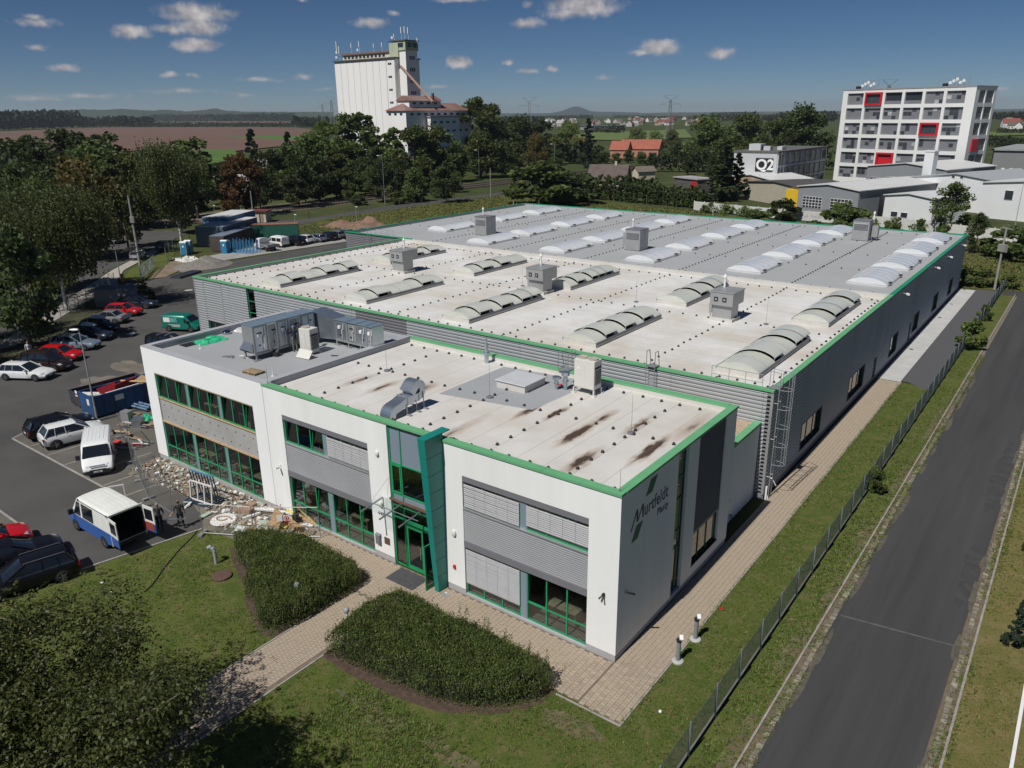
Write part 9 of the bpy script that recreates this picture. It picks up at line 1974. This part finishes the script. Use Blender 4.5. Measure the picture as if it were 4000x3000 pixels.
woods('near_wood', 'undergrowth beyond the railway to the right', [(250, 980, 1160, 700, 960, 1150), (700, 980, 1150, 1300, 960, 1130), (1300, 930, 1110, 1900, 930, 1080), (1150, 880, 1000, 1500, 880, 990)], Tc, 16, 1, .13, 409)
woods('near_wood', 'undergrowth behind the sheds and the Q2 building', [(150, 560, 650, 560, 540, 655), (560, 520, 640, 1150, 500, 640)], Qc, 14, 1, .13, 410)
q = random.Random(31); vr = [rr1, rr3, rr3, roofgrey, roofgrey, M('village_red', (.22, .065, .05), .8, .1)]
def vill(n, conv, x0, x1, y0, y1, label, s0):
 for k in range(n):
  x, y = q.uniform(x0, x1), q.uniform(y0, y1); c = conv(x, y); s_ = q.uniform(.85, 1.25)
  house(label, (c.x, c.y), q.uniform(0, 3.1), 11*s_, 9*s_, 4.4*s_, 4.2*s_, q.choice((whh, cream, M('village_grey', (.42, .4, .37), .85, .1))), q.choice(vr), 'houses of the far village', False)
vill(22, Tc, 1560, 2180, 806, 846, 'small far house with a coloured roof in the village right of the silo', 1); vill(26, Qc, 20, 480, 368, 402, 'small far house in the village below the second pylon', 1); vill(10, Qc, 560, 760, 352, 376, 'small far house behind the trees, middle', 1); vill(10, Qc, 2040, 2220, 398, 425, 'small far house beyond the warehouse at the right edge', 1)
t = thing('long_barn', 'long blue-grey barn roof at the near side of the village', 'barn', tuple(Tc(1960, 862)), rad(10)); MB().box(-30, 30, -8, 8, 0, 5).build('wall', shg, t); MB().box(-31, 31, -9, 9, 5, 6).build('roof', M('barn_blue', (.1, .13, .2), .6, .1), t)
for (x, y, lab) in ((895, 838, 'small white shed at the far edge of the field, left'), (1290, 830, 'small pale shed at the far edge of the field, right'), (1140, 742, 'white building on the far ridge')):
 c = Kc(x, y); house(lab, (c.x, c.y), .5, 14, 9, 4, 2, whh, whh, 'far sheds', False)
hillm = M('far_hill_wood', (.035, .05, .03), .95, .2, .003); hillb = M('far_hill_blue', (.03, .045, .04), .95, .15, .002)
def hills(name, prof, conv, D, mat):
 """a ridge standing D metres away, its skyline from the photograph, sloping away on both sides"""
 mb = MB(); vs = []; fs = []; n = 0
 for (x, y) in prof:
  d = ray(*conv(x, y)); k = D/math.hypot(d.x, d.y); p_ = CAM+d*k; dn = Vector((d.x, d.y, 0)).normalized()
  a = Vector((p_.x, p_.y, -5))-dn*D*.12; c_ = Vector((p_.x, p_.y, -5))+dn*D*.15; z = max(3, p_.z)
  m1 = a.lerp(Vector((p_.x, p_.y, 0)), .5); m1.z = z*.45
  vs += [tuple(a), tuple(m1), (p_.x, p_.y, z), tuple(c_)]
  n += 1
 for i in range(n-1):
  for j in range(3): fs.append((4*i+j, 4*i+4+j, 4*i+5+j, 4*i+1+j))
 mb.add(vs, fs); return struct(mb.build(name, mat, None, True))
def fine(pr, seed, amp, st=12):
 q = random.Random(seed); out = []
 for (a, b), (c, d) in zip(pr, pr[1:]):
  n = max(1, int((c-a)/st))
  for k in range(n): out.append((a+(c-a)*k/n, b+(d-b)*k/n+q.uniform(-amp, amp)))
 return out+[pr[-1]]
kc = lambda x, y: (x/1.7015, y/1.7015); tcv = lambda x, y: (1200+x/1.7015, y/1.7015); qcv = lambda x, y: (2400+x/1.3825, 200+y/1.3825)
hills('hills', fine([(-300, 742), (300, 738), (540, 727), (700, 730), (820, 722), (900, 730), (1000, 735), (1120, 728), (1240, 742), (1340, 733), (1430, 720), (1500, 735), (1620, 742), (2212, 745)], 1, 2), kc, 5200, hillm)
hills('hills', fine([(900, 752), (1150, 750), (1400, 753), (1620, 751), (1690, 738), (1740, 718), (1775, 708), (1800, 707), (1840, 720), (1880, 738), (1940, 742), (2100, 745), (2212, 748)], 2, .7), tcv, 9500, hillb)
hills('hills', fine([(-100, 343), (150, 336), (330, 330), (520, 333), (700, 328), (900, 334), (1200, 336), (1900, 335), (2100, 333), (2300, 335)], 3, .6), qcv, 9000, hillb)
# ------------------------------------------------------------------ air
hz = MB().box(-14500, 14500, -3000, 14500, -8, 130).build('haze', M('unused', (1, 1, 1)))
hz['kind'] = 'stuff'; hz['label'] = 'thin bluish summer haze in the air'
hm = bpy.data.materials.new('haze_air'); hm.use_nodes = True; nt = hm.node_tree; nt.nodes.clear()
pvn = nt.nodes.new('ShaderNodeVolumePrincipled'); pvn.inputs['Color'].default_value = (.75, .84, .95, 1); pvn.inputs['Density'].default_value = 6.5e-5; pvn.inputs['Anisotropy'].default_value = .2
on = nt.nodes.new('ShaderNodeOutputMaterial'); nt.links.new(pvn.outputs[0], on.inputs['Volume'])
hz.data.materials.clear(); hz.data.materials.append(hm)
# ================================================================== people
skin = M('skin', (.42, .24, .17), .6, .05, 5); cloth = {'black': M('black_cloth', (.03, .03, .034), .9, .2, 8), 'navy': M('navy_cloth', (.02, .028, .05), .9, .2, 8), 'grey': M('grey_cloth', (.16, .155, .14), .9, .2, 8), 'white': M('white_cloth', (.5, .52, .58), .9, .1, 8), 'jeans': M('jeans_cloth', (.05, .07, .11), .9, .2, 8)}
hairm = {'dark': M('dark_hair', (.03, .022, .018), .8, .2, 9), 'grey': M('grey_hair', (.2, .19, .18), .8, .2, 9), 'cap': M('blue_cap', (.12, .2, .32), .8, .1, 5)}
shoe = M('dark_shoe', (.02, .018, .016), .7, .1)
def person(label, loc, rz, top, legs, hair, pose, barefore=True):
 """one continuous body grown over a posed skeleton; joints in metres, facing +x"""
 J = {'pel': (0, 0, .95), 'spi': (.0, 0, 1.15), 'che': (.02, 0, 1.36), 'nec': (.03, 0, 1.5), 'hea': (.06, 0, 1.62),
   'hipL': (0, .1, .92), 'kneL': (.03, .11, .5), 'ankL': (0, .12, .09), 'toeL': (.17, .14, .04), 'hipR': (0, -.1, .92), 'kneR': (.03, -.11, .5), 'ankR': (0, -.12, .09), 'toeR': (.17, -.14, .04),
   'shoL': (0, .19, 1.42), 'elbL': (-.02, .26, 1.14), 'wriL': (.08, .27, .9), 'shoR': (0, -.19, 1.42), 'elbR': (-.02, -.26, 1.14), 'wriR': (.08, -.27, .9)}
 J.update(pose); J = {k: Vector(v) for k, v in J.items()}
 seg = []    # a, b, ra, rb, material
 def s(a, b, ra, rb, m): seg.append((Vector(a), Vector(b), ra, rb, m))
 for sd_ in ('L', 'R'):
  sg = 1 if sd_ == 'L' else -1
  s(J['pel'], J['hip'+sd_], .11, .1, 1); s(J['hip'+sd_], J['kne'+sd_], .095, .065, 1); s(J['kne'+sd_], J['ank'+sd_], .065, .045, 1); s(J['ank'+sd_]-Vector((.03, 0, .03)), J['toe'+sd_], .045, .038, 2)
  s(J['che'], J['sho'+sd_], .1, .07, 0); s(J['sho'+sd_], J['elb'+sd_], .058, .045, 0); s(J['elb'+sd_], J['wri'+sd_], .043, .032, 3 if barefore else 0)
  w = J['wri'+sd_]; d = (w-J['elb'+sd_]).normalized(); side = d.cross(Vector((1, 0, 0))); side = side.normalized() if side.length > .1 else Vector((0, 1, 0)); fwd = side.cross(d)
  pc = w+d*.07; s(w, pc, .032, .038, 3)
  for k, (o_, l) in enumerate(((-.03, .065), (-.01, .08), (.01, .085), (.03, .075))): s(pc+side*0+fwd*o_, pc+fwd*o_*1.25+d*l*.6, .012, .011, 3); s(pc+fwd*o_*1.25+d*l*.6, pc+fwd*o_*1.2+d*l*.9+side*.025*sg, .011, .009, 3)
  s(w+d*.02, w+d*.06+fwd*.055, .013, .011, 3)
 s(J['pel'], J['spi'], .135, .125, 0); s(J['spi'], J['che'], .13, .15, 0); s(J['che'], J['nec'], .1, .055, 0); s(J['nec'], J['hea']-Vector((0, 0, .08)), .055, .06, 3)
 h = J['hea']; s(h+Vector((-.015, 0, .02)), h+Vector((.0, 0, .05)), .095, .09, 3); s(h+Vector((.02, 0, -.07)), h+Vector((.035, 0, -.03)), .06, .07, 3); s(h+Vector((.1, 0, .01)), h+Vector((.115, 0, -.02)), .012, .016, 3)
 for y in (-.088, .088): s(h+Vector((-.01, y, .02)), h+Vector((-.01, y*1.1, -.02)), .014, .012, 3)
 mb = MB()
 for a, b, ra, rb, m in seg:
  mb.tube(a, b, ra, rb, 10)
  for c, r_ in ((a, ra), (b, rb)):
   q_ = MB(); q_.lathe((0, 0, 0), [(max(.002, r_*math.sin(math.pi*k/6)), -r_*math.cos(math.pi*k/6)) for k in range(7)], 10); mb.add([(c.x+x, c.y+y, c.z+z) for x, y, z in q_.v], q_.f)
 me = mb.mesh('body_tmp', skin); o = bpy.data.objects.new('body_tmp', me); COL.objects.link(o)
 r_ = o.modifiers.new('r', 'REMESH'); r_.mode = 'VOXEL'; r_.voxel_size = .0135; sm = o.modifiers.new('s', 'SMOOTH'); sm.iterations = 2; sm.factor = .5
 dg = bpy.context.evaluated_depsgraph_get(); me2 = bpy.data.meshes.new_from_object(o.evaluated_get(dg)); bpy.data.objects.remove(o)
 me2.materials.clear()
 for m in (cloth[top], cloth[legs], shoe, skin): me2.materials.append(m)
 def dseg(p, a, b, ra, rb):
  ab = b-a; k = max(0, min(1, (p-a).dot(ab)/max(1e-9, ab.dot(ab)))); return (p-a-ab*k).length-(ra+(rb-ra)*k)
 for p in me2.polygons:
  c = p.center; p.material_index = min(seg, key=lambda g: dseg(c, *g[:4]))[4]; p.use_smooth = True
 t = thing('person', label, 'person', loc, rz); link('body', me2, t)
 hb = ell((h.x-.02, h.y, h.z+.055), (.108, .1, .075) if hair != 'cap' else (.112, .105, .08));
 if hair == 'cap': hb.cbox((h.x+.12, h.y, h.z+.05), (.1, .13, .015))
 hb.build('hair' if hair != 'cap' else 'cap', hairm[hair], t, True)
 for y in (-.033, .033): ell((h.x+.088, h.y+y, h.z+.03), (.008, .012, .007)).build('eye', blk, t)
 MB().cbox((h.x+.1, h.y, h.z-.055), (.008, .045, .009)).build('mouth', M('lips', (.3, .12, .1), .6, .05), t)
 return t
person('worker in black walking beside the open van carrying one end of a profile', (-27.0, -5.55, .012), rad(150), 'black', 'black', 'grey', {'kneL': (.16, .11, .52), 'ankL': (.28, .12, .1), 'toeL': (.45, .13, .06), 'kneR': (-.02, -.11, .5), 'ankR': (-.25, -.12, .14), 'toeR': (-.1, -.13, .045), 'elbR': (.05, -.27, 1.15), 'wriR': (.22, -.25, .95)})
person('worker in a black shirt by the fence holding the other end of the profile', (-26.3, -4.65, .012), rad(160), 'black', 'black', 'dark', {'kneL': (.14, .11, .52), 'ankL': (.2, .12, .1), 'toeL': (.37, .13, .05), 'ankR': (-.15, -.12, .1), 'kneR': (-.02, -.11, .5), 'toeR': (.02, -.13, .04), 'elbL': (-.12, .34, 1.2), 'wriL': (-.32, .5, 1.16), 'elbR': (.02, -.27, 1.14), 'wriR': (.14, -.3, .88)})
t = thing('steel_profile', 'bright metal profile carried low by the two workers', 'profile', (-26.75, -5.05, .5), rad(40)); MB().bar((-.9, 0, 0), (.9, 0, .12), .12, .08).build('bar', galv, t); MB().box(-.5, -.2, -.06, .06, -.18, 0).build('clamp', galv_d, t)
person('worker in dark blue with a blue cap at the rooftop air handling unit', (-28.2, 6.05, 7.812), rad(160), 'navy', 'grey', 'cap', {'elbR': (.22, -.26, 1.25), 'wriR': (.45, -.2, 1.42), 'elbL': (.18, .26, 1.2), 'wriL': (.4, .15, 1.2)})
person('bare-armed worker with a blue cap half hidden behind the ivory air conditioner', (-27.75, 7.25, 7.812), rad(200), 'grey', 'jeans', 'cap', {'spi': (.05, 0, 1.12), 'che': (.14, 0, 1.3), 'nec': (.2, 0, 1.42), 'hea': (.27, 0, 1.52), 'shoL': (.13, .19, 1.35), 'shoR': (.13, -.19, 1.35), 'elbL': (.25, .27, 1.12), 'wriL': (.42, .2, 1.0), 'elbR': (.25, -.27, 1.12), 'wriR': (.42, -.2, 1.0)})
person('person in a white shirt standing in the shade behind the red car', (-69.9, 5.2, .012), rad(-20), 'white', 'jeans', 'dark', {})
